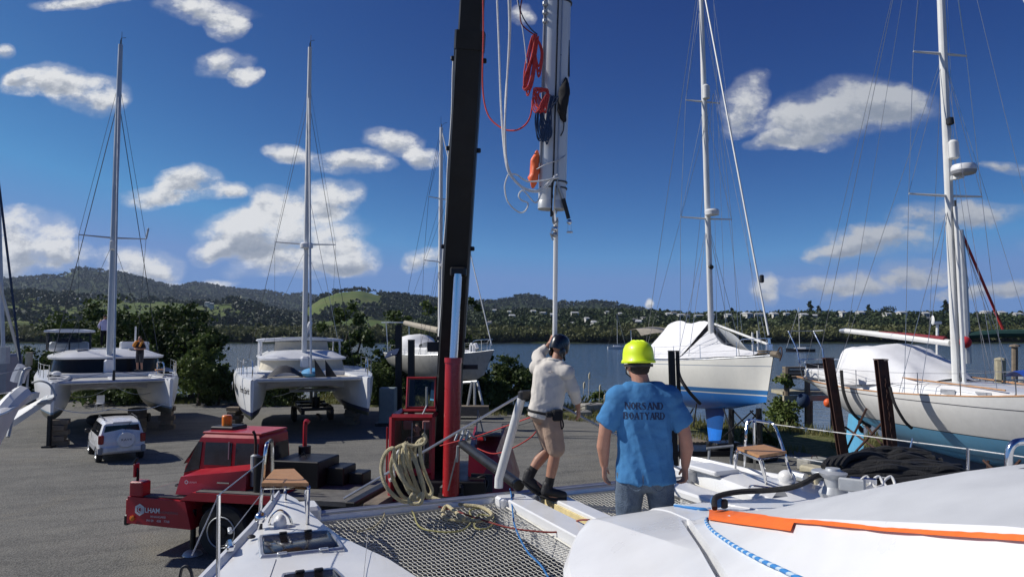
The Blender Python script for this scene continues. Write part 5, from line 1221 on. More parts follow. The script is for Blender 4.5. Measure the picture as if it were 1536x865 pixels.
cw('quarter_window', [(-0.650,cy_(0,1.60),1.62),(-0.970,cy_(0,2.34),2.34),(-1.080,cy_(0,2.34),2.34),(-1.050,cy_(0,1.72),1.72)][::-1])
cw('windscreen', [(-0.550-.0,-1.1,1.80),(-0.550,.08,1.80),(-0.950,.06,2.36),(-0.950,-1.06,2.36)])
cw('rear_window', [(-2.705,-.9,1.9),(-2.705,-.05,1.9),(-2.695,-.08,2.3),(-2.695,-.88,2.3)][::-1])
MB().box((-1.300,-.55,2.60), (.62,.62,.10), bev=.03).build('beacon_plinth', 'black_plastic', cabo)
MB().lathe((-1.270,-.5,2.75), [(.02,-.10),(.12,-.10),(.12,.12),(.10,.15),(.02,.16)], 14).build('beacon', 'amber', cabo)
MB().tube([(-1.500+.17*math.cos(a), .02+.06*math.sin(a), 1.86+.13*math.sin(a)) for a in np.linspace(0, 6.28, 15)[:-1]], .014, 5, closed=True).build('steering_wheel', 'grey_plastic', cabo)
MB().box((-1.80,.19,2.08), (.03,.03,.56)).build('window_divider', 'grey_plastic', cabo)
MB().box((-2.32,.215,1.55), (.16,.02,.035), bev=.006).build('door_handle', 'chrome', cabo)
for x_ in (-1.48,-2.42): MB().tube([(x_,.212,1.12),(x_,.212,1.74)], .007, 4).build('door_seam', 'black_plastic', cabo)
MB().tube([(-.60,-1.0,2.2),(-.45,-1.25,2.25),(-.45,-1.25,1.95)], .015, 5).build('mirror_bracket', 'black_steel', cabo); MB().box((-1.15,-.75,2.05), (.04,.22,.3), bev=.02).build('far_mirror', 'lettering', cabo)
# bonnet
hood = cpart(MB().hexa([(-1.02,.2,1.30),(-2.75,.2,1.30),(-2.75,1.0,1.30),(-1.02,1.0,1.30)], [(-1.10,.2,1.72),(-2.75,.2,1.92),(-2.75,.94,1.88),(-1.10,.94,1.68)]), 'bonnet', 'truck_red', smooth=0)
MB().tube([(-1.85,.97,1.36),(-1.9,.935,1.73)], .008, 4).build('seam', 'black_plastic', hood)
MB().box((-2.2,.985,1.60), (.3,.015,.03)).build('latch', 'chrome', hood)
vs, fs = text_mb('CULHAM', .06); MB().add([(-1.42-x, .975+(.0)*z+.012, 1.58+z) for x,z,_ in vs], fs).build('badge', 'lettering', hood, smooth=0)
MB().add([(-1.28-x*.05, .984, 1.58+y*.05) for x,y in q]+[(-1.28-x*.026, .984, 1.58+y*.026) for x,y in q], [(i,(i+1)%6,6+(i+1)%6,6+i) for i in range(6)]).build('badge_emblem', 'lettering', hood, smooth=0)
ex = cpart(MB().lathe((-2.830,.75,1.85), [(.05,-.35),(.10,-.33),(.10,.33),(.05,.36)], 12), 'silencer', 'galv')
MB().tube(spline([(-2.830,.75,2.2),(-2.830,.75,2.45),(-2.810,.75,2.62),(-2.760,.75,2.72)], 4), .032, 8).build('exhaust_pipe', 'rust', ex)
cpart(MB().cyl((-3.060,.95,1.4), (-3.060,.95,2.2), .12, n=12), 'air_cleaner', 'black_steel')
e2 = cpart(MB().cyl((-3.150,-.9,1.5), (-3.150,-.9,2.15), .15, n=14), 'silencer', 'black_steel')
MB().tube(spline([(-3.150,-.9,2.15),(-3.150,-.9,2.6),(-3.170,-.9,2.75),(-3.250,-.9,2.72)], 4), .055, 8).build('exhaust_pipe', 'truck_red', e2)
for k in range(3): cpart(MB().tube(spline([(-2.680-.1*k,.5,1.5),(-2.730,.65,1.75+.05*k),(-2.880-.1*k,.6,1.45)], 4), .02, 5), 'engine_hose', 'black_plastic')
cpart(MB().box((-3.500,-.35,1.68), (1.15,1.1,.60), bev=.02), 'fuel_tank', 'black_steel', smooth=0)
cpart(MB().box((-4.300,-.55,1.58), (.42,.7,.42), bev=.02), 'battery_box', 'black_steel', smooth=0)
cpart(MB().box((-4.700,-.7,1.5), (.36,.5,.28), bev=.02), 'step_box', 'black_steel', smooth=0)
cpart(MB().box((-6.0,0,1.42), (.34,3.4,.16), bev=.02), 'outrigger_beam', 'timber', smooth=0)
cpart(MB().box((-5.5,.3,1.42), (.22,2.6,.12), bev=.02), 'outrigger_beam', 'black_steel', smooth=0)
cpart(MB().tube([(-3.550,-.25,2.0),(-3.500,-.2,2.12),(-3.400,-.2,2.0)], .012, 5), 'lifting_eye', 'black_steel')
# ---- slewing upper works, in world coordinates (they face the camera)
def wp(b, nm, m, par=None, smooth=30): return b.build(nm, m, crane if par is None else par, world=True, smooth=smooth)
wp(MB().lathe((-1.45,15.9,1.42), [(.1,-.12),(.75,-.12),(.75,.12),(.1,.12)], 24), 'slew_ring', 'black_steel')
wp(MB().box((-1.3,16.0,1.68), (1.5,2.4,.3), bev=.03), 'turntable', 'black_steel')  # black colour stands in for the shade on the turntable
# crane cab: open red frame with big panes
x0, x1, yf, yb = -2.56, -1.70, 15.0, 16.35
fr = []
def bar(a, c, w=.075): return wp(MB().tube([a, c], w*.62, 4), 'frame_bar', 'crane_red', ccab, smooth=0)
ccab = wp(MB().box(((x0+x1)/2,(yf+yb)/2,1.32), (x1-x0,yb-yf,.20), bev=.02), 'crane_cab', 'crane_red')
zt = 3.12
for x, y in ((x0,yf),(x1,yf),(x0,yb),(x1,yb)): bar((x,y,1.35), (x,y+(.10 if y == yf else 0),zt), .10)
bar((x0,yf+.1,zt), (x1,yf+.1,zt), .11); bar((x0,yb,zt), (x1,yb,zt)); bar((x0,yf+.1,zt), (x0,yb,zt), .10); bar((x1,yf+.1,zt), (x1,yb,zt), .10)
bar((x0,yf+.02,1.98), (x1,yf+.02,1.98), .12)
wp(MB().box((x0-.02,15.75,2.2), (.05,1.1,1.7)), 'side_door', 'crane_red', ccab, smooth=0)
wp(MB().box((x0-.055,15.65,2.55), (.03,.7,.75)), 'door_window', 'cabin_glass', ccab, smooth=0)
wp(MB().tube([(x0-.12,15.2,1.6),(x0-.12,15.2,2.9)], .022, 6), 'grab_rail', 'crane_red', ccab)
wp(MB().box(((x0+x1)/2,yb-.03,2.2), (x1-x0,.04,1.7)), 'rear_wall', 'black_steel', ccab, smooth=0)
wp(MB().add([(x0+.06,yf+.03,2.04),(x1-.06,yf+.03,2.04),(x1-.06,yf+.09,zt-.07),(x0+.06,yf+.09,zt-.07)], [(0,1,2,3)]), 'windscreen', 'thin_glass', ccab, smooth=0)
wp(MB().add([(x0+.06,yf+.01,1.46),(x1-.06,yf+.01,1.46),(x1-.06,yf+.02,1.92),(x0+.06,yf+.02,1.92)], [(0,1,2,3)]), 'lower_window', 'thin_glass', ccab, smooth=0)
# roof hatch propped open: a standing frame
hz0, hz1, yh = zt+.14, zt+.78, 15.75
ha = wp(MB().tube([(x0+.22,yh,hz0),(x1-.02,yh,hz0),(x1-.02,yh+.12,hz1),(x0+.22,yh+.12,hz1)], .045, 6, closed=True), 'roof_hatch', 'crane_red', ccab)
wp(MB().add([(x0+.26,yh,hz0+.03),(x1-.06,yh,hz0+.03),(x1-.06,yh+.12,hz1-.03),(x0+.26,yh+.12,hz1-.03)], [(0,1,2,3)]), 'hatch_pane', 'thin_glass', ha, smooth=0)
wp(MB().tube([(x1-.25,15.2,3.1),(x1-.2,15.75,3.3)], .02, 5), 'hatch_strut', 'galv', ccab)
sx_ = (x0+x1)/2
wp(MB().box((sx_,15.95,1.9), (.5,.5,.14), bev=.04), 'seat', 'black_plastic', ccab); wp(MB().box((sx_,16.2,2.35), (.48,.14,.8), bev=.05), 'seat_back', 'black_plastic', ccab)
for s in (-.24,.20): wp(MB().box((sx_+s,16.12,2.82), (.22,.08,.20), bev=.03), 'seat_reflection', 'reflection_pink', ccab)  # pink blocks stand in for the reflections of the seat
for s in (-.15,.13): wp(MB().tube([(sx_+s,15.5,1.5),(sx_+s*1.1,15.45,2.36)], .018, 6), 'lever', 'galv', ccab)
for s in (-.02,.25): wp(MB().tube([(sx_+s,15.08,2.05),(sx_+s+.02,15.1,3.0)], .014, 5), 'wiper_arm', 'galv', ccab)
# machine house and counterweight at the right of the boom
mh = MB(); mh.hexa([(-.95,15.0,1.35),(.1,15.6,1.35),(.2,18.2,1.35),(-.95,18.2,1.35)], [(-.95,15.6,2.35),(-.35,15.7,2.30),(-.15,18.0,2.55),(-.95,18.0,2.55)])
mho = wp(mh, 'machine_house', 'crane_red', smooth=0)
wp(MB().hexa([(-.88,15.25,1.9),(-.42,15.36,1.86),(-.42,15.3,1.5),(-.88,15.18,1.5)], [(-.88,15.35,1.9),(-.42,15.46,1.86),(-.42,15.4,1.5),(-.88,15.28,1.5)]), 'access_opening', 'black_plastic', mho, smooth=0)
wp(MB().box((-.55,17.0,2.60), (.62,1.9,.06), bev=.02), 'walkway', 'deck_grey', mho)
wp(MB().tube([(-.82,16.1,2.4),(-.78,16.15,3.15),(-.62,16.3,2.45)], .022, 5), 'grab_rail', 'galv', mho)
wp(MB().tube(spline([(-.78,15.2,1.75),(-.66,15.1,1.5),(-.52,15.2,1.7),(-.6,15.25,1.85)], 4, True), .03, 5, closed=True), 'hydraulic_hose', 'black_plastic', mho)
# boom
B0, BD = V((-1.54,16.5,2.0)), V((2.24,-9.0,28.0)); bu = BD.normalized(); bx = V((1,0,0)); bx = (bx-bu*bx.dot(bu)).normalized(); by = bu.cross(bx)
def boom_sec(t0, t1, w, d, nm, m='black_steel'):
    rings = []
    for t in (t0, t1):
        c = B0+BD*t; rings.append([c+bx*(w/2*a)+by*(d/2*e) for a, e in ((-1,-.8),(-.86,-1),(.86,-1),(1,-.8),(1,.8),(.86,1),(-.86,1),(-1,.8))])
    return wp(MB().loft(rings), nm, m, smooth=0)
b1 = boom_sec(-.02, .313, .55, .66, 'boom_section'); boom_sec(.306, .318, .59, .71, 'boom_collar'); boom_sec(.318, .66, .47, .56, 'boom_section'); boom_sec(.655, .668, .54, .62, 'boom_collar'); boom_sec(.668, 1.0, .39, .46, 'boom_section')
hd = wp(MB().box(B0+BD*1.0, (.5,.8,.7), bev=.05), 'boom_head', 'black_steel')
for s in (-.15,.15): wp(MB().lathe(B0+BD+V((s,-.35,0)), [(.03,-.04),(.24,-.04),(.2,0),(.24,.04),(.03,.04)], 16, axis='x'), 'sheave', 'galv', hd)
for t in (.10,.17,.24,.30):
    for s in (-1,1): wp(MB().box(B0+BD*t+bx*(s*.31)+by*(-.1), (.10,.08,.09), bev=.015), 'hose_clip', 'black_plastic', b1)
wp(MB().tube([B0+BD*t+bx*(-.30-.012*math.sin(t*90))+by*(.10+.02*math.sin(t*57)) for t in np.linspace(.09, .30, 30)], .030, 5), 'boom_cable', 'rope_white', b1)
wp(MB().tube([B0+BD*t+bx*(-.32)+by*.22 for t in (.02, .31)], .014, 5), 'boom_cable', 'dark_wire', b1)
wp(MB().box(B0+BD*.078+bx*.42, (.36,.12,.10)), 'side_bracket', 'black_plastic', b1); wp(MB().box(B0+BD*.092+bx*(-.40), (.30,.14,.22)), 'side_bracket', 'black_plastic', b1)
# lift ram under the boom
pb, pt_, pr = P(676, 742, 14.45), P(680, 540, 14.55), P(687, 411, 14.62)
wp(MB().cyl(pb, pt_, .17, n=24), 'lift_cylinder', 'cyl_red'); wp(MB().cyl(pt_+(pb-pt_)*.02, pt_+(pt_-pb).normalized()*.05, .185, n=24), 'cylinder_gland', 'cyl_red')
wp(MB().cyl(pt_, pr, .088, n=20), 'ram_rod', 'chrome')
wp(MB().box(pr+V((.0,.12,.05)), (.34,.3,.2), bev=.03), 'ram_bracket', 'black_steel')
wp(MB().cyl(pb+V((-.25,0,-.1)), pb+V((.25,0,-.1)), .13, n=14), 'ram_pivot', 'black_steel')
wp(MB().box(pb+V((0,.6,-.3)), (.5,.8,.9), bev=.05), 'boom_foot', 'black_steel')  # coloured black for the shade around the foot of the boom
wp(MB().tube([B0+BD*1.0+V((0,-.5,0)), V((.74,7.35,22.2))], .02, 5), 'hoist_rope', 'dark_wire')
wp(MB().lathe((.74,7.35,21.9), [(.03,-.28),(.1,-.25),(.16,0),(.12,.25),(.03,.3)], 12), 'hook_block', 'crane_red')
# ================================================================== the catamaran underfoot (x to starboard, y forward)
own = thing('catamaran', 'white catamaran underfoot in the foreground with net trampolines and bow seats, its mast lifted off', 'catamaran', (0,0,0), R(24))
OW = WM[own.name]; OI = OW.inverted()
def LZ(px, py, z): return OI @ G(px, py, z)          # a seen point on the boat's plane z, in the boat's own axes
def LD(px, py, D): return OI @ P(px, py, D)
def hull_own(c0, mir, nm):
    # f, outer offset, inner offset (from the hull's centre line), deck z
    st = [(7.45,-.05,.05,3.30),(7.2,-.13,.13,3.30),(6.9,-.22,.20,3.28),(6.4,-.34,.34,3.25),(5.9,-.45,.47,3.25),(5.2,-.58,.78,3.25),(4.6,-.66,.97,3.25),(3.5,-.75,1.20,3.25),(2,-.80,1.25,3.25),(-2,-.82,1.25,3.25),(-4.5,-.8,1.2,3.25)]
    rows = []
    for f, a, b_, z in st:
        c = c0(f); ch = min(.055, abs(a)*.4); k = min(1, (7.5-f)/1.5)
        ring = [(0,1.2),(a*.55,1.5),(a*.86,2.1),(a*1.0,2.8),(a,z-.05),(a+ch*.45,z+.035),(a+ch,z+.035),(a+ch*1.6,z-.005),(a*.4,z+.03*k),(b_*.4,z+.03*k),(b_-.05*min(1,b_*3),z-.005),(b_,z-.06),(b_*1.0,2.8),(b_*.80,2.1),(b_*.5,1.5)]
        rows.append([(c+(x if not mir else -x), f, zz) for x, zz in ring])
    return MB().loft(rows).build(nm, 'gelcoat', own, smooth=38)
cp = lambda f: interp(f, [-5,2,4.6,5.9,6.9,7.45], [.42,.42,.50,.68,.78,.80])
csb = lambda f: 6.52-cp(f)
hull_own(cp, False, 'hull'); hull_own(csb, True, 'hull')
ZB = 3.16
def tube_own(nm, pts, r_, m, par=None, n=10, **k): return MB().tube(pts, r_, n, **k).build(nm, m, own if par is None else par)
# crossbeam with a ridged top
bm_ = MB(); bm_.loft([[(x, 7.13+y, 3.09+z) for y, z in ((-.10,-.05),(-.115,.0),(-.10,.05),(-.05,.075),(-.03,.062),(.03,.062),(.05,.075),(.10,.05),(.115,0),(.1,-.05),(0,-.09))] for x in (.85,5.67)]); beam = bm_.build('crossbeam', 'alu', own, smooth=25)
tube_own('beam_track', [(1.0,7.02,3.168),(5.5,7.02,3.168)], .012, 'spar_grey', n=5)
for x in (.98,5.54): MB().box((x,7.13,3.12), (.26,.32,.26), bev=.03).build('beam_saddle', 'gelcoat', own)
# seagull striker (tilted strut), its cap and wires, bowsprit
sb = LD(748,731,7.72); stp = LD(782,597,7.6)
tube_own('striker_strut', [sb, sb+V((.004,0,.10)), stp], .048, 'spar_white', n=14)
MB().box(LD(795,592,7.62), (.26,.10,.10), bev=.02).build('strut_cap', 'black_plastic', own)
tube_own('striker_wire', [stp+V((0,0,.04)), LZ(516,747,3.18)], .014, 'steel_wire', n=6); tube_own('striker_wire', [stp+V((.2,0,.04)), (5.5,7.1,3.2)], .014, 'steel_wire', n=6)
bs0, bs1 = V((3.2,7.0,3.26)), V((3.40,9.35,3.36))
bsp = tube_own('bowsprit', [bs0, bs1], .062, 'black_steel', n=14)
for k, (a, h) in enumerate(((0,.1),(.08,.13),(-.07,.12),(.02,.18),(.12,.06))): tube_own('bowsprit_fitting', [bs1+V((a-.04,-.05+.02*k,.05)), bs1+V((a,-.03,.05+h)), bs1+V((a+.07,.02,.05+h*.5))], .018, 'galv', bsp, n=6)
tube_own('bobstay', [bs1+V((-.05,0,-.02)), LZ(672,735,2.7)], .010, 'steel_wire', n=5); tube_own('bobstay_turnbuckle', [bs1+V((-.07,-.02,-.02)), bs1.lerp(LZ(672,735,2.7), .38)], .020, 'galv', n=7)
tube_own('bowsprit_guy', [bs1+V((.05,0,.04)), LD(905,600,9.6)], .006, 'dark_wire', n=5)
# longeron: two white girders with a foam-cored channel between
def girder(x0, x1, z0, z1, y0, y1, nm, m): return MB().box(((x0+x1)/2,(y0+y1)/2,(z0+z1)/2), (x1-x0,y1-y0,z1-z0), bev=.012).build(nm, m, own)
girder(2.98,3.25,2.86,3.175,3.6,7.05,'walkway_girder','gelcoat'); girder(3.43,3.62,2.86,3.175,3.6,7.0,'walkway_girder','gelcoat')
girder(3.408,3.428,2.88,3.14,3.7,6.9,'bare_core','raw_foam'); girder(3.16,3.44,2.84,2.88,3.6,6.9,'channel_floor','gelcoat')
MB().box((3.06,6.9,3.12), (.30,.2,.13), bev=.02).build('walkway_end', 'gelcoat', own)
# ---- coachroof, foredeck facets
def cr_w(f): return interp(f, [-3,0,2,3.2,3.75,4.12], [2.1,2.05,1.80,1.35,1.10,.80])
def cr_ws(f): return interp(f, [-3,0,2.25,3.0,3.62,3.9], [1.85,1.65,1.12,.66,.30,.24])
def cr_wt(f): return interp(f, [-3,0,1.1,2.2,3.2,3.62], [1.55,1.42,1.05,.72,.36,.2])
def zd(f): return interp(f, [-3,0,2.25,3.6,4.12], [3.92,3.90,3.85,3.745,3.712])
def zt_(f): return interp(f, [-3,0,1.1,2.2,3.2,3.62,3.8], [4.6,4.52,4.40,4.13,3.87,3.745,3.728])
def zc(f): return interp(f, [-3,0,1.1,1.87,2.3,3.0,3.5,3.7,3.9], [4.72,4.62,4.49,4.35,4.20,3.94,3.775,3.742,3.727])
CX = 3.1
def cross(f, side):
    w, ws_, wt = cr_w(f), min(cr_ws(f), cr_w(f)-.12), min(cr_wt(f), cr_ws(f)*.85); d_, t_, c_ = zd(f), zt_(f), zc(f)
    up = .014*max(0, min(1, (3.62-f)/.1)); gv_ = .07*max(0, min(1, (3.62-f)/.05)); qc = max(ws_+.06, min(.72, w-.1))
    out = []
    for q, z in ((0,c_),(wt*.35,c_-.02*(c_-t_)*5*.12),(wt*.7,t_+(c_-t_)*.55),(wt,t_),(wt+(ws_-wt)*.33,t_-(t_-d_-up)*.36),(wt+(ws_-wt)*.7,t_-(t_-d_-up)*.74),(ws_-.012,d_+up+.006),(ws_-.004,d_+up*.6-gv_),(ws_+.032,d_-gv_),(ws_+.040,d_),(qc,d_-.01),(qc+.012,d_-.014),(w-.035,d_-.03-.37*(w-qc)),(w,d_-.07-.40*(w-qc)),(w+.02,2.9)):
        out.append((CX+side*q, f, z))
    return out
fs_ = list(np.concatenate([np.linspace(-3, 3, 22), np.linspace(3.08, 3.98, 16), [4.03,4.07,4.10,4.12]]))
def rowc(f):
    k = (0 if f < 3.98 else (f-3.98)**2*1.2)+max(0, f-3.85)*.05; a = cross(f, -1)[::-1]; b_ = cross(f, 1)[1:]
    return [(x, y, z-(k if z > 3.2 else 0)) for x, y, z in a+b_]
rows_c = [rowc(f) for f in fs_]; rows_c.append([(x, 4.14, 2.9) for x, y, z in rows_c[-1]])
cb_ = MB(); cb_.grid(rows_c)
nj = len(rows_c[0]); mid = nj//2
for k in range(len(cb_.f)):
    j = k % (nj-1); i = k//(nj-1)
    cb_.mi[k] = 1 if (mid-3 <= j < mid+3 and fs_[min(i, len(fs_)-1)] < 3.6) else 0
coach = cb_.build('coachroof', ['gelcoat','nonskid'], own, smooth=14)
# bridge deck under it
MB().box((3.26,0,2.78), (4.2,7.0,.3)).build('bridge_deck', 'gelcoat', own, smooth=0)
bvh_me = MB(); bvh_me.add([OW @ V(p) for p in cb_.v], cb_.f); BV = BVHTree.FromPolygons([tuple(p) for p in bvh_me.v], [tuple(f) for f in bvh_me.f])
def hit(px, py, off=.004):
    d = ray(px, py).normalized(); loc, nrm, i, dist = BV.ray_cast(V((0,0,CAM_H)), d)
    if loc is None: return None
    if nrm.dot(d) > 0: nrm = -nrm
    return OI @ (loc+nrm*off)
def strip_on(nm, top, bot, m, n=60, off=.004):
    """a painted strip or tape on the roof between two seen edges"""
    rows = []
    for i in range(n+1):
        x = top[0][0]+(top[-1][0]-top[0][0])*i/n
        a = interp(x, [p[0] for p in top], [p[1] for p in top]); c = interp(x, [p[0] for p in bot], [p[1] for p in bot])
        a += .9*noise.noise(V((x*.06, 1, 0))); r_ = [hit(x, a+(c-a)*k/4, off) for k in range(5)]
        if all(r_): rows.append(r_)
    if len(rows) > 1: return MB().grid(rows).build(nm, m, own, smooth=60)
strip_on('orange_tape', [(1064,766),(1100,768),(1180,779),(1250,784),(1330,793),(1440,799),(1590,806)], [(1064,781),(1110,788),(1191,799),(1193,786),(1250,791),(1330,799),(1440,807),(1590,817)], 'orange_tape', 110, .010)
# hatch slot shadow gap along the raised panel (a real recess lip)
# ---- nets
def net(nm, quad_, step, m, sagd=.05, wire_=.0034):
    a, b_, c, d = [V(p) for p in quad_]; n = max(2, int(((b_-a).length+(c-d).length)/2/step)); k = max(2, int(((d-a).length+(c-b_).length)/2/(step*1.25)))
    bm = bmesh.new(); vv = []
    for j in range(k+1):
        t = j/k; row = []
        for i in range(n+1):
            s = i/n; p = a.lerp(b_, s).lerp(d.lerp(c, s), t); p.z -= sagd*4*s*(1-s)*min(1, 4*t*(1-t)+.2)
            p.x += .006*(1 if j % 2 else -1)+.004*noise.noise(V((i*.3,j*.3,1))); p.y += .004*noise.noise(V((i*.2,j*.2,7))); row.append(bm.verts.new(p))
        vv.append(row)
    for j in range(k):
        for i in range(n): bm.faces.new((vv[j][i], vv[j][i+1], vv[j+1][i+1], vv[j+1][i]))
    me = bpy.data.meshes.new(nm); bm.to_mesh(me); bm.free()
    me = temp_eval(me, [('WIREFRAME', dict(thickness=wire_*2, use_even_offset=False, use_relative_offset=False))])
    o = mesh_obj(nm, me, m, own, smooth=False)
    rim = [a.lerp(b_, i/12) for i in range(12)]+[b_.lerp(c, i/12) for i in range(12)]+[c.lerp(d, i/12) for i in range(12)]+[d.lerp(a, i/12) for i in range(12)]
    for p in rim: p.z += .004
    tube_own('net_edge', rim, .009, m, o, n=6, closed=True); return o
pi = lambda f: cp(f)+interp(f, [2,3.5,4.6,5.2,5.9,6.4,6.9], [1.25,1.20,.97,.78,.47,.34,.2])
net('net', [(pi(6.85)+.04,6.98,3.10),(2.96,6.98,3.10),(2.96,3.2,3.02),(pi(3.2)+.03,3.2,3.02)], .037, 'net')
net('net', [(3.66,6.98,3.10),(6.52-pi(6.85)-.04,6.98,3.10),(6.52-pi(3.2)-.03,3.2,3.02),(3.66,3.2,3.02)], .037, 'net')
# ---- bow seats (pulpits)
def pulpit_seat(pts_rail, seat, legs, par=None):
    r0 = tube_own('pulpit_rail', spline(pts_rail, 6), .0155, 'chrome', n=10)
    s = MB(); s.prism([V(p) for p in seat], V((0,0,.028))); st_ = s.build('seat', 'teak', own, smooth=0)
    c = sum((V(p) for p in seat), V())/len(seat)
    tube_own('seat_frame', [V(p)+(c-V(p))*.04-V((0,0,.016)) for p in seat], .014, 'chrome', st_, n=8, closed=True)
    for a, b_ in legs: tube_own('seat_leg', [a, b_], .0145, 'chrome', n=8)
zs = 3.66
sA, sB, sC, sD = LZ(392,729,zs), LZ(463,729,zs), LZ(441,707,zs), LZ(411,708,zs)
pulpit_seat([LZ(388,792,3.26), LD(394,720,5.95), LD(399,672,5.95), LD(403,663,6.1), LD(408,662,6.5), LD(409,690,6.7), LZ(408,757,3.26)], [sA,sB,sC,sD], [(LZ(461,787,3.26), sB), (LZ(428,753,3.26), LD(428,722,6.6)), (LZ(407,757,3.26), sD)])
tube_own('pulpit_rail', spline([sB+V((0,0,-.01)), LD(459,740,5.98), LZ(462,787,3.26)], 5), .0155, 'chrome', n=10)
qA, qB, qC, qD = LZ(1106,674,zs), LZ(1139,687,zs), LZ(1180,680,zs), LZ(1146,670,zs)
pulpit_seat([LZ(1117,703,3.26), LD(1118,665,7.9), LD(1121,634,7.9), LD(1128,630,7.9), LD(1150,633,7.7), LD(1160,636,7.55), LD(1168,653,7.5), LD(1180,690,7.35), LZ(1191,725,3.26)], [qA,qB,qC,qD], [(LZ(1132,703,3.26), LD(1131,632,7.85)), (LZ(1150,727,3.26), qB), (LZ(1103,704,3.26), qA)])
tube_own('seat_arm', spline([LZ(1103,704,3.26), LD(1103,682,7.6), LD(1108,677,7.55), LD(1136,688,7.3), LD(1143,691,7.25), LZ(1150,727,3.26)], 5), .0145, 'chrome', n=8)
# deck gear on the port bow
for px, py in ((420,784),): MB().ell(LZ(px,py,3.30), (.055,.07,.075), 16, 10).build('bow_light', 'gelcoat', own)
tube_own('light_guard', spline([LZ(403,788,3.26), LD(408,774,6.08), LD(420,765,6.1), LD(433,774,6.12), LZ(438,787,3.26)], 5), .0125, 'chrome', n=8)
MB().ell(LZ(391,776,3.36), (.05,.05,.05), 12, 8).build('rail_knob', 'chrome', own); MB().box(LZ(392,785,3.30), (.02,.02,.09), bev=.006).build('shackle_key', 'black_plastic', own)
def hatch(pts, nm='deck_hatch'):
    ps = [LZ(x, y, 3.285) for x, y in pts]; c = sum(ps, V())/4
    def rr(k, z): 
        out = []
        for i in range(4):
            a, b_, d = ps[i-1], ps[i], ps[(i+1) % 4]
            for q_ in (b_.lerp(a, .10), b_.lerp(a, .03).lerp(b_.lerp(d, .03), .5), b_.lerp(d, .10)): out.append(c+(q_-c)*k+V((0,0,z-c.z+.0)))
        return out
    fr_ = MB().loft([rr(1.04,3.262), rr(1.04,3.285), rr(1.0,3.30), rr(.93,3.30), rr(.92,3.288)], True, False).build(nm, 'alu', own, smooth=30)
    MB().loft([rr(.93,3.262), rr(.925,3.292), rr(.90,3.296)]).build('hatch_lens', 'smoked', fr_, smooth=30)
    for k in (.3, .7): MB().box(ps[0].lerp(ps[3], k).lerp(c, .12)+V((0,0,.022)), (.06,.035,.014), bev=.005).build('hatch_handle', 'black_plastic', fr_)
    for k in (.25, .75): MB().box(ps[1].lerp(ps[2], k)+V((0,0,.018)), (.07,.03,.015), bev=.005).build('hatch_hinge', 'alu', fr_)
hatch([(389,804),(391,836),(516,823),(495,795)]); hatch([(423,862),(415,905),(545,895),(502,853)])
for px, py in ((345,818),): 
    cl = MB().box(LZ(px,py,3.30), (.05,.20,.05), bev=.02).build('cleat', 'chrome', own); MB().box(LZ(px,py,3.275), (.07,.09,.05), bev=.02).build('cleat_base', 'chrome', cl)
MB().lathe(LZ(377,804,3.285), [(.03,-.01),(.035,.0),(.02,.012),(.005,.015)], 12).build('filler_cap', 'black_plastic', own)
MB().box(LZ(345,795,3.30), (.0,.0,.0) if False else (.035,.12,.03), bev=.01).build('fairlead', 'galv', own)
for a, b_ in (((414,838),(404,867)), ((552,797),(545,868))): tube_own('deck_seam', [LZ(*a,3.283), LZ(*b_,3.283)], .0022, 'flush_grey', n=4)
# stanchions and lifelines, port
s0 = LZ(328,880,3.28); tube_own('stanchion', [s0-V((0,0,.3)), LD(328,742,s0.y*.914+s0.x*.407)], .013, 'chrome', n=10); s0t = LD(328,742,(OW @ s0).y)
tube_own('lifeline', [s0t, LD(397,688,5.97)], .0042, 'steel_wire', n=5); tube_own('lifeline', [LD(348,797,5.3), LD(391,742,6.0)], .0042, 'steel_wire', n=5)
tube_own('lifeline', [s0t, LD(288,832,3.95)], .0042, 'steel_wire', n=5)
tube_own('fender_hook', spline([LD(270,865,3.6), LD(273,852,3.6), LD(281,849,3.6), LD(287,858,3.6), LD(289,875,3.6)], 4), .008, 'black_plastic', n=6)
# starboard deck details
MB().box((5.62,6.75,3.29), (.36,.52,.06), bev=.02).build('deck_plinth', 'gelcoat', own)
MB().box((5.05,6.2,3.13), (.34,1.7,.10), bev=.03).build('inner_step', 'gelcoat', own)
MB().ell(LZ(1180,716,3.33), (.09,.10,.085), 14, 10).build('windlass', 'gelcoat', own); MB().lathe(LZ(1196,713,3.31), [(.02,-.12),(.05,-.12),(.05,.12),(.02,.12)], 12, axis='y').build('windlass_drum', 'alu', own)
MB().box(LZ(1221,712,3.32), (.2,.26,.2), bev=.02).build('deck_block', 'pale_timber', own)
tube_own('deck_rail', spline([LZ(1125,735,3.26), LD(1124,731,7.0), LD(1130,728,7.05), LD(1165,732,7.0), LD(1197,731,7.05)], 4), .010, 'chrome', n=7)
tube_own('stanchion', [LD(1452,725,5.6), LD(1452,672,5.6)], .0125, 'chrome', n=9)
tube_own('lifeline', [LD(1160,636,7.55), LD(1452,673,5.6), LD(1600,694,4.9)], .0045, 'rope_white', n=5); tube_own('lifeline', [LD(1184,684,7.4), LD(1260,697,6.8), LD(1452,725,5.6)], .0045, 'rope_white', n=5)
tube_own('stanchion_stay', [LD(1369,657,6.0), LD(1364,678,6.0)], .007, 'chrome', n=6)
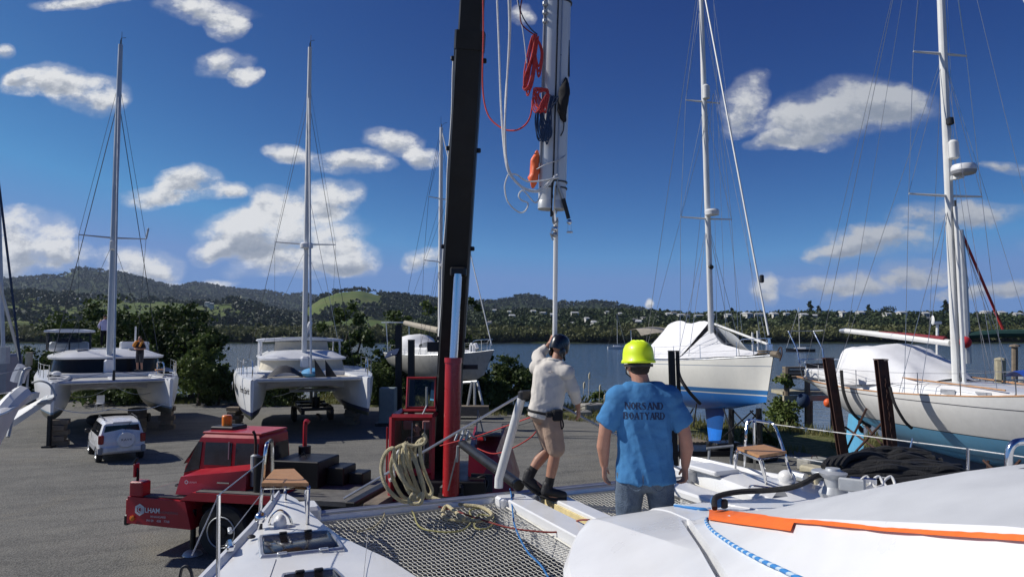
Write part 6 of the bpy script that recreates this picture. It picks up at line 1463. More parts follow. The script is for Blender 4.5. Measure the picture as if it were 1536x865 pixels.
# winch and clutches on the roof edge
wz = LD(1250,722,4.75)
wn_ = MB().lathe(wz, [(.03,-.10),(.085,-.10),(.095,-.07),(.06,-.03),(.058,.02),(.085,.045),(.09,.06),(.05,.075),(.045,.09),(.01,.092)], 22).build('winch', 'spar_grey', own)
MB().lathe(LD(1240,708,4.85), [(.02,-.012),(.095,-.012),(.10,0),(.095,.012),(.02,.014)], 22).build('winch', 'spar_grey', own)
MB().lathe(LD(1272,712,4.95), [(.02,-.05),(.05,-.05),(.05,.06),(.02,.07)], 14).build('line_organiser', 'spar_grey', own)
for k in range(4): MB().box(LD(1278+17*k,727-2*k,4.6+.1*k), (.035,.16,.085), rz=.5+.2*(k % 2), bev=.012).build('rope_clutch', 'chrome' if k % 2 else 'galv', own)
MB().hexa([LD(1158,747,4.75),LD(1182,744,4.75),LD(1182,744,4.9),LD(1160,745,4.9)], [LD(1166,736,4.78),LD(1176,735,4.78),LD(1176,735,4.86),LD(1167,735,4.86)]).build('cam_cleat', 'flush_grey', own)
MB().lathe(LD(1075,752,4.72), [(.01,-.022),(.035,-.022),(.038,0),(.035,.022),(.01,.022)], 14, axis='y').build('turning_block', 'rope_blue', own); MB().box(LD(1086,755,4.72), (.05,.04,.06), bev=.012).build('block_base', 'black_plastic', own)
# grab rail hoop and dark fitting at the far right
tube_own('grab_hoop', spline([LD(1514,716,3.05), LD(1513,685,3.05), LD(1518,668,3.05), LD(1530,662,3.05), LD(1560,663,3.0), LD(1590,676,2.95), LD(1596,720,2.95)], 6), .016, 'chrome', n=14)
MB().ell(LD(1545,711,2.75), (.10,.05,.024), 20, 10).build('dark_lens', 'black_plastic', own)
# ================================================================== people: one melted skin each, clothes as children
def hand_shapes(w, d, nrm, th, s=1.0, curl=.5):
    """wrist w, pointing direction d, palm normal nrm, thumb side th; five separate curled fingers"""
    d, nrm = V(d).normalized(), V(nrm).normalized(); th = V(th); th = (th-d*th.dot(d)).normalized(); out = []
    w = V(w); k = w+d*.085*s
    for q in (-.028, -.010, .010, .028): out.append(('c', w+th*q*.55*s+d*.012*s, .0155*s, k+th*q*s, .0125*s))
    for q, l in ((.030,.066),(.010,.076),(-.010,.070),(-.030,.054)):
        a = k+th*q*s; c1 = (d*math.cos(curl*.5)+nrm*math.sin(curl*.5)); c2 = (d*math.cos(curl*1.3)+nrm*math.sin(curl*1.3)); c3 = (d*math.cos(curl*2.0)+nrm*math.sin(curl*2.0))
        b_ = a+c1*l*.48*s; c = b_+c2*l*.32*s; e = c+c3*l*.25*s
        out += [('c', a, .0095*s, b_, .0088*s), ('c', b_, .0088*s, c, .008*s), ('c', c, .008*s, e, .007*s)]
    a = w+d*.025*s+th*.026*s; b_ = a+(th*.7+d*.75+nrm*.25).normalized()*.040*s; c = b_+(th*.15+d*.9+nrm*.35).normalized()*.032*s
    out += [('c', w+d*.01*s, .013*s, a, .0135*s), ('c', a, .0135*s, b_, .0105*s), ('c', b_, .0105*s, c, .0085*s)]
    return out
def head_shapes(c, fwd, up=(0,0,1), s=1.0):
    c, f, u_ = V(c), V(fwd).normalized(), V(up).normalized(); r_ = f.cross(u_).normalized(); u_ = r_.cross(f)
    Rm = Matrix((r_, f, u_)).transposed()
    def at(x, y, z): return c+(r_*x+f*y+u_*z)*s
    sh = [('e', at(0,-.008,.03), (.077*s,.097*s,.095*s), Rm), ('e', at(0,.035,-.045), (.060*s,.062*s,.075*s), Rm), ('e', at(0,.07,-.092), (.028*s,.022*s,.022*s), Rm),
          ('c', at(0,.088,.012), .010*s, at(0,.108,-.028), .016*s), ('e', at(0,.090,-.062), (.024*s,.012*s,.010*s), Rm),
          ('c', at(-.045,.082,.025), .010*s, at(.045,.082,.025), .010*s)]
    for q in (-1,1): sh += [('e', at(q*.079,-.012,-.012), (.011*s,.024*s,.034*s), Rm), ('e', at(q*.045,.062,-.03), (.024*s,.024*s,.024*s), Rm)]
    return sh, at, Rm
def limb(pts, rad): return [('c', V(pts[i]), rad[i], V(pts[i+1]), rad[i+1]) for i in range(len(pts)-1)]
def lerp3(a, b_, t): return V(a).lerp(V(b_), t)
def ring_mb(rings, n=22):
    """closed tube through (centre, x half, y half, [tilt matrix])"""
    out = []
    for r in rings:
        c, a, b_ = V(r[0]), r[1], r[2]; Rm = r[3] if len(r) > 3 else Matrix.Identity(3)
        out.append([c+Rm @ V((a*math.copysign(abs(math.cos(t))**.85, math.cos(t)), b_*math.copysign(abs(math.sin(t))**.85, math.sin(t)), 0)) for t in [2*math.pi*i/n for i in range(n)]])
    return MB().loft(out)
def cone_mb(a, ra, b_, rb, n=16, k=1.0): return MB().tube([a, V(a).lerp(V(b_), .5), b_], [ra, (ra+rb)/2, rb], n)
def eyes(root, at, s=1.0):
    for q in (-.032,.032): MB().ell(at(q,.083,.004), (.011*s,.008*s,.008*s), 8, 6).build('eye', 'cloth_black', root)

# ---- the man in blue (back towards us)
mb = thing('person', 'man in a blue T-shirt, yellow hard hat and jeans seen from behind', 'person', tuple(P(969, 865, 5.2).xy)+(3.02,), R(-4))
hs_, at_, Rm_ = head_shapes((-.035,.035,1.655), (-.30,.95,-.05), s=1.0)
body = hs_+[('e',(0,0,1.27),(.185,.115,.21)),('e',(0,.02,1.05),(.18,.13,.2)),('e',(0,0,.90),(.175,.13,.15)),('c',(-.16,0,1.40),.060,(.16,0,1.40),.060),('c',(0,-.015,1.42),.072,(-.03,.02,1.58),.062),('c',(-.12,-.02,1.44),.05,(.12,-.02,1.44),.05)]
aL = [(-.205,0,1.40),(-.268,-.015,1.26),(-.290,-.02,1.145),(-.300,0,1.05),(-.292,.03,.915)]; aR = [(.205,0,1.40),(.262,-.015,1.26),(.288,-.03,1.145),(.303,-.01,1.05),(.298,.03,.915)]
for a in (aL, aR): body += limb(a, [.058,.055,.047,.050,.031])
body += hand_shapes(aL[-1], (.03,.06,-1), (.9,.35,0), (.3,.95,0), 1.02, .55)+hand_shapes(aR[-1], (-.02,.05,-1), (-.9,.35,0), (-.25,.95,0), 1.02, .85)
for s in (-1,1): body += limb([(s*.095,0,.88),(s*.125,.02,.48),(s*.135,-.02,.27),(s*.14,-.03,.08)], [.095,.062,.060,.042])+[('c',(s*.14,-.05,.05),.045,(s*.16,.13,.035),.034)]
mesh_obj('body', fuse(body, .0058, 5), 'skin', mb)
shirt = [('c',(-.175,-.004,1.398),.098,(.175,-.004,1.398),.098),('c',(-.10,-.012,1.455),.066,(.10,-.012,1.455),.066),('m', ring_mb([((.005,.005,.805),0.218,.165),((0,.005,.90),0.209,.160),((0,.01,1.0),0.197,.156),((0,.005,1.12),0.193,.150),((0,0,1.25),0.199,.145),((0,-.005,1.34),0.202,.130),((0,-.01,1.42),0.174,.108),((0,-.012,1.475),0.108,.088),((-.01,-.005,1.512),0.078,.078)]))]
for a in (aL, aR):
    s = -1 if a is aL else 1
    shirt.append(('m', cone_mb((s*.15,0,1.405), .094, (s*.288,-.012,1.205), .080)))
sm = fuse(shirt, .0085, 5)
def wr_blue(p):
    k = max(0, min(1, (1.42-p.z)/.25)); f = abs(noise.noise(V((p.x*9+p.z*1.6, p.y*6, p.z*1.7+3))))
    g_ = noise.noise(V((p.x*4+1, p.y*4, p.z*13+p.x*9))); low = max(0, (1.02-p.z)/.2)
    dia = abs(noise.noise(V((p.x*7-p.z*9, p.y*5, p.z*3))))
    return -.032*f*k+.012-.020*dia*max(0, min(1, (abs(p.x)-.08)/.12))*k*.8+.008*g_*min(1, low)+.004*noise.noise(p*22)
displace(sm, wr_blue)
sh_o = mesh_obj('t_shirt', sm, 'shirt_blue', mb)
rim = MB().tube([(-.01+.080*math.cos(t), -.006+.082*math.sin(t), 1.508+.012*math.sin(t)) for t in np.linspace(0, 6.283, 25)[:-1]], .0085, 6, closed=True).build('collar', 'shirt_blue', sh_o)
# slab-serif lettering projected onto the back of the shirt
GL = {'N':[(0,0,0,1,.16),(0,1,.62,0,.24),(.62,0,.62,1,.12)],'R':[(0,0,0,1,.22),(0,.96,.36,.96,.10),(.36,.96,.5,.76,.2),(.5,.76,.36,.54,.18),(.36,.53,0,.53,.09),(.3,.5,.62,0,.22)],
 'S':[(.48,.82,.34,.97,.1),(.34,.97,.12,.95,.12),(.12,.95,.03,.76,.2),(.03,.76,.46,.32,.25),(.46,.32,.42,.08,.2),(.42,.08,.2,.02,.1),(.2,.02,.0,.2,.1)],'A':[(0,0,.3,1,.11),(.3,1,.62,0,.24),(.12,.34,.5,.34,.09)],
 'D':[(0,0,0,1,.22),(0,.96,.3,.96,.09),(.3,.96,.55,.7,.16),(.55,.7,.55,.3,.24),(.55,.3,.3,.04,.16),(.3,.04,0,.04,.09)],'B':[(0,0,0,1,.22),(0,.96,.34,.96,.09),(.34,.96,.46,.76,.2),(.46,.76,.32,.55,.16),(.36,.53,0,.53,.09),(.34,.53,.52,.28,.2),(.52,.28,.36,.04,.18),(.36,.04,0,.04,.09)],
 'O':[(.3,.97,.06,.72,.15),(.06,.72,.06,.28,.24),(.06,.28,.3,.03,.15),(.3,.03,.56,.28,.15),(.56,.28,.56,.72,.24),(.56,.72,.3,.97,.15)],'T':[(.28,0,.28,1,.22),(0,.95,.56,.95,.1),(0,.95,0,.8,.09),(.56,.95,.56,.8,.09)],'Y':[(0,1,.28,.5,.22),(.56,1,.28,.5,.1),(.28,.5,.28,0,.22)]}
SER = {'N':[(0,0),(0,1),(.62,1)],'R':[(0,0),(0,1),(.62,0)],'A':[(0,0),(.62,0)],'D':[(0,0),(0,1)],'B':[(0,0),(0,1)],'T':[(.28,0)],'Y':[(0,1),(.56,1),(.28,0)],'S':[],'O':[]}
def word_mb(txt, cx, cz, h, surf, width):
    bv = BVHTree.FromPolygons([tuple(v.co) for v in surf.vertices], [tuple(p.vertices) for p in surf.polygons])
    adv = width/len(txt); out = []
    for i, ch in enumerate(txt):
        ox = cx-width/2+adv*i+adv*.10; k = adv*.80/.66; q_ = MB()
        st = list(GL[ch])+[(x-.15, y+(.035 if y == 0 else -.035), x+.15, y+(.035 if y == 0 else -.035), .075) for x, y in SER[ch]]
        for x0, y0, x1, y1, w in st:
            a, b_ = V((x0*k, y0*h)), V((x1*k, y1*h)); d = b_-a; n_ = V((-d.y, d.x)).normalized()*w*h*.5 if d.length else V((0,0))
            m_ = 4; vs, fs = [], []
            for t in range(m_+1):
                c = a.lerp(b_, t/m_)
                for sgn in (1, 0, -1):
                    p = c+n_*sgn; hx, hz = ox+p.x, cz-h/2+p.y
                    loc, nr, *_ = bv.ray_cast(V((hx, -1, hz)), V((0,1,0)))
                    vs.append(tuple(loc+V((0,-.0022-.0002*len(q_.v)/15,0))) if loc else (hx, -.16, hz))
            for t in range(m_): fs += [(t*3, t*3+1, t*3+4, t*3+3), (t*3+1, t*3+2, t*3+5, t*3+4)]
            q_.add(vs, fs)
        out.append(q_)
    m_ = MB()
    for q_ in out: m_.add(q_.v, q_.f)
    return m_
word_mb('NORSAND', -.012, 1.362, .050, sm, .275).build('lettering', 'shirt_ink', sh_o, smooth=0); word_mb('BOATYARD', -.012, 1.292, .050, sm, .295).build('lettering', 'shirt_ink', sh_o, smooth=0)
jn = [('e',(0,0,.90),(.195,.150,.14)),('e',(0,-.06,.84),(.165,.095,.11))]
for s in (-1,1): jn += limb([(s*.098,0,.86),(s*.118,.005,.66),(s*.130,.02,.48),(s*.14,-.01,.27),(s*.142,-.02,.10)], [.118,.102,.085,.080,.076])
jm = fuse(jn, .009, 5); displace(jm, lambda p: -.010*abs(noise.noise(V((p.x*6, p.y*6, p.z*11+p.x*6))))+.004*noise.noise(p*17)); jo = mesh_obj('jeans', jm, 'jeans', mb)
for s in (-1,1):
    MB().tube(spline([(s*.03,-.152,.885),(s*.035,-.158,.80),(s*.08,-.150,.765),(s*.13,-.128,.80),(s*.135,-.12,.885)], 4), .0035, 4).build('pocket_seam', 'jeans', jo)
    MB().ell((s*.155,.06,.055), (.05,.14,.055), 12, 8).build('boot', 'shoe_black', mb)
hair = fuse([('e', at_(0,-.028,.0), (.083,.083,.075), Rm_), ('e', at_(0,-.03,-.045), (.070,.070,.045), Rm_)], .008, 3); mesh_obj('hair', hair, 'hair_dark', mb)
hat = MB()
def hatp(r_, z, k=0): return [at_(.112*r_*math.cos(t)*(1+.0*k), (.138*r_*math.sin(t))-.005, z) for t in [2*math.pi*i/32 for i in range(32)]]
prof = [(.93,.010),(1.06,.006),(1.10,.014),(1.06,.026),(1.0,.034),(.985,.075),(.93,.112),(.80,.142),(.58,.160),(.30,.168),(.06,.170)]
hat.loft([hatp(r_, z) for r_, z in prof]); hato = hat.build('hard_hat', 'hivis_yellow', mb, smooth=60)
for x in (-.03,0,.03): MB().tube(spline([at_(x,-.125,.085), at_(x*1.0,-.09,.142), at_(x,-.02,.170), at_(x,.06,.160), at_(x,.115,.10)], 5), .0075, 6).build('hat_ridge', 'hivis_yellow', hato)
hpk = MB(); hpk.loft([[at_(x,.10,.02) for x in (-.09,-.04,0,.04,.09)],[at_(x,.17-abs(x)*.4,.006) for x in (-.085,-.04,0,.04,.085)]], False, False); hpk.build('hat_peak', 'hivis_yellow', hato)
MB().tube([at_(.098*math.cos(t), .122*math.sin(t)-.006, -.012) for t in np.linspace(0, 6.283, 29)[:-1]], .012, 6, closed=True, sx=.5).build('headband', 'cloth_charcoal', hato)
MB().tube([at_(-.083,.03,0), at_(-.070,.065,-.07), at_(0,.085,-.115), at_(.070,.065,-.07), at_(.083,.03,0)], .005, 5).build('chin_strap', 'cloth_black', hato)

# ---- the man stepping along the beam, holding the hanging pole
wpos = P(823, 744, 7.5)
mw = thing('person', 'man in a pale long-sleeved shirt, khaki shorts and black helmet stepping along the beam', 'person', wpos)
hs2, at2, Rm2 = head_shapes((.125,.06,1.560), (.70,.62,-.30), (.25,.15,.95), .97)
tN, sLk, sRk, hpv = V((.085,.02,1.40)), V((-.115,.13,1.345)), V((.190,-.07,1.300)), V((-.035,0,.86))
lA = [sLk, V((-.10,.30,1.47)), V((.015,.27,1.565)), V((.03,.245,1.60))]; rA = [sRk, V((.255,-.03,1.125)), V((.31,.05,.985)), V((.325,.075,.92))]
hL = [V((-.075,.08,.84)), V((.035,.10,.50)), V((-.10,.07,.36)), V((-.195,.05,.225))]; hR = [V((.02,-.06,.84)), V((.075,-.05,.50)), V((.040,-.05,.32)), V((-.005,-.05,.118))]
body = hs2+[('e',(.03,.02,1.20),(.165,.125,.21)),('e',(-.02,.01,1.0),(.155,.125,.18)),('e',(-.03,0,.86),(.15,.13,.12)),('c',sLk,.06,sRk,.06),('c',(.08,.03,1.38),.062,(.115,.055,1.50),.056)]
body += limb(lA, [.058,.046,.034,.028])+limb(rA, [.058,.044,.034,.028])+limb(hL, [.085,.058,.060,.040])+limb(hR, [.085,.058,.060,.040])
body += hand_shapes(lA[-1], (.35,-.35,.85), (.9,-.1,.0), (.3,-.9,-.2), .98, 1.1)+hand_shapes(rA[-1], (.05,.15,-1), (-.7,.5,0), (.5,.8,0), .98, .6)
for k in (hL, hR): body += [('c', k[3]-V((.02,0,.06)), .045, k[3]+V((.13,-.02,-.15)), .035)]
mesh_obj('body', fuse(body, .007, 5), 'skin_tan', mw)
tl = Matrix.Rotation(R(10), 3, 'Y')
shw = [('c', sLk, .088, sRk, .088), ('c', sLk.lerp(tN,.55), .075, sRk.lerp(tN,.55), .075), ('m', ring_mb([((-.045,0,.815),.178,.150,tl),((-.035,0,.90),.178,.150,tl),((-.01,.005,1.02),.178,.150,tl),((.01,.01,1.14),.185,.150,tl),((.028,.02,1.26),.190,.140,tl),((.040,.025,1.34),.170,.115,tl),((.065,.03,1.405),.085,.085,tl),((.075,.035,1.43),.068,.07,tl)])),
       ('m', cone_mb(sLk.lerp(tN, .25), .088, lA[1], .072)), ('m', cone_mb(lA[1]-V((.01,.02,.015)), .072, lA[2]+V((-.01,0,-.005)), .048)), ('m', cone_mb(sRk.lerp(tN, .25), .088, rA[1], .068)), ('m', cone_mb(rA[1]+V((0,0,.02)), .070, rA[2]+V((.003,.006,-.012)), .050)), ('e', rA[1], (.066,.066,.066)), ('e', lA[1], (.068,.068,.068))]
swm = fuse(shw, .0085, 5)
displace(swm, lambda p: -.014*abs(noise.noise(V((p.x*8+p.z*3, p.y*8, p.z*4))))-.010*abs(noise.noise(V((p.x*5-p.z*8, p.y*6, p.z*7+4))))+.006)
so_ = mesh_obj('shirt', swm, 'shirt_stone', mw)
MB().tube([V((.073,.035,1.43))+tl @ V((.068*math.cos(t), .07*math.sin(t), .0)) for t in np.linspace(0, 6.283, 21)[:-1]], .016, 6, closed=True).build('collar', 'shirt_stone', so_)
MB().tube([V((.16,.02,1.285)), V((.02,-.125,1.31)), V((-.13,.04,1.31))], .004, 4).build('yoke_seam', 'shirt_stone', so_)
shr = [('e',(-.035,0,.85),(.168,.148,.10))]+limb([hL[0], hL[0].lerp(hL[1], .55), hL[0].lerp(hL[1], .98)], [.115,.108,.100])+limb([hR[0], hR[0].lerp(hR[1], .55), hR[0].lerp(hR[1], .98)], [.115,.108,.100])
shm = fuse(shr, .0085, 4); displace(shm, lambda p: -.009*abs(noise.noise(V((p.x*7, p.y*7, p.z*9+2))))); sho = mesh_obj('shorts', shm, 'shorts_khaki', mw)
belt = MB().tube([V((-.04,0,.875))+tl @ V((.180*math.cos(t), .152*math.sin(t), 0)) for t in np.linspace(0, 6.283, 29)[:-1]], .016, 6, closed=True).build('belt', 'cloth_black', mw)
MB().box((.085,-.155,.865), (.11,.06,.12), rz=.3, bev=.02).build('belt_pouch', 'cloth_black', belt); MB().box((.0,-.165,.875), (.07,.05,.06), bev=.015).build('belt_pouch', 'cloth_black', belt)
MB().tube(spline([(.13,-.12,.84),(.15,-.13,.76),(.13,-.12,.72),(.12,-.12,.80)], 4), .008, 5).build('belt_strap', 'cloth_black', belt)
for k in (hL, hR):
    mesh_obj('sock', fuse([('c', k[2].lerp(k[3], .55), .050, k[3]-V((.004,0,.03)), .047)], .008, 2), 'sock_black', mw)
    f = V((.84,-.10,-.62 if k is hL else -.14)).normalized(); a = k[3]+V((-.03,0,-.055))
    bt = mesh_obj('boot', fuse([('c', a, .054, a+f*.09, .050), ('c', a+f*.09, .049, a+f*.19, .040), ('c', k[3]+V((-.012,0,.01)), .052, a, .054)], .008, 3), 'shoe_black', mw)
    MB().tube([a-f*.06-V((.0,0,.055)), a+f*.10-V((.012,0,.058)), a+f*.235-V((.01,0,.035))], [.022,.030,.02], 8, sx=1.7).build('sole', 'rubber', bt)
hm_ = MB(); hm_.loft([[at2(.096*r_*math.cos(t), .122*r_*math.sin(t)-.006, z) for t in [2*math.pi*i/28 for i in range(28)]] for r_, z in ((.90,-.03),(.98,-.035),(1.0,-.01),(.99,.04),(.93,.085),(.78,.118),(.5,.138),(.2,.146),(.03,.147))])
ho = hm_.build('helmet', 'helmet_black', mw, smooth=60)
for q in (-1,1): MB().tube(spline([at2(q*.088,-.05,-.03), at2(q*.092,.0,-.085), at2(q*.065,.06,-.12)], 4), .013, 6).build('helmet_strap', 'cloth_black', ho)
MB().ell(at2(.085,-.02,-.055), (.02,.045,.055), 10, 8, rot=Rm2).build('ear_guard', 'helmet_black', ho); MB().ell(at2(-.085,-.02,-.055), (.02,.045,.055), 10, 8, rot=Rm2).build('ear_guard', 'helmet_black', ho)

# ---- smaller figures
def simple_person(root, skin, arms, hands, seat=False, fwd=(0,-1,0), top=None, topm='cloth_black', legm='cloth_charcoal', long_legs=False, hairm='hair_dark', vox=.014, sleeve=.45, legs=None):
    f = V(fwd); r_ = V((-f.y, f.x, 0))*-1
    def q(x, y, z): return r_*x+f*y+V((0,0,z))
    hp = .90 if not seat else .0
    hsn, at, Rm = head_shapes(q(0,.02,hp+.73), f)
    b = hsn+[('e', q(0,0,hp+.38), (.18,.12,.22)), ('e', q(0,0,hp+.12), (.17,.13,.2)), ('e', q(0,0,hp), (.17,.13,.13)), ('c', q(-.17,0,hp+.50), .065, q(.17,0,hp+.50), .065), ('c', q(0,0,hp+.5), .06, q(0,.02,hp+.66), .055)]
    A = [[q(*p) for p in a] for a in arms]
    for a in A: b += limb(a, [.058,.045,.032])
    for a, h in zip(A, hands): b += hand_shapes(a[-1], q(*h), q(0,0,1), q(.2,.3,.9), 1.0, .8)
    Lg = legs or [[(s*.10,0,.88),(s*.12,.02,.48),(s*.12,-.02,.08)] for s in (-1,1)]
    Lg = [[q(*p) for p in l] for l in Lg]
    for l in Lg: b += limb(l, [.09,.06,.042])+[('c', l[-1]+q(0,-.03,-.03), .042, l[-1]+q(0,.14,-.045), .032)]
    mesh_obj('body', fuse(b, vox, 3), skin, root)
    t = [('m', ring_mb([(q(0,0,hp-.05),.195,.15),(q(0,0,hp+.15),.19,.148),(q(0,0,hp+.35),.205,.142),(q(0,0,hp+.50),.18,.11),(q(0,0,hp+.58),.085,.08)]))]
    for a in A:
        t.append(('m', cone_mb(a[0].lerp(q(0,0,hp+.5), .2), .082, a[0].lerp(a[1], min(1, sleeve*2)), .070)))
        if sleeve > .5: t.append(('m', cone_mb(a[1], .066, a[1].lerp(a[2], (sleeve-.5)*2), .05)))
    tm = fuse(t, vox, 3); displace(tm, lambda p: -.012*abs(noise.noise(V((p.x*8, p.y*8, p.z*4))))); mesh_obj('shirt', tm, topm, root)
    lg = [('e', q(0,0,hp-.01), (.18,.145,.11))]
    for l in Lg: lg += limb([l[0], l[1]]+([l[2]] if long_legs else []), [.112,.088]+([.07] if long_legs else []))
    mesh_obj('trousers' if long_legs else 'shorts', fuse(lg, vox, 3), legm, root)
    for l in Lg: mesh_obj('shoe', fuse([('c', l[-1]+q(0,-.03,-.035), .052, l[-1]+q(0,.15,-.045), .042)], vox, 2), 'shoe_black', root)
    mesh_obj('hair', fuse([('e', at(0,-.022,.045), (.084,.098,.088), Rm)], .012, 2), hairm, root); eyes(root, at)
    return q, at
pd = P(209, 556, 35.6)
pm = thing('person', 'man in black T-shirt, dark shorts and orange lifejacket standing on the catamaran foredeck', 'person', pd, R(-12))
q_, at3 = simple_person(pm, 'skin', [[(-.2,0,1.38),(-.30,.02,1.12),(-.08,.2,1.10)],[(.2,0,1.38),(.30,.02,1.12),(.08,.2,1.10)]], [(.8,.4,0),(-.8,.4,0)], vox=.016)
MB().tube(spline([q_(-.10,.15,1.22), q_(-.16,.10,1.42), q_(-.10,-.06,1.50), q_(.10,-.06,1.50), q_(.17,.10,1.42), q_(.30,.08,1.25)], 4), [.05]*9+[.06]*6+[.09]*6, 10).build('lifejacket', 'life_orange', pm)
pw = P(156, 518, 40.0)
pm2 = thing('person', 'person in a loose lavender shirt standing on the cabin roof behind the catamaran mast', 'person', (pw.x, 40.0, 4.22), R(25))
simple_person(pm2, 'skin', [[(-.2,0,1.38),(-.30,.06,1.10),(-.28,.25,.98)],[(.2,0,1.38),(.30,.06,1.12),(.28,.22,1.3)]], [(0,.6,-.5),(0,.4,.7)], fwd=(0,1,0), topm='lavender', legm='cloth_black', long_legs=True, sleeve=.9, vox=.016)
po = thing('person', 'crane driver in dark clothes sitting in the red cab, hands on levers', 'person', (sx_, 15.9, 2.03))
simple_person(po, 'skin', [[(-.2,0,.50),(-.27,.16,.27),(-.16,.44,.30)],[(.2,0,.50),(.27,.16,.27),(.16,.44,.30)]], [(.0,.5,.6),(.0,.5,.6)], seat=True, topm='cloth_charcoal', legm='cloth_charcoal', long_legs=True, legs=[[(s*.10,.05,.02),(s*.14,.42,.04),(s*.14,.50,-.38)] for s in (-1,1)], sleeve=.45, vox=.014)
# ================================================================== the hanging mast and what is lashed to it
mt = thing('hanging_mast', 'thick pale grey mast hanging upright from the crane over the deck', 'mast', P(827, 315, 7.45))
m0, m1 = P(828, 303, 7.45), P(836, -2, 7.45); mu = (m1-m0).normalized(); mtop = m0+mu*15.2
mxr = V((1,0,0)); mxr = (mxr-mu*mxr.dot(mu)).normalized(); myr = mu.cross(mxr)
def sect(c, k=1.0, w=.147, d=.10): return [c+mxr*(w*k*x)+myr*(d*k*y) for x, y in ((-1,-.35),(-.93,-.62),(-.70,-.92),(-.35,-1.06),(.1,-1.08),(.55,-.98),(.85,-.7),(1,-.3),(1,.3),(.8,.75),(.3,1),(-.3,1),(-.8,.75),(-1,.3))]
def mo(b, nm, m, par=None, smooth=30): return b.build(nm, m, mt if par is None else par, world=True, smooth=smooth)
mo(MB().loft([sect(m0), sect(m0+mu*8), sect(mtop, .9)]), 'mast_tube', 'alu_paint', smooth=28)
mo(MB().loft([sect(m0-mu*.085, .98), sect(m0-mu*.08, 1.02), sect(m0+mu*.0, 1.02), sect(m0+mu*.01, .99)]), 'mast_foot', 'spar_grey', smooth=28)
mo(MB().tube([m0+mxr*-.139+myr*-.075+mu*.4, m1+mxr*-.139+myr*-.075, mtop+mxr*-.12+myr*-.07], .012, 5), 'sail_track', 'flush_grey')
mo(MB().tube([m0+mxr*.0+myr*-.112+mu*.02, m1+mxr*.005+myr*-.112, mtop+myr*-.1], .010, 5), 'halyard_slot', 'black_plastic')
mo(MB().tube([m0+mxr*.045+myr*-.118+mu*.05, m1+mxr*.05+myr*-.118, mtop+myr*-.1], .007, 5), 'forestay_wire', 'steel_wire')
for k in range(3): mo(MB().box(P(817, 6+13*k, 7.36), (.045,.06,.05), bev=.012), 'mast_step', 'galv')
for s in (-1,1): mo(MB().tube([mtop-mu*5, mtop-mu*5+mxr*s*1.3+mu*.1], .03, 6), 'spreader', 'alu_paint')
for z, a in ((283,.0),(274,.2),(6,.1)): mo(MB().loft([sect(P(829+(300-z)*.028, z, 7.45)-mu*.008, 1.035), sect(P(829+(300-z)*.028, z, 7.45)+mu*.008+mxr*a*.0, 1.035)]), 'lashing_band', 'dark_wire')
# rigging screws and furling foil below the foot
f0, f1 = P(834, 326, 7.52), P(832, 520, 7.72)
fo = mo(MB().tube([f0, f1], .026, 10, sx=1.25), 'furling_foil', 'spar_white')
mo(MB().tube([P(832,272,7.33), P(830,315,7.36), P(832,335,7.45)], [.016,.022,.024], 8), 'rigging_screw', 'chrome'); mo(MB().tube([P(829,272,7.33), P(827,325,7.36)], .014, 7), 'rigging_screw', 'black_steel')
mo(MB().tube([P(835,272,7.33), P(845,298,7.34)], .015, 8), 'rigging_screw', 'galv'); mo(MB().tube([P(845,298,7.34), P(853,328,7.36)], .021, 8), 'rigging_screw', 'black_steel')
tg = mo(MB().ell(P(854,333,7.36), (.028,.022,.03), 10, 8), 'toggle', 'chrome')
for s in (-2.2,2.4): mo(MB().tube([P(854+s,335,7.36), P(854+s*1.15,349,7.36)], .009, 6), 'toggle_jaw', 'chrome', tg)
mo(MB().tube([P(850,348,7.36), P(859,348,7.36)], .011, 6), 'clevis_pin', 'chrome', tg)
for py in (318,332,343,352): mo(MB().ell(P(831.5+(py % 3),py,7.46), (.032,.028,.03), 10, 7), 'swivel', 'chrome' if py % 2 else 'galv')
mo(MB().tube([P(829,340,7.45), P(826,350,7.45), P(830,360,7.47)], .012, 5), 'shackle', 'chrome')
def rope(nm, lab, pts, r_, m, k=7, closed=False, group=None, cat='rope', n=7): 
    o = MB().tube(spline(pts, k, closed), r_, n, closed=closed).build(nm, m, None); return tag(o, lab, cat, group)
def bundle(nm, lab, parts, cat='rope', group=None, origin=None):
    """several strands as parts of one coil"""
    t = thing(nm, lab, cat, origin or parts[0][0][0], 0, group)
    for pts, r_, m, cl in parts: MB().tube(spline(pts, 7, cl), r_, 7, closed=cl).build('strand', m, t, world=True)
    return t
D = 7.25
bundle('halyard_bundle', 'loose white halyards hanging in a long loop beside the mast', [
 ([P(744,-40,D+.3),P(748,60,D+.2),P(752,170,D+.1),P(759,245,D),P(771,270,D),P(790,285,D),P(810,287,D),P(824,276,D+.03),P(832,264,D+.06)], .0105, 'rope_white', False),
 ([P(760,-40,D+.3),P(764,40,D+.2),P(760,130,D+.1),P(757,200,D),P(762,250,D),P(778,276,D),P(800,286,D),P(815,280,D),P(836,262,D+.06)], .0105, 'rope_white', False),
 ([P(766,-40,D+.3),P(765,60,D+.2),P(758,150,D+.1),P(759,230,D),P(764,258,D),P(775,262,D),P(792,272,D),P(818,270,D),P(838,266,D+.06)], .009, 'rope_white', False),
 ([P(762,262,D),P(757,280,D),P(762,303,D),P(778,318,D),P(788,316,D),P(792,305,D),P(782,300,D),P(778,293,D),P(785,286,D),P(803,304,D-.02),P(812,290,D)], .008, 'rope_white', False)])
rope('messenger_line', 'thin white line slanting down across the sky to the red coil', [P(772,-20,D),P(784,45,D),P(790,95,D)], .005, 'rope_white')
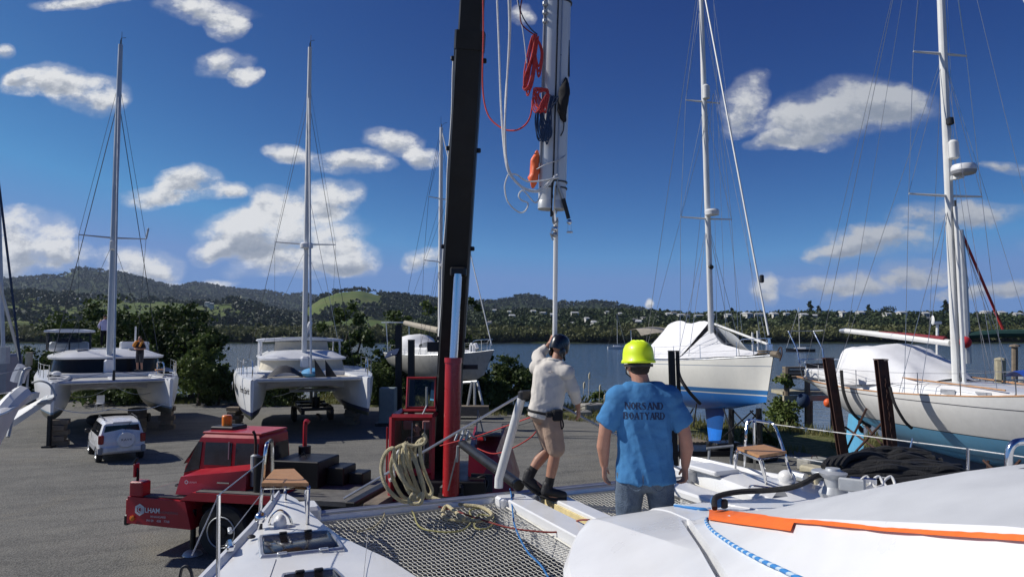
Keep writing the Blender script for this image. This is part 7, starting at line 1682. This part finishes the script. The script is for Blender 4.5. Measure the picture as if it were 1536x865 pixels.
rope('halyard', 'single red line hanging in a deep loop between the boom and the mast', [P(724,-30,D+.6),P(725,50,D+.5),P(724,130,D+.4),P(732,172,D+.3),P(752,192,D+.2),P(770,196,D+.1),P(785,190,D),P(795,176,D),P(799,152,D)], .009, 'rope_red')
rope('halyard', 'red line curving from the top of the picture into the red coil', [P(788,-20,D),P(781,10,D),P(782,35,D),P(795,48,D),P(806,54,D)], .007, 'rope_maroon')
rope('halyard', 'dark line slanting from the top of the picture to the mast above the red coil', [P(772,-20,D),P(782,20,D),P(795,42,D),P(806,52,D)], .007, 'rope_navy')
rc = random.Random(4); parts = []
for k in range(6):
    x0 = 803+rc.uniform(-4,5); parts.append(([P(x0,52+rc.uniform(-2,4),D), P(x0-4-k,85,D+rc.uniform(-.04,.04)), P(792-k*1.2+rc.uniform(-4,4),118,D), P(785+k*1.5,140+rc.uniform(-8,5),D), P(793+k,128,D-.03), P(800+k*.6,95,D)], .0095, 'rope_red', True))
for k in range(3): parts.append(([P(806,60,D), P(812+k,80,D), P(808,100+8*k,D), P(803,78,D)], .0095, 'rope_red', True))
bundle('rope_coil', 'long hank of red rope hung on the left side of the mast', parts)
parts = []
for k in range(9): parts.append(([P(803+rc.uniform(-3,8),132+rc.uniform(0,10),D-.02), P(798+k*1.5,150+rc.uniform(-6,6),D), P(804+k*2,166+rc.uniform(-4,4),D-.05), P(816+rc.uniform(-4,6),152+rc.uniform(-5,5),D-.06), P(822,136+rc.uniform(-3,5),D-.04)], .007, 'rope_red', True))
bundle('rope_coil', 'tangled pinkish red cord bunched on the front of the mast', parts)
parts = []
for k in range(9): parts.append(([P(828+rc.uniform(-4,10),145+rc.uniform(-3,6),7.30), P(812+rc.uniform(-4,4),162,7.27), P(803+k*2.2,192+rc.uniform(-8,8),7.25), P(808+k*2,214+rc.uniform(-8,4),7.27), P(815+k*1.6,196,7.25), P(824+rc.uniform(-3,3),166,7.26)], .008, 'rope_navy', True))
bundle('rope_coil', 'dark blue hank of rope hanging across the mast under the red cord', parts)
MBg = lambda pts, rr, nm, m, lab, cat: tag(MB().tube(spline(pts, 5), rr, 12, sx=1.0).build(nm, m, None), lab, cat)
def bag(nm, pts, rad, m, lab):
    p = spline(pts, 5); r_ = [interp(i/(len(p)-1), np.linspace(0,1,len(rad)), rad) for i in range(len(p))]
    b = MB().tube(p, r_, 14); b.v = [tuple(V(v)+V(v).normalized()*0+V((noise.noise(V(v)*14),noise.noise(V(v)*14+V((9,0,0))),noise.noise(V(v)*11)))*.022) for v in b.v]
    return tag(b.build(nm, m, None, smooth=60), lab, 'bag')
bag('sail_bag', [P(806,226,7.42),P(803,245,7.4),P(801,262,7.4),P(799,282,7.4)], [.012,.045,.05,.055,.012], 'bag_orange', 'bright orange bag tied to the lower left side of the mast')
bag('line_bag', [P(850,118,7.36),P(846,140,7.32),P(843,165,7.32),P(847,184,7.34)], [.02,.05,.065,.04,.012], 'cloth_black', 'black bag tied to the right side of the mast beside the blue rope')
rope('lashing', 'black lashing tail below the black bag on the mast', [P(846,182,7.34),P(845,195,7.33),P(841,204,7.33)], .006, 'rope_black')
tag(MB().box(P(851,88,7.42), (.05,.05,.42), bev=.015).build('fender_strip', 'cloth_black', None), 'black padded strip fixed to the upper right edge of the mast', 'pad')
rope('grey_line', 'thin grey wire looped round the foot of the mast', [P(805,254,7.33),P(820,246,7.3),P(838,240,7.3),P(849,232,7.4)], .005, 'steel_wire')

# ================================================================== ropes on deck
parts = []; D = 6.95
loops = [([(590,672),(578,680),(572,700),(576,722),(588,740),(606,752),(622,748),(626,738),(612,728),(600,712),(592,692)],1),
 ([(604,668),(600,690),(604,715),(614,738),(626,746),(622,722),(612,696),(608,672)],1),([(610,664),(622,690),(632,715),(636,738),(628,748),(618,730),(608,705),(604,680)],1),
 ([(636,658),(630,664),(632,690),(640,715),(648,735),(642,745),(634,728),(626,700),(622,675),(628,662)],1),([(592,676),(586,700),(592,724),(604,744),(618,750)],0),
 ([(618,666),(614,690),(620,716),(630,742)],0),([(600,674),(594,684),(590,704),(590,716),(584,720)],0)]
for k, (lp, cl_) in enumerate(loops): parts.append(([P(x, y, D-.06+.035*k+.05*math.sin(i*1.3+k)) for i, (x, y) in enumerate(lp)], .0195, 'rope_cream' if k != 6 else 'rope_white', bool(cl_)))
parts.append(([P(590,674,D),P(604,667,D),P(622,668,D),P(636,664,D-.03),P(638,655,D),P(634,650,D)], .018, 'rope_cream', False))
parts.append(([P(622,748,D-.1),P(634,740,D-.12),P(630,754,D-.13),P(614,752,D-.1),P(620,740,D-.1)], .021, 'rope_cream', True))
rq = [LZ(638,740,3.16), LZ(656,748,3.14), LZ(690,756,3.12), LZ(722,760,3.115), LZ(738,772,3.11), LZ(720,780,3.11), LZ(676,778,3.11), LZ(664,770,3.12), LZ(670,758,3.14), LZ(684,768,3.15), LZ(696,777,3.14)]
parts.append(([OW @ p for p in rq], .0185, 'rope_cream', False))
bundle('mooring_rope', 'thick cream mooring rope hung in loops on the stay and trailing over the net', parts)
rope('light_line', 'thin olive line curling over the net behind the cream rope', [OW @ LZ(x,y,3.105) for x,y in ((600,757),(618,766),(628,788),(650,796),(690,796),(708,780),(705,765),(728,762),(742,780),(730,792),(712,790),(718,772),(740,775))], .0085, 'rope_olive')
rope('deck_line', 'thin red line lying across the net from the cream rope to the coachroof', [OW @ LZ(x,y,z) for x,y,z in ((650,757,3.12),(690,768,3.12),(720,778,3.12),(760,790,3.11),(800,796,3.11),(838,797,3.12),(852,788,3.1),(868,780,3.2),(884,779,3.4))], .0085, 'rope_maroon')
rope('control_line', 'blue line running down over the net from the beam', [OW @ LZ(x,y,z) for x,y,z in ((765,733,3.2),(767,742,3.2),(769,765,3.12),(773,790,3.11),(790,825,3.10),(812,848,3.10),(830,880,3.10))], .0085, 'rope_blue')
rope('guy_line', 'red line hanging in a bight from the bowsprit end past the strut', [P(716,672,9.4),P(740,680,9.2),P(768,672,9.0),P(800,652,8.8),P(815,625,8.7)], .008, 'rope_red'); rope('guy_line', 'red line sloping from the machine house towards the man on the beam', [P(660,668,12),P(690,660,11),P(720,652,10.5),P(755,640,9.8),P(805,622,8.7)], .008, 'rope_red')
rope('thin_lashing', 'thin cream cord lying in a curve on the net near the left bow', [OW @ LZ(x,y,3.115) for x,y in ((578,760),(575,775),(560,790),(536,797))], .006, 'rope_cream')
# blue and white sheets on the coachroof
def stripe_rope_mat():
    m = bpy.data.materials.new('rope_blue_fleck'); m.use_nodes = True; MATS['rope_blue_fleck'] = m; nt = m.node_tree; b = nt.nodes['Principled BSDF']
    tc = nd(nt, 'ShaderNodeTexCoord'); wv_ = nd(nt, 'ShaderNodeTexWave', Scale=9.0, Distortion=1.5); wv_.bands_direction = 'DIAGONAL'; nt.links.new(tc.outputs['Object'], wv_.inputs['Vector'])
    r_ = nd(nt, 'ShaderNodeValToRGB'); r_.color_ramp.interpolation = 'CONSTANT'; r_.color_ramp.elements[0].color = (.03,.20,.50,1); r_.color_ramp.elements[1].position = .68; r_.color_ramp.elements[1].color = (.45,.56,.66,1)
    nt.links.new(wv_.outputs['Fac'], r_.inputs[0]); nt.links.new(r_.outputs[0], b.inputs['Base Color']); b.inputs['Roughness'].default_value = .8
stripe_rope_mat()
def roof_rope(nm, lab, pix, r_, m):
    pts = [hit(x, y, r_*.8) for x, y in pix]; pts = [OW @ p for p in pts if p is not None]
    return rope(nm, lab, pts, r_, m, 5) if len(pts) > 1 else None
roof_rope('sheet', 'blue and white flecked sheet lying across the front of the coachroof to the turning block', [(1004,757),(1012,759),(1030,762),(1050,765),(1066,765)], .011, 'rope_blue_fleck')
roof_rope('sheet', 'blue and white flecked sheet curving below the orange tape down the coachroof', [(1062,779),(1060,784),(1068,795),(1085,808),(1110,824),(1140,840),(1170,854),(1200,868),(1240,885)], .010, 'rope_blue_fleck')
rope('mooring_rope', 'thick black rope running from the turning block to the winch', [P(1072,762,4.55),P(1072,748,4.62),P(1082,742,4.68),P(1110,737,4.75),P(1150,735,4.75),P(1185,731,4.72),P(1210,722,4.72),P(1225,713,4.78),P(1245,712,4.85)], .0185, 'rope_black', n=10)
parts = []; D = 5.0
for k in range(12):
    o_ = rc.uniform; x0, x1 = 1234+k*5+o_(-4,4), 1462-k*6+o_(-10,4); yb_ = 719-3.3*k; dd = 4.78+.035*k+o_(-.02,.02); n_ = 7
    parts.append(([P(x0+(x1-x0)*i/n_, yb_-(0 if i in (0,n_) else 3)-7*math.sin(math.pi*i/n_)*(.3+.07*k)+o_(-4.5,4.5)-(3.5*i/n_ if k < 5 else 0), dd+o_(-.02,.02)) for i in range(n_+1)], .027, 'rope_black', False))
for k in range(4): parts.append(([P(1236+8*k,700,4.9),P(1246+10*k,690-2*k,4.95),P(1275+12*k,688-k*2,5.0),P(1300+14*k,698,5.0)], .026, 'rope_black', False))
parts.append(([P(1300,722,4.7),P(1340,722,4.72),P(1400,717,4.75),P(1450,711,4.8),P(1462,710,4.8)], .026, 'rope_black', False))
bundle('hawser_pile', 'heap of thick black hawser piled on the roof edge behind the winch', parts)
parts = []
for k in range(3): parts.append(([P(1290+18*k,722,4.68),P(1300+18*k,714,4.7),P(1306+18*k,726,4.66),P(1296+18*k,730,4.64)], .009, 'rope_white', True))
bundle('rope_coil', 'small bunch of pale line stuffed under the black hawser by the winch', parts)

# ================================================================== right side: posts, props, jetty, boats beyond
def post(px0, py0, px1, py1, D, w, d, lab, m='rust', name='steel_post'):
    a, b_ = P(px0, py0, D), P(px1, py1, D); dirv = (a-b_).normalized(); b_ = b_-dirv*max(0, (b_.z+.2)/max(.2, dirv.z))
    t = thing(name, lab, 'post', (b_.x, b_.y, 0)); 
    def rr(c): return [c+V((x*w/2, y*d/2, 0)) for x, y in ((-1,-1),(1,-1),(1,-.7),(.25,-.7),(.25,.7),(1,.7),(1,1),(-1,1),(-1,.7),(-.25,.7),(-.25,-.7),(-1,-.7))]
    MB().loft([rr(b_), rr(a)]).build('column', m, t, world=True, smooth=0)
    MB().box(a+V((0,0,.02)), (w*1.1,d*1.1,.03)).build('cap_plate', m, t, world=True, smooth=0)
    return t, a, b_
ps1 = post(1242,538,1266,690,22.5,.26,.26,'rusty steel post leaning against the white yacht stern, left of its pair')
ps2 = post(1321,540,1339,700,19.5,.27,.25,'rusty steel post with a chain down its face against the white yacht side')
for i in range(15):
    p = ps2[1].lerp(ps2[2], .12+.035*i)+V((.0,-.15,0)); MB().tube([p+V((.025*math.cos(a)*(1 if i % 2 else .3), .0+.02*math.sin(a)*(.3 if i % 2 else 1), .065*math.sin(a))) for a in np.linspace(0,6.28,9)[:-1]], .011, 5, closed=True).build('chain_link', 'rust', ps2[0], world=True)
ps3 = post(1007,527,1012,690,25.0,.20,.22,'dark steel post with a black strap standing against the cream yacht side', 'black_steel'); post(1016,527,1022,690,25.3,.10,.2,'slim dark upright bolted beside the post at the cream yacht side', 'black_steel')
rope('strap', 'black sling hanging from the steel post round the cream yacht hull', [P(1016,545,25),P(1020,565,24.9),P(1032,585,24.8),P(1050,605,25.5)], .06, 'rope_black'); rope('strap', 'black sling curving under the white yacht stern from the left rusty post', [P(1262,555,22.3),P(1266,590,22.2),P(1280,620,22.2),P(1305,640,22.3)], .05, 'rope_black')
rope('strap', 'black sling hanging down the white yacht side from the chained post', [P(1335,580,19.3),P(1342,605,19.2),P(1356,630,19.2),P(1368,642,19.2)], .04, 'rope_black')
bt_ = thing('boat_cradle', 'steel cradle with crossed braces under the long white yacht', 'cradle', G(1330, 700))
for a, b_ in (((1268,640,22.5),(1400,735,19.5)),((1338,618,20.0),(1262,700,22.5)),((1300,612,22.0),(1262,690,22.6)),((1300,640,21.5),(1370,720,20.0)),((1475,690,17.5),(1530,740,16.5)),((1530,690,17.0),(1480,745,16.5)),((1482,690,18),(1482,760,18))): MB().tube([P(*a), P(*b_)], .035, 5).build('brace', 'rust', bt_, world=True)
for x, y in ((12.2,21.6),(14.0,21.2),(13.0,17.6),(15.0,17.4)): MB().box((x,y,.15), (.5,1.4,.3)).build('ground_beam', 'black_steel', bt_, world=True, smooth=0)
bt_ = thing('boat_cradle', 'dark steel cradle with thin crossed legs under the cream yacht bow', 'cradle', G(1100, 660))
for a, b_ in (((1045,605,28.5),(1040,640,28)),((1085,612,27.5),(1100,655,27)),((1130,615,26.5),(1085,655,27)),((1098,613,27.5),(1140,660,26.5)),((1140,612,26.5),(1110,655,27.5)),((1125,615,26.8),(1160,655,26.5)),((1040,612,29),(1024,640,29.5))): MB().tube([P(*a), P(*b_)], .03, 5).build('brace', 'black_steel', bt_, world=True)
for a, b_ in (((1097,613,27.5),(1097,665,27.5)),((1138,612,26.6),(1140,668,26.6)),((1026,610,29),(1024,650,29))): MB().tube([P(*a), P(*b_)], .11, 6).build('leg', 'black_steel', bt_, world=True)
MB().box((7.9,29.2,.10), (2.6,1.6,.2)).build('base', 'black_steel', bt_, world=True, smooth=0)
for px, py, s_, lab, m in ((1085,680,.8,'dark oily block on the ground below the cream yacht keel','black_steel'),(1135,690,.9,'dark steel box lying in the shade beside the bow seat','black_steel'),(1222,705,.7,'square pale concrete block in the shade behind the starboard bow','concrete'),(889,618,.9,'weathered concrete block on the grass edge behind the man in blue','concrete'),(875,625,.6,'low rock beside the concrete block at the grass edge','concrete')):
    p = G(px, py); t = thing('ground_block', lab, 'block', (p.x, p.y, 0), .3)
    b = MB().box((0,0,s_*.3), (s_*1.5,s_,s_*.62), bev=.06); b.v = [tuple(V(v)+V((noise.noise(V(v)*3+p), noise.noise(V(v)*3-p), 0))*.05) for v in b.v]; b.build('slab', m, t)
    MB().tube([(-.2*s_,0,s_*.6),(-.1*s_,0,s_*.75),(.1*s_,0,s_*.75),(.2*s_,0,s_*.6)], .02*s_, 5).build('lifting_loop', 'rust', t)
p = G(1000, 655); t = thing('timber_pallet', 'grey timber pallet on the ground behind the man in blue', 'pallet', (p.x+.6, p.y-2, 0), .2)
for k in range(6): MB().box((-.5+.2*k,0,.14), (.14,1.1,.03)).build('board', 'timber', t, smooth=0)
for y in (-.45,0,.45): MB().box((0,y,.06), (1.15,.1,.11)).build('bearer', 'timber', t, smooth=0)
t = thing('workbench', 'low dark bench with slung webbing under the cream yacht keel', 'bench', G(1080, 700)+V((0,0,0)))
for a, b_ in (((1060,672,24),(1100,668,24)),((1064,672,24),(1062,700,24)),((1098,668,24),(1096,697,24))): MB().tube([P(*a), P(*b_)], .05, 5).build('bar', 'galv', t, world=True)

# jetty
jt = thing('jetty', 'old timber jetty on posts at the water edge beyond the grass bank', 'jetty', P(1215, 585, 41).xy.to_3d())
jp = lambda x, y, D=41: P(x, y, D)
def jbox(x0, y0, x1, y1, D, dep, nm, m):
    a, b_ = P(x0, y0, D), P(x1, y1, D); return MB().box(((a.x+b_.x)/2, D+dep/2, (a.z+b_.z)/2), (abs(b_.x-a.x), dep, abs(a.z-b_.z))).build(nm, m, jt, world=True, smooth=0)
jbox(1174,587,1262,592,41,1.8,'deck_boards','pale_timber'); jbox(1176,593,1262,601,40.8,.25,'side_beam','pale_timber')
for k in range(4): jbox(1178,550+5*k,1218,553.4+5*k,41.6,.5 if k < 3 else 1.4,'rail_board','timber')
for x, y0, y1 in ((1180,552,622),(1211,556,622),(1215,600,628),(1250,600,625),(1183,598,622)): MB().tube([jp(x,y0), jp(x,y1+18)], .17, 8).build('pile', 'timber', jt, world=True)
jbox(1176,556,1216,559,42.8,.2,'back_rail','timber')
o = MB().ell(P(1205,600,40.4), (.36,.36,.42), 16, 12).build('mooring_fender', 'rope_navy', None); tag(o, 'round navy fender hanging on the jetty edge', 'fender')
o = MB().ell(P(1242,604,40.4), (.24,.24,.26), 14, 10).build('mooring_buoy', 'bag_orange', None); tag(o, 'small orange float hanging on the jetty end', 'buoy')

# anchored sloops
def sloop(px, py, Lh, lab, hullc, mastpx, tilt=.0, rz=0.0):
    p = G(px, py, WATER); t = thing('anchored_sloop', lab, 'yacht', (p.x, p.y, WATER), rz)
    MB().loft([[(x, -b_, .0), (x*1.0, -b_*1.15, h_), (x, b_*1.15, h_), (x, b_, 0)] for x, b_, h_ in ((-Lh*.5,.9,.95),(-Lh*.25,1.25,.9),(0,1.4,.9),(Lh*.3,.95,1.05),(Lh*.52,.06,1.25))]).build('hull', hullc, t)
    MB().loft([[(x,-w,.95),(x,-w*.85,1.0+h_),(x,w*.85,1.0+h_),(x,w,.95)] for x, w, h_ in ((-Lh*.18,.8,.55),(Lh*.1,.8,.5),(Lh*.24,.4,.15))]).build('cabin', 'gelcoat', t)
    d = p.y/F; zt_m = (py-mastpx)*d
    MB().tube([(.3,0,.9),(.3,0,zt_m)], [.11,.07], 7).build('mast', 'spar_white', t); MB().tube([(.25,0,2.1),(-Lh*.38,0,2.0)], .15, 6).build('boom', 'cloth_charcoal', t)
    MB().tube([(Lh*.5,0,1.2),(.35,0,zt_m*.97)], .05, 5).build('forestay', 'spar_grey', t); MB().tube([(-Lh*.5,0,1),(.3,0,zt_m)], .03, 4).build('backstay', 'dark_wire', t)
    return t
mat('hull_black', (.015,.015,.02), .3)
sloop(925,523,7.5,'small white sloop at anchor on the river beyond the yellow hard hat','gelcoat',470); sloop(1201,527,9.5,'black hulled sloop at anchor on the river right of the cream yacht bow','hull_black',461,rz=R(165))
# workboat and yacht masts far right
p = P(1500, 560, 30); wbt = thing('workboat', 'grey steel workboat with rails moored beyond the long white yacht', 'workboat', (p.x, 31, WATER), R(6))
MB().loft([[(x,-1.9*k,0),(x,-2.2*k,3.6),(x,2.2*k,3.6),(x,1.9*k,0)] for x, k in ((-3.2,.75),(-2,1),(4,1),(9,1))]).build('hull', 'flush_grey', wbt, smooth=0)
MB().box((3,-2.24,3.42), (12,.06,.3)).build('rubbing_strake', 'cloth_black', wbt, smooth=0); MB().box((3,0,3.68), (12,4.3,.12)).build('deck', 'deck_grey', wbt, smooth=0)
for z in (4.1,4.5): MB().tube([(-2.2,-2.1,z),(9,-2.1,z)], .035, 6).build('hand_rail', 'old_gelcoat', wbt)
for x in range(-2,9,2): MB().tube([(x,-2.1,3.6),(x,-2.1,4.55)], .035, 5).build('rail_post', 'old_gelcoat', wbt)
MB().box((-1.0,-.6,4.05), (1.8,1.2,.7), bev=.06).build('locker', 'old_gelcoat', wbt); MB().box((3.6,.2,4.2), (2.4,2.2,1.0), bev=.1).build('deckhouse', 'flush_grey', wbt); MB().ell((1.6,-.5,4.0), (.5,.4,.4), 10, 8).build('deck_drum', 'deck_grey', wbt)
y5 = thing('yacht_rig', 'slim grey mast and green boom cover behind the long white yacht mast', 'mast', P(1448, 530, 27).xy.to_3d()+V((0,0,.0)))
MB().tube([P(1452,545,27), P(1446,420,27), P(1441,345,27)], [.13,.13,.10], 8).build('mast', 'spar_grey', y5, world=True); MB().tube([P(1452,503,27), P(1500,500,26.5), P(1600,500,26)], .15, 8).build('boom_cover', 'green_cloth', y5, world=True)
MB().tube([P(1441,345,27), P(1505,495,27)], .05, 6).build('red_backstay', 'rope_red', y5, world=True); MB().tube([P(1441,345,27), P(1490,500,26.8)], .012, 4).build('stay', 'steel_wire', y5, world=True)
MB().tube([P(1452,432,27), P(1446,430,27)], .06, 6).build('light', 'spar_white', y5, world=True)
MB().ell(P(1448,513,26.8), (.22,.2,.22), 12, 8).build('red_cover', 'red_cloth', y5, world=True)
t = thing('wind_vane_pole', 'white pole with a small wind vane behind the white cockpit cover', 'pole', P(1405, 560, 22.5)); MB().tube([P(1406,560,22.5), P(1406,487,22.5)], .045, 7).build('pole', 'spar_white', t, world=True); MB().box(P(1405,484,22.5), (.3,.1,.1), bev=.02).build('vane_body', 'spar_white', t, world=True); MB().ell(P(1399,480,22.5), (.03,.10,.16), 8, 6).build('vane_blade', 'spar_white', t, world=True)
for px, py0, py1, D, m, lab in ((1500,540,600,28,'pale_timber','pale timber pile standing behind the long white yacht foredeck'),(1522,520,600,30,'timber','slim timber pile at the far right behind the white yacht')):
    t = thing('mooring_pile', lab, 'pile', (P(px,py0,D).x, D, -2)); MB().tube([P(px,py1+40,D), P(px,py0,D)], .2 if px < 1510 else .12, 9).build('pile', m, t, world=True); MB().lathe(P(px,py0,D)+V((0,0,.03)), [(.02,-.02),(.22,-.02),(.18,.05),(.02,.09)], 9).build('cap', m, t, world=True)
g_ = MB().grid(cloth([[(0,-.4,0),(0,0,.14),(0,.4,0)],[(.6,-.4,.0),(.6,0,.2),(.6,.4,.0)],[(1.4,-.4,0),(1.4,0,.16),(1.4,.4,0)]], 3, .04)).build('blue_cover', 'tarp_blue', None, loc=P(1522,566,16.5)); tag(g_, 'bright blue cloth on the white yacht foredeck at the right edge', 'cover')

# ================================================================== around the grey yacht
for px, py, D, lab in ((598,488,40,'tall dark steel post left of the crane cab with a solar panel on it'),(617,510,39,'shorter dark steel post just right of the solar panel post')):
    t, a, b_ = post(px, py, px, 615, D, .34, .34, lab, 'black_steel')
    if px == 598:
        c = P(587, 531, 39.5); MB().hexa([c+V((-.38,0,-.25)), c+V((.30,.1,-.02)), c+V((.42,.4,.35)), c+V((-.25,.3,.10))], [c+V((-.38,-.04,-.22)), c+V((.30,.06,.01)), c+V((.42,.36,.38)), c+V((-.25,.26,.13))]).build('solar_panel', 'pv', t, world=True, smooth=0)
        MB().tube([c, P(598,535,40)], .03, 5).build('panel_arm', 'galv', t, world=True)
p = P(582, 618, 38); t = thing('steel_cabinet', 'grey green steel cabinet on the ground left of the crane cab', 'cabinet', (p.x, 38, 0)); MB().box((0,0,1.05), (.85,.8,1.9), bev=.03).build('case', 'box_green', t); MB().box((0,-.415,1.1), (.7,.02,1.5)).build('door', 'box_green', t, smooth=0); MB().box((.1,0,.08), (1.4,1.2,.16)).build('plinth', 'black_steel', t, smooth=0)
t = thing('boat_cradle', 'steel trestle cradle under the grey yacht bow', 'cradle', P(715, 610, 41.5).xy.to_3d())
for a, b_ in (((712,572,41.5),(712,618,41.5)),((708,572,41),(700,616,41.2)),((716,572,42),(726,616,41.4)),((690,574,42.5),(690,618,42.5)),((640,580,44),(640,620,44))): MB().tube([P(*a), P(*b_)], .09, 6).build('leg', 'galv', t, world=True)
MB().tube([P(688,574,42.5), P(716,572,41.5)], .09, 6).build('cross_bar', 'galv', t, world=True); MB().box(P(702,618,41)+V((0,0,.1)), (2.4,.9,.55)).build('base', 'timber', t, world=True, smooth=0)

# ================================================================== yacht bow at the left edge
hyl = V((-.16,.987,0)); byl = P(26, 620, 13.4); yl = thing('sailing_yacht', 'bow of a white yacht with a galvanised anchor poking in at the left edge', 'yacht', (byl.x-hyl.x*11, byl.y-hyl.y*11, 0), math.atan2(hyl.y, hyl.x))
LI = WM[yl.name].inverted(); ll = lambda px, py, D: LI @ P(px, py, D)
bw = V((11,0,3.5))
st_l = [(0,1.1,3.3,1.6),(.4,1.2,3.35,1.5),(.7,.85,3.45,1.7),(.9,.36,3.5,2.0),(1,.03,3.52,2.3)]
Lb = bw.x+.05; rl_ = add_hull(yl, Lb, st_l, 'cat_hull_grey_bottom', 'gelcoat', rb=1.2, rs=0)
def lt(nm, pts, r_, m, n=8, k=5, closed=False): return MB().tube(spline([ll(*p) for p in pts], k, closed), r_, n, closed=closed).build(nm, m, yl)
MB().hexa([ll(20,640,13.6), ll(70,606,14.0), ll(72,600,14.2), ll(22,628,13.9)], [ll(20,630,13.6), ll(70,597,14.0), ll(72,592,14.2), ll(22,618,13.9)]).build('bow_platform', 'old_gelcoat', yl, smooth=0)
an = MB().hexa([ll(54,606,13.8), ll(76,606,13.9), ll(86,592,14.2), ll(66,596,14.2)], [ll(58,604,13.8), ll(79,597,13.9), ll(84,590,14.2), ll(66,594,14.2)]).build('anchor_fluke', 'galv', yl, smooth=0)
lt('anchor_hoop', [(48,574,14.0),(60,571,14.0),(74,576,14.0),(82,590,14.0),(82,600,14.0)], .020, 'galv')
MB().hexa([ll(30,610,13.7), ll(58,596,13.9), ll(60,588,13.9), ll(34,592,13.7)], [ll(30,608,13.75), ll(58,594,13.95), ll(60,586,13.95), ll(34,590,13.75)]).build('anchor_shank', 'old_gelcoat', yl, smooth=0)
lt('pulpit_rail', [(12,655,13.2),(20,620,13.4),(30,575,13.6),(36,556,13.7),(46,552,13.8)], .034, 'galv'); lt('pulpit_rail', [(40,600,13.9),(41,575,13.9),(43,548,13.9)], .022, 'galv')
lt('timber_post_end', [(43,548,13.9),(43.5,537,13.9),(44,528,13.9)], .065, 'pale_timber')
lt('rolled_sail', [(0,625,13.0),(12,610,13.2),(24,598,13.4),(34,590,13.6)], .17, 'old_gelcoat'); lt('sail_cover', [(26,572,13.8),(30,560,13.8),(36,550,13.8)], .13, 'white_cloth')
lt('forestay', [(31,545,13.9),(16,420,13.6),(0,290,13.2),(-12,190,13.0)], .022, 'rope_navy', k=3); lt('inner_stay', [(30,540,14.0),(14,480,13.6),(0,428,13.4),(-20,350,13.0)], .028, 'spar_grey', k=3)
lt('mast', [(6,560,16.5),(2,430,16.5),(-2,300,16.5)], .045, 'spar_grey', k=3); lt('winch_box', [(5,545,15),(6,520,15)], .12, 'galv')
MB().box(ll(6,560,16), (.6,.5,.9), bev=.05).build('mast_step', 'flush_grey', yl)
for z in (560,590): lt('lifeline', [(43,z-10,13.9),(20,z-4,13.4),(-10,z+2,12.9)], .008, 'steel_wire', 4, 3)
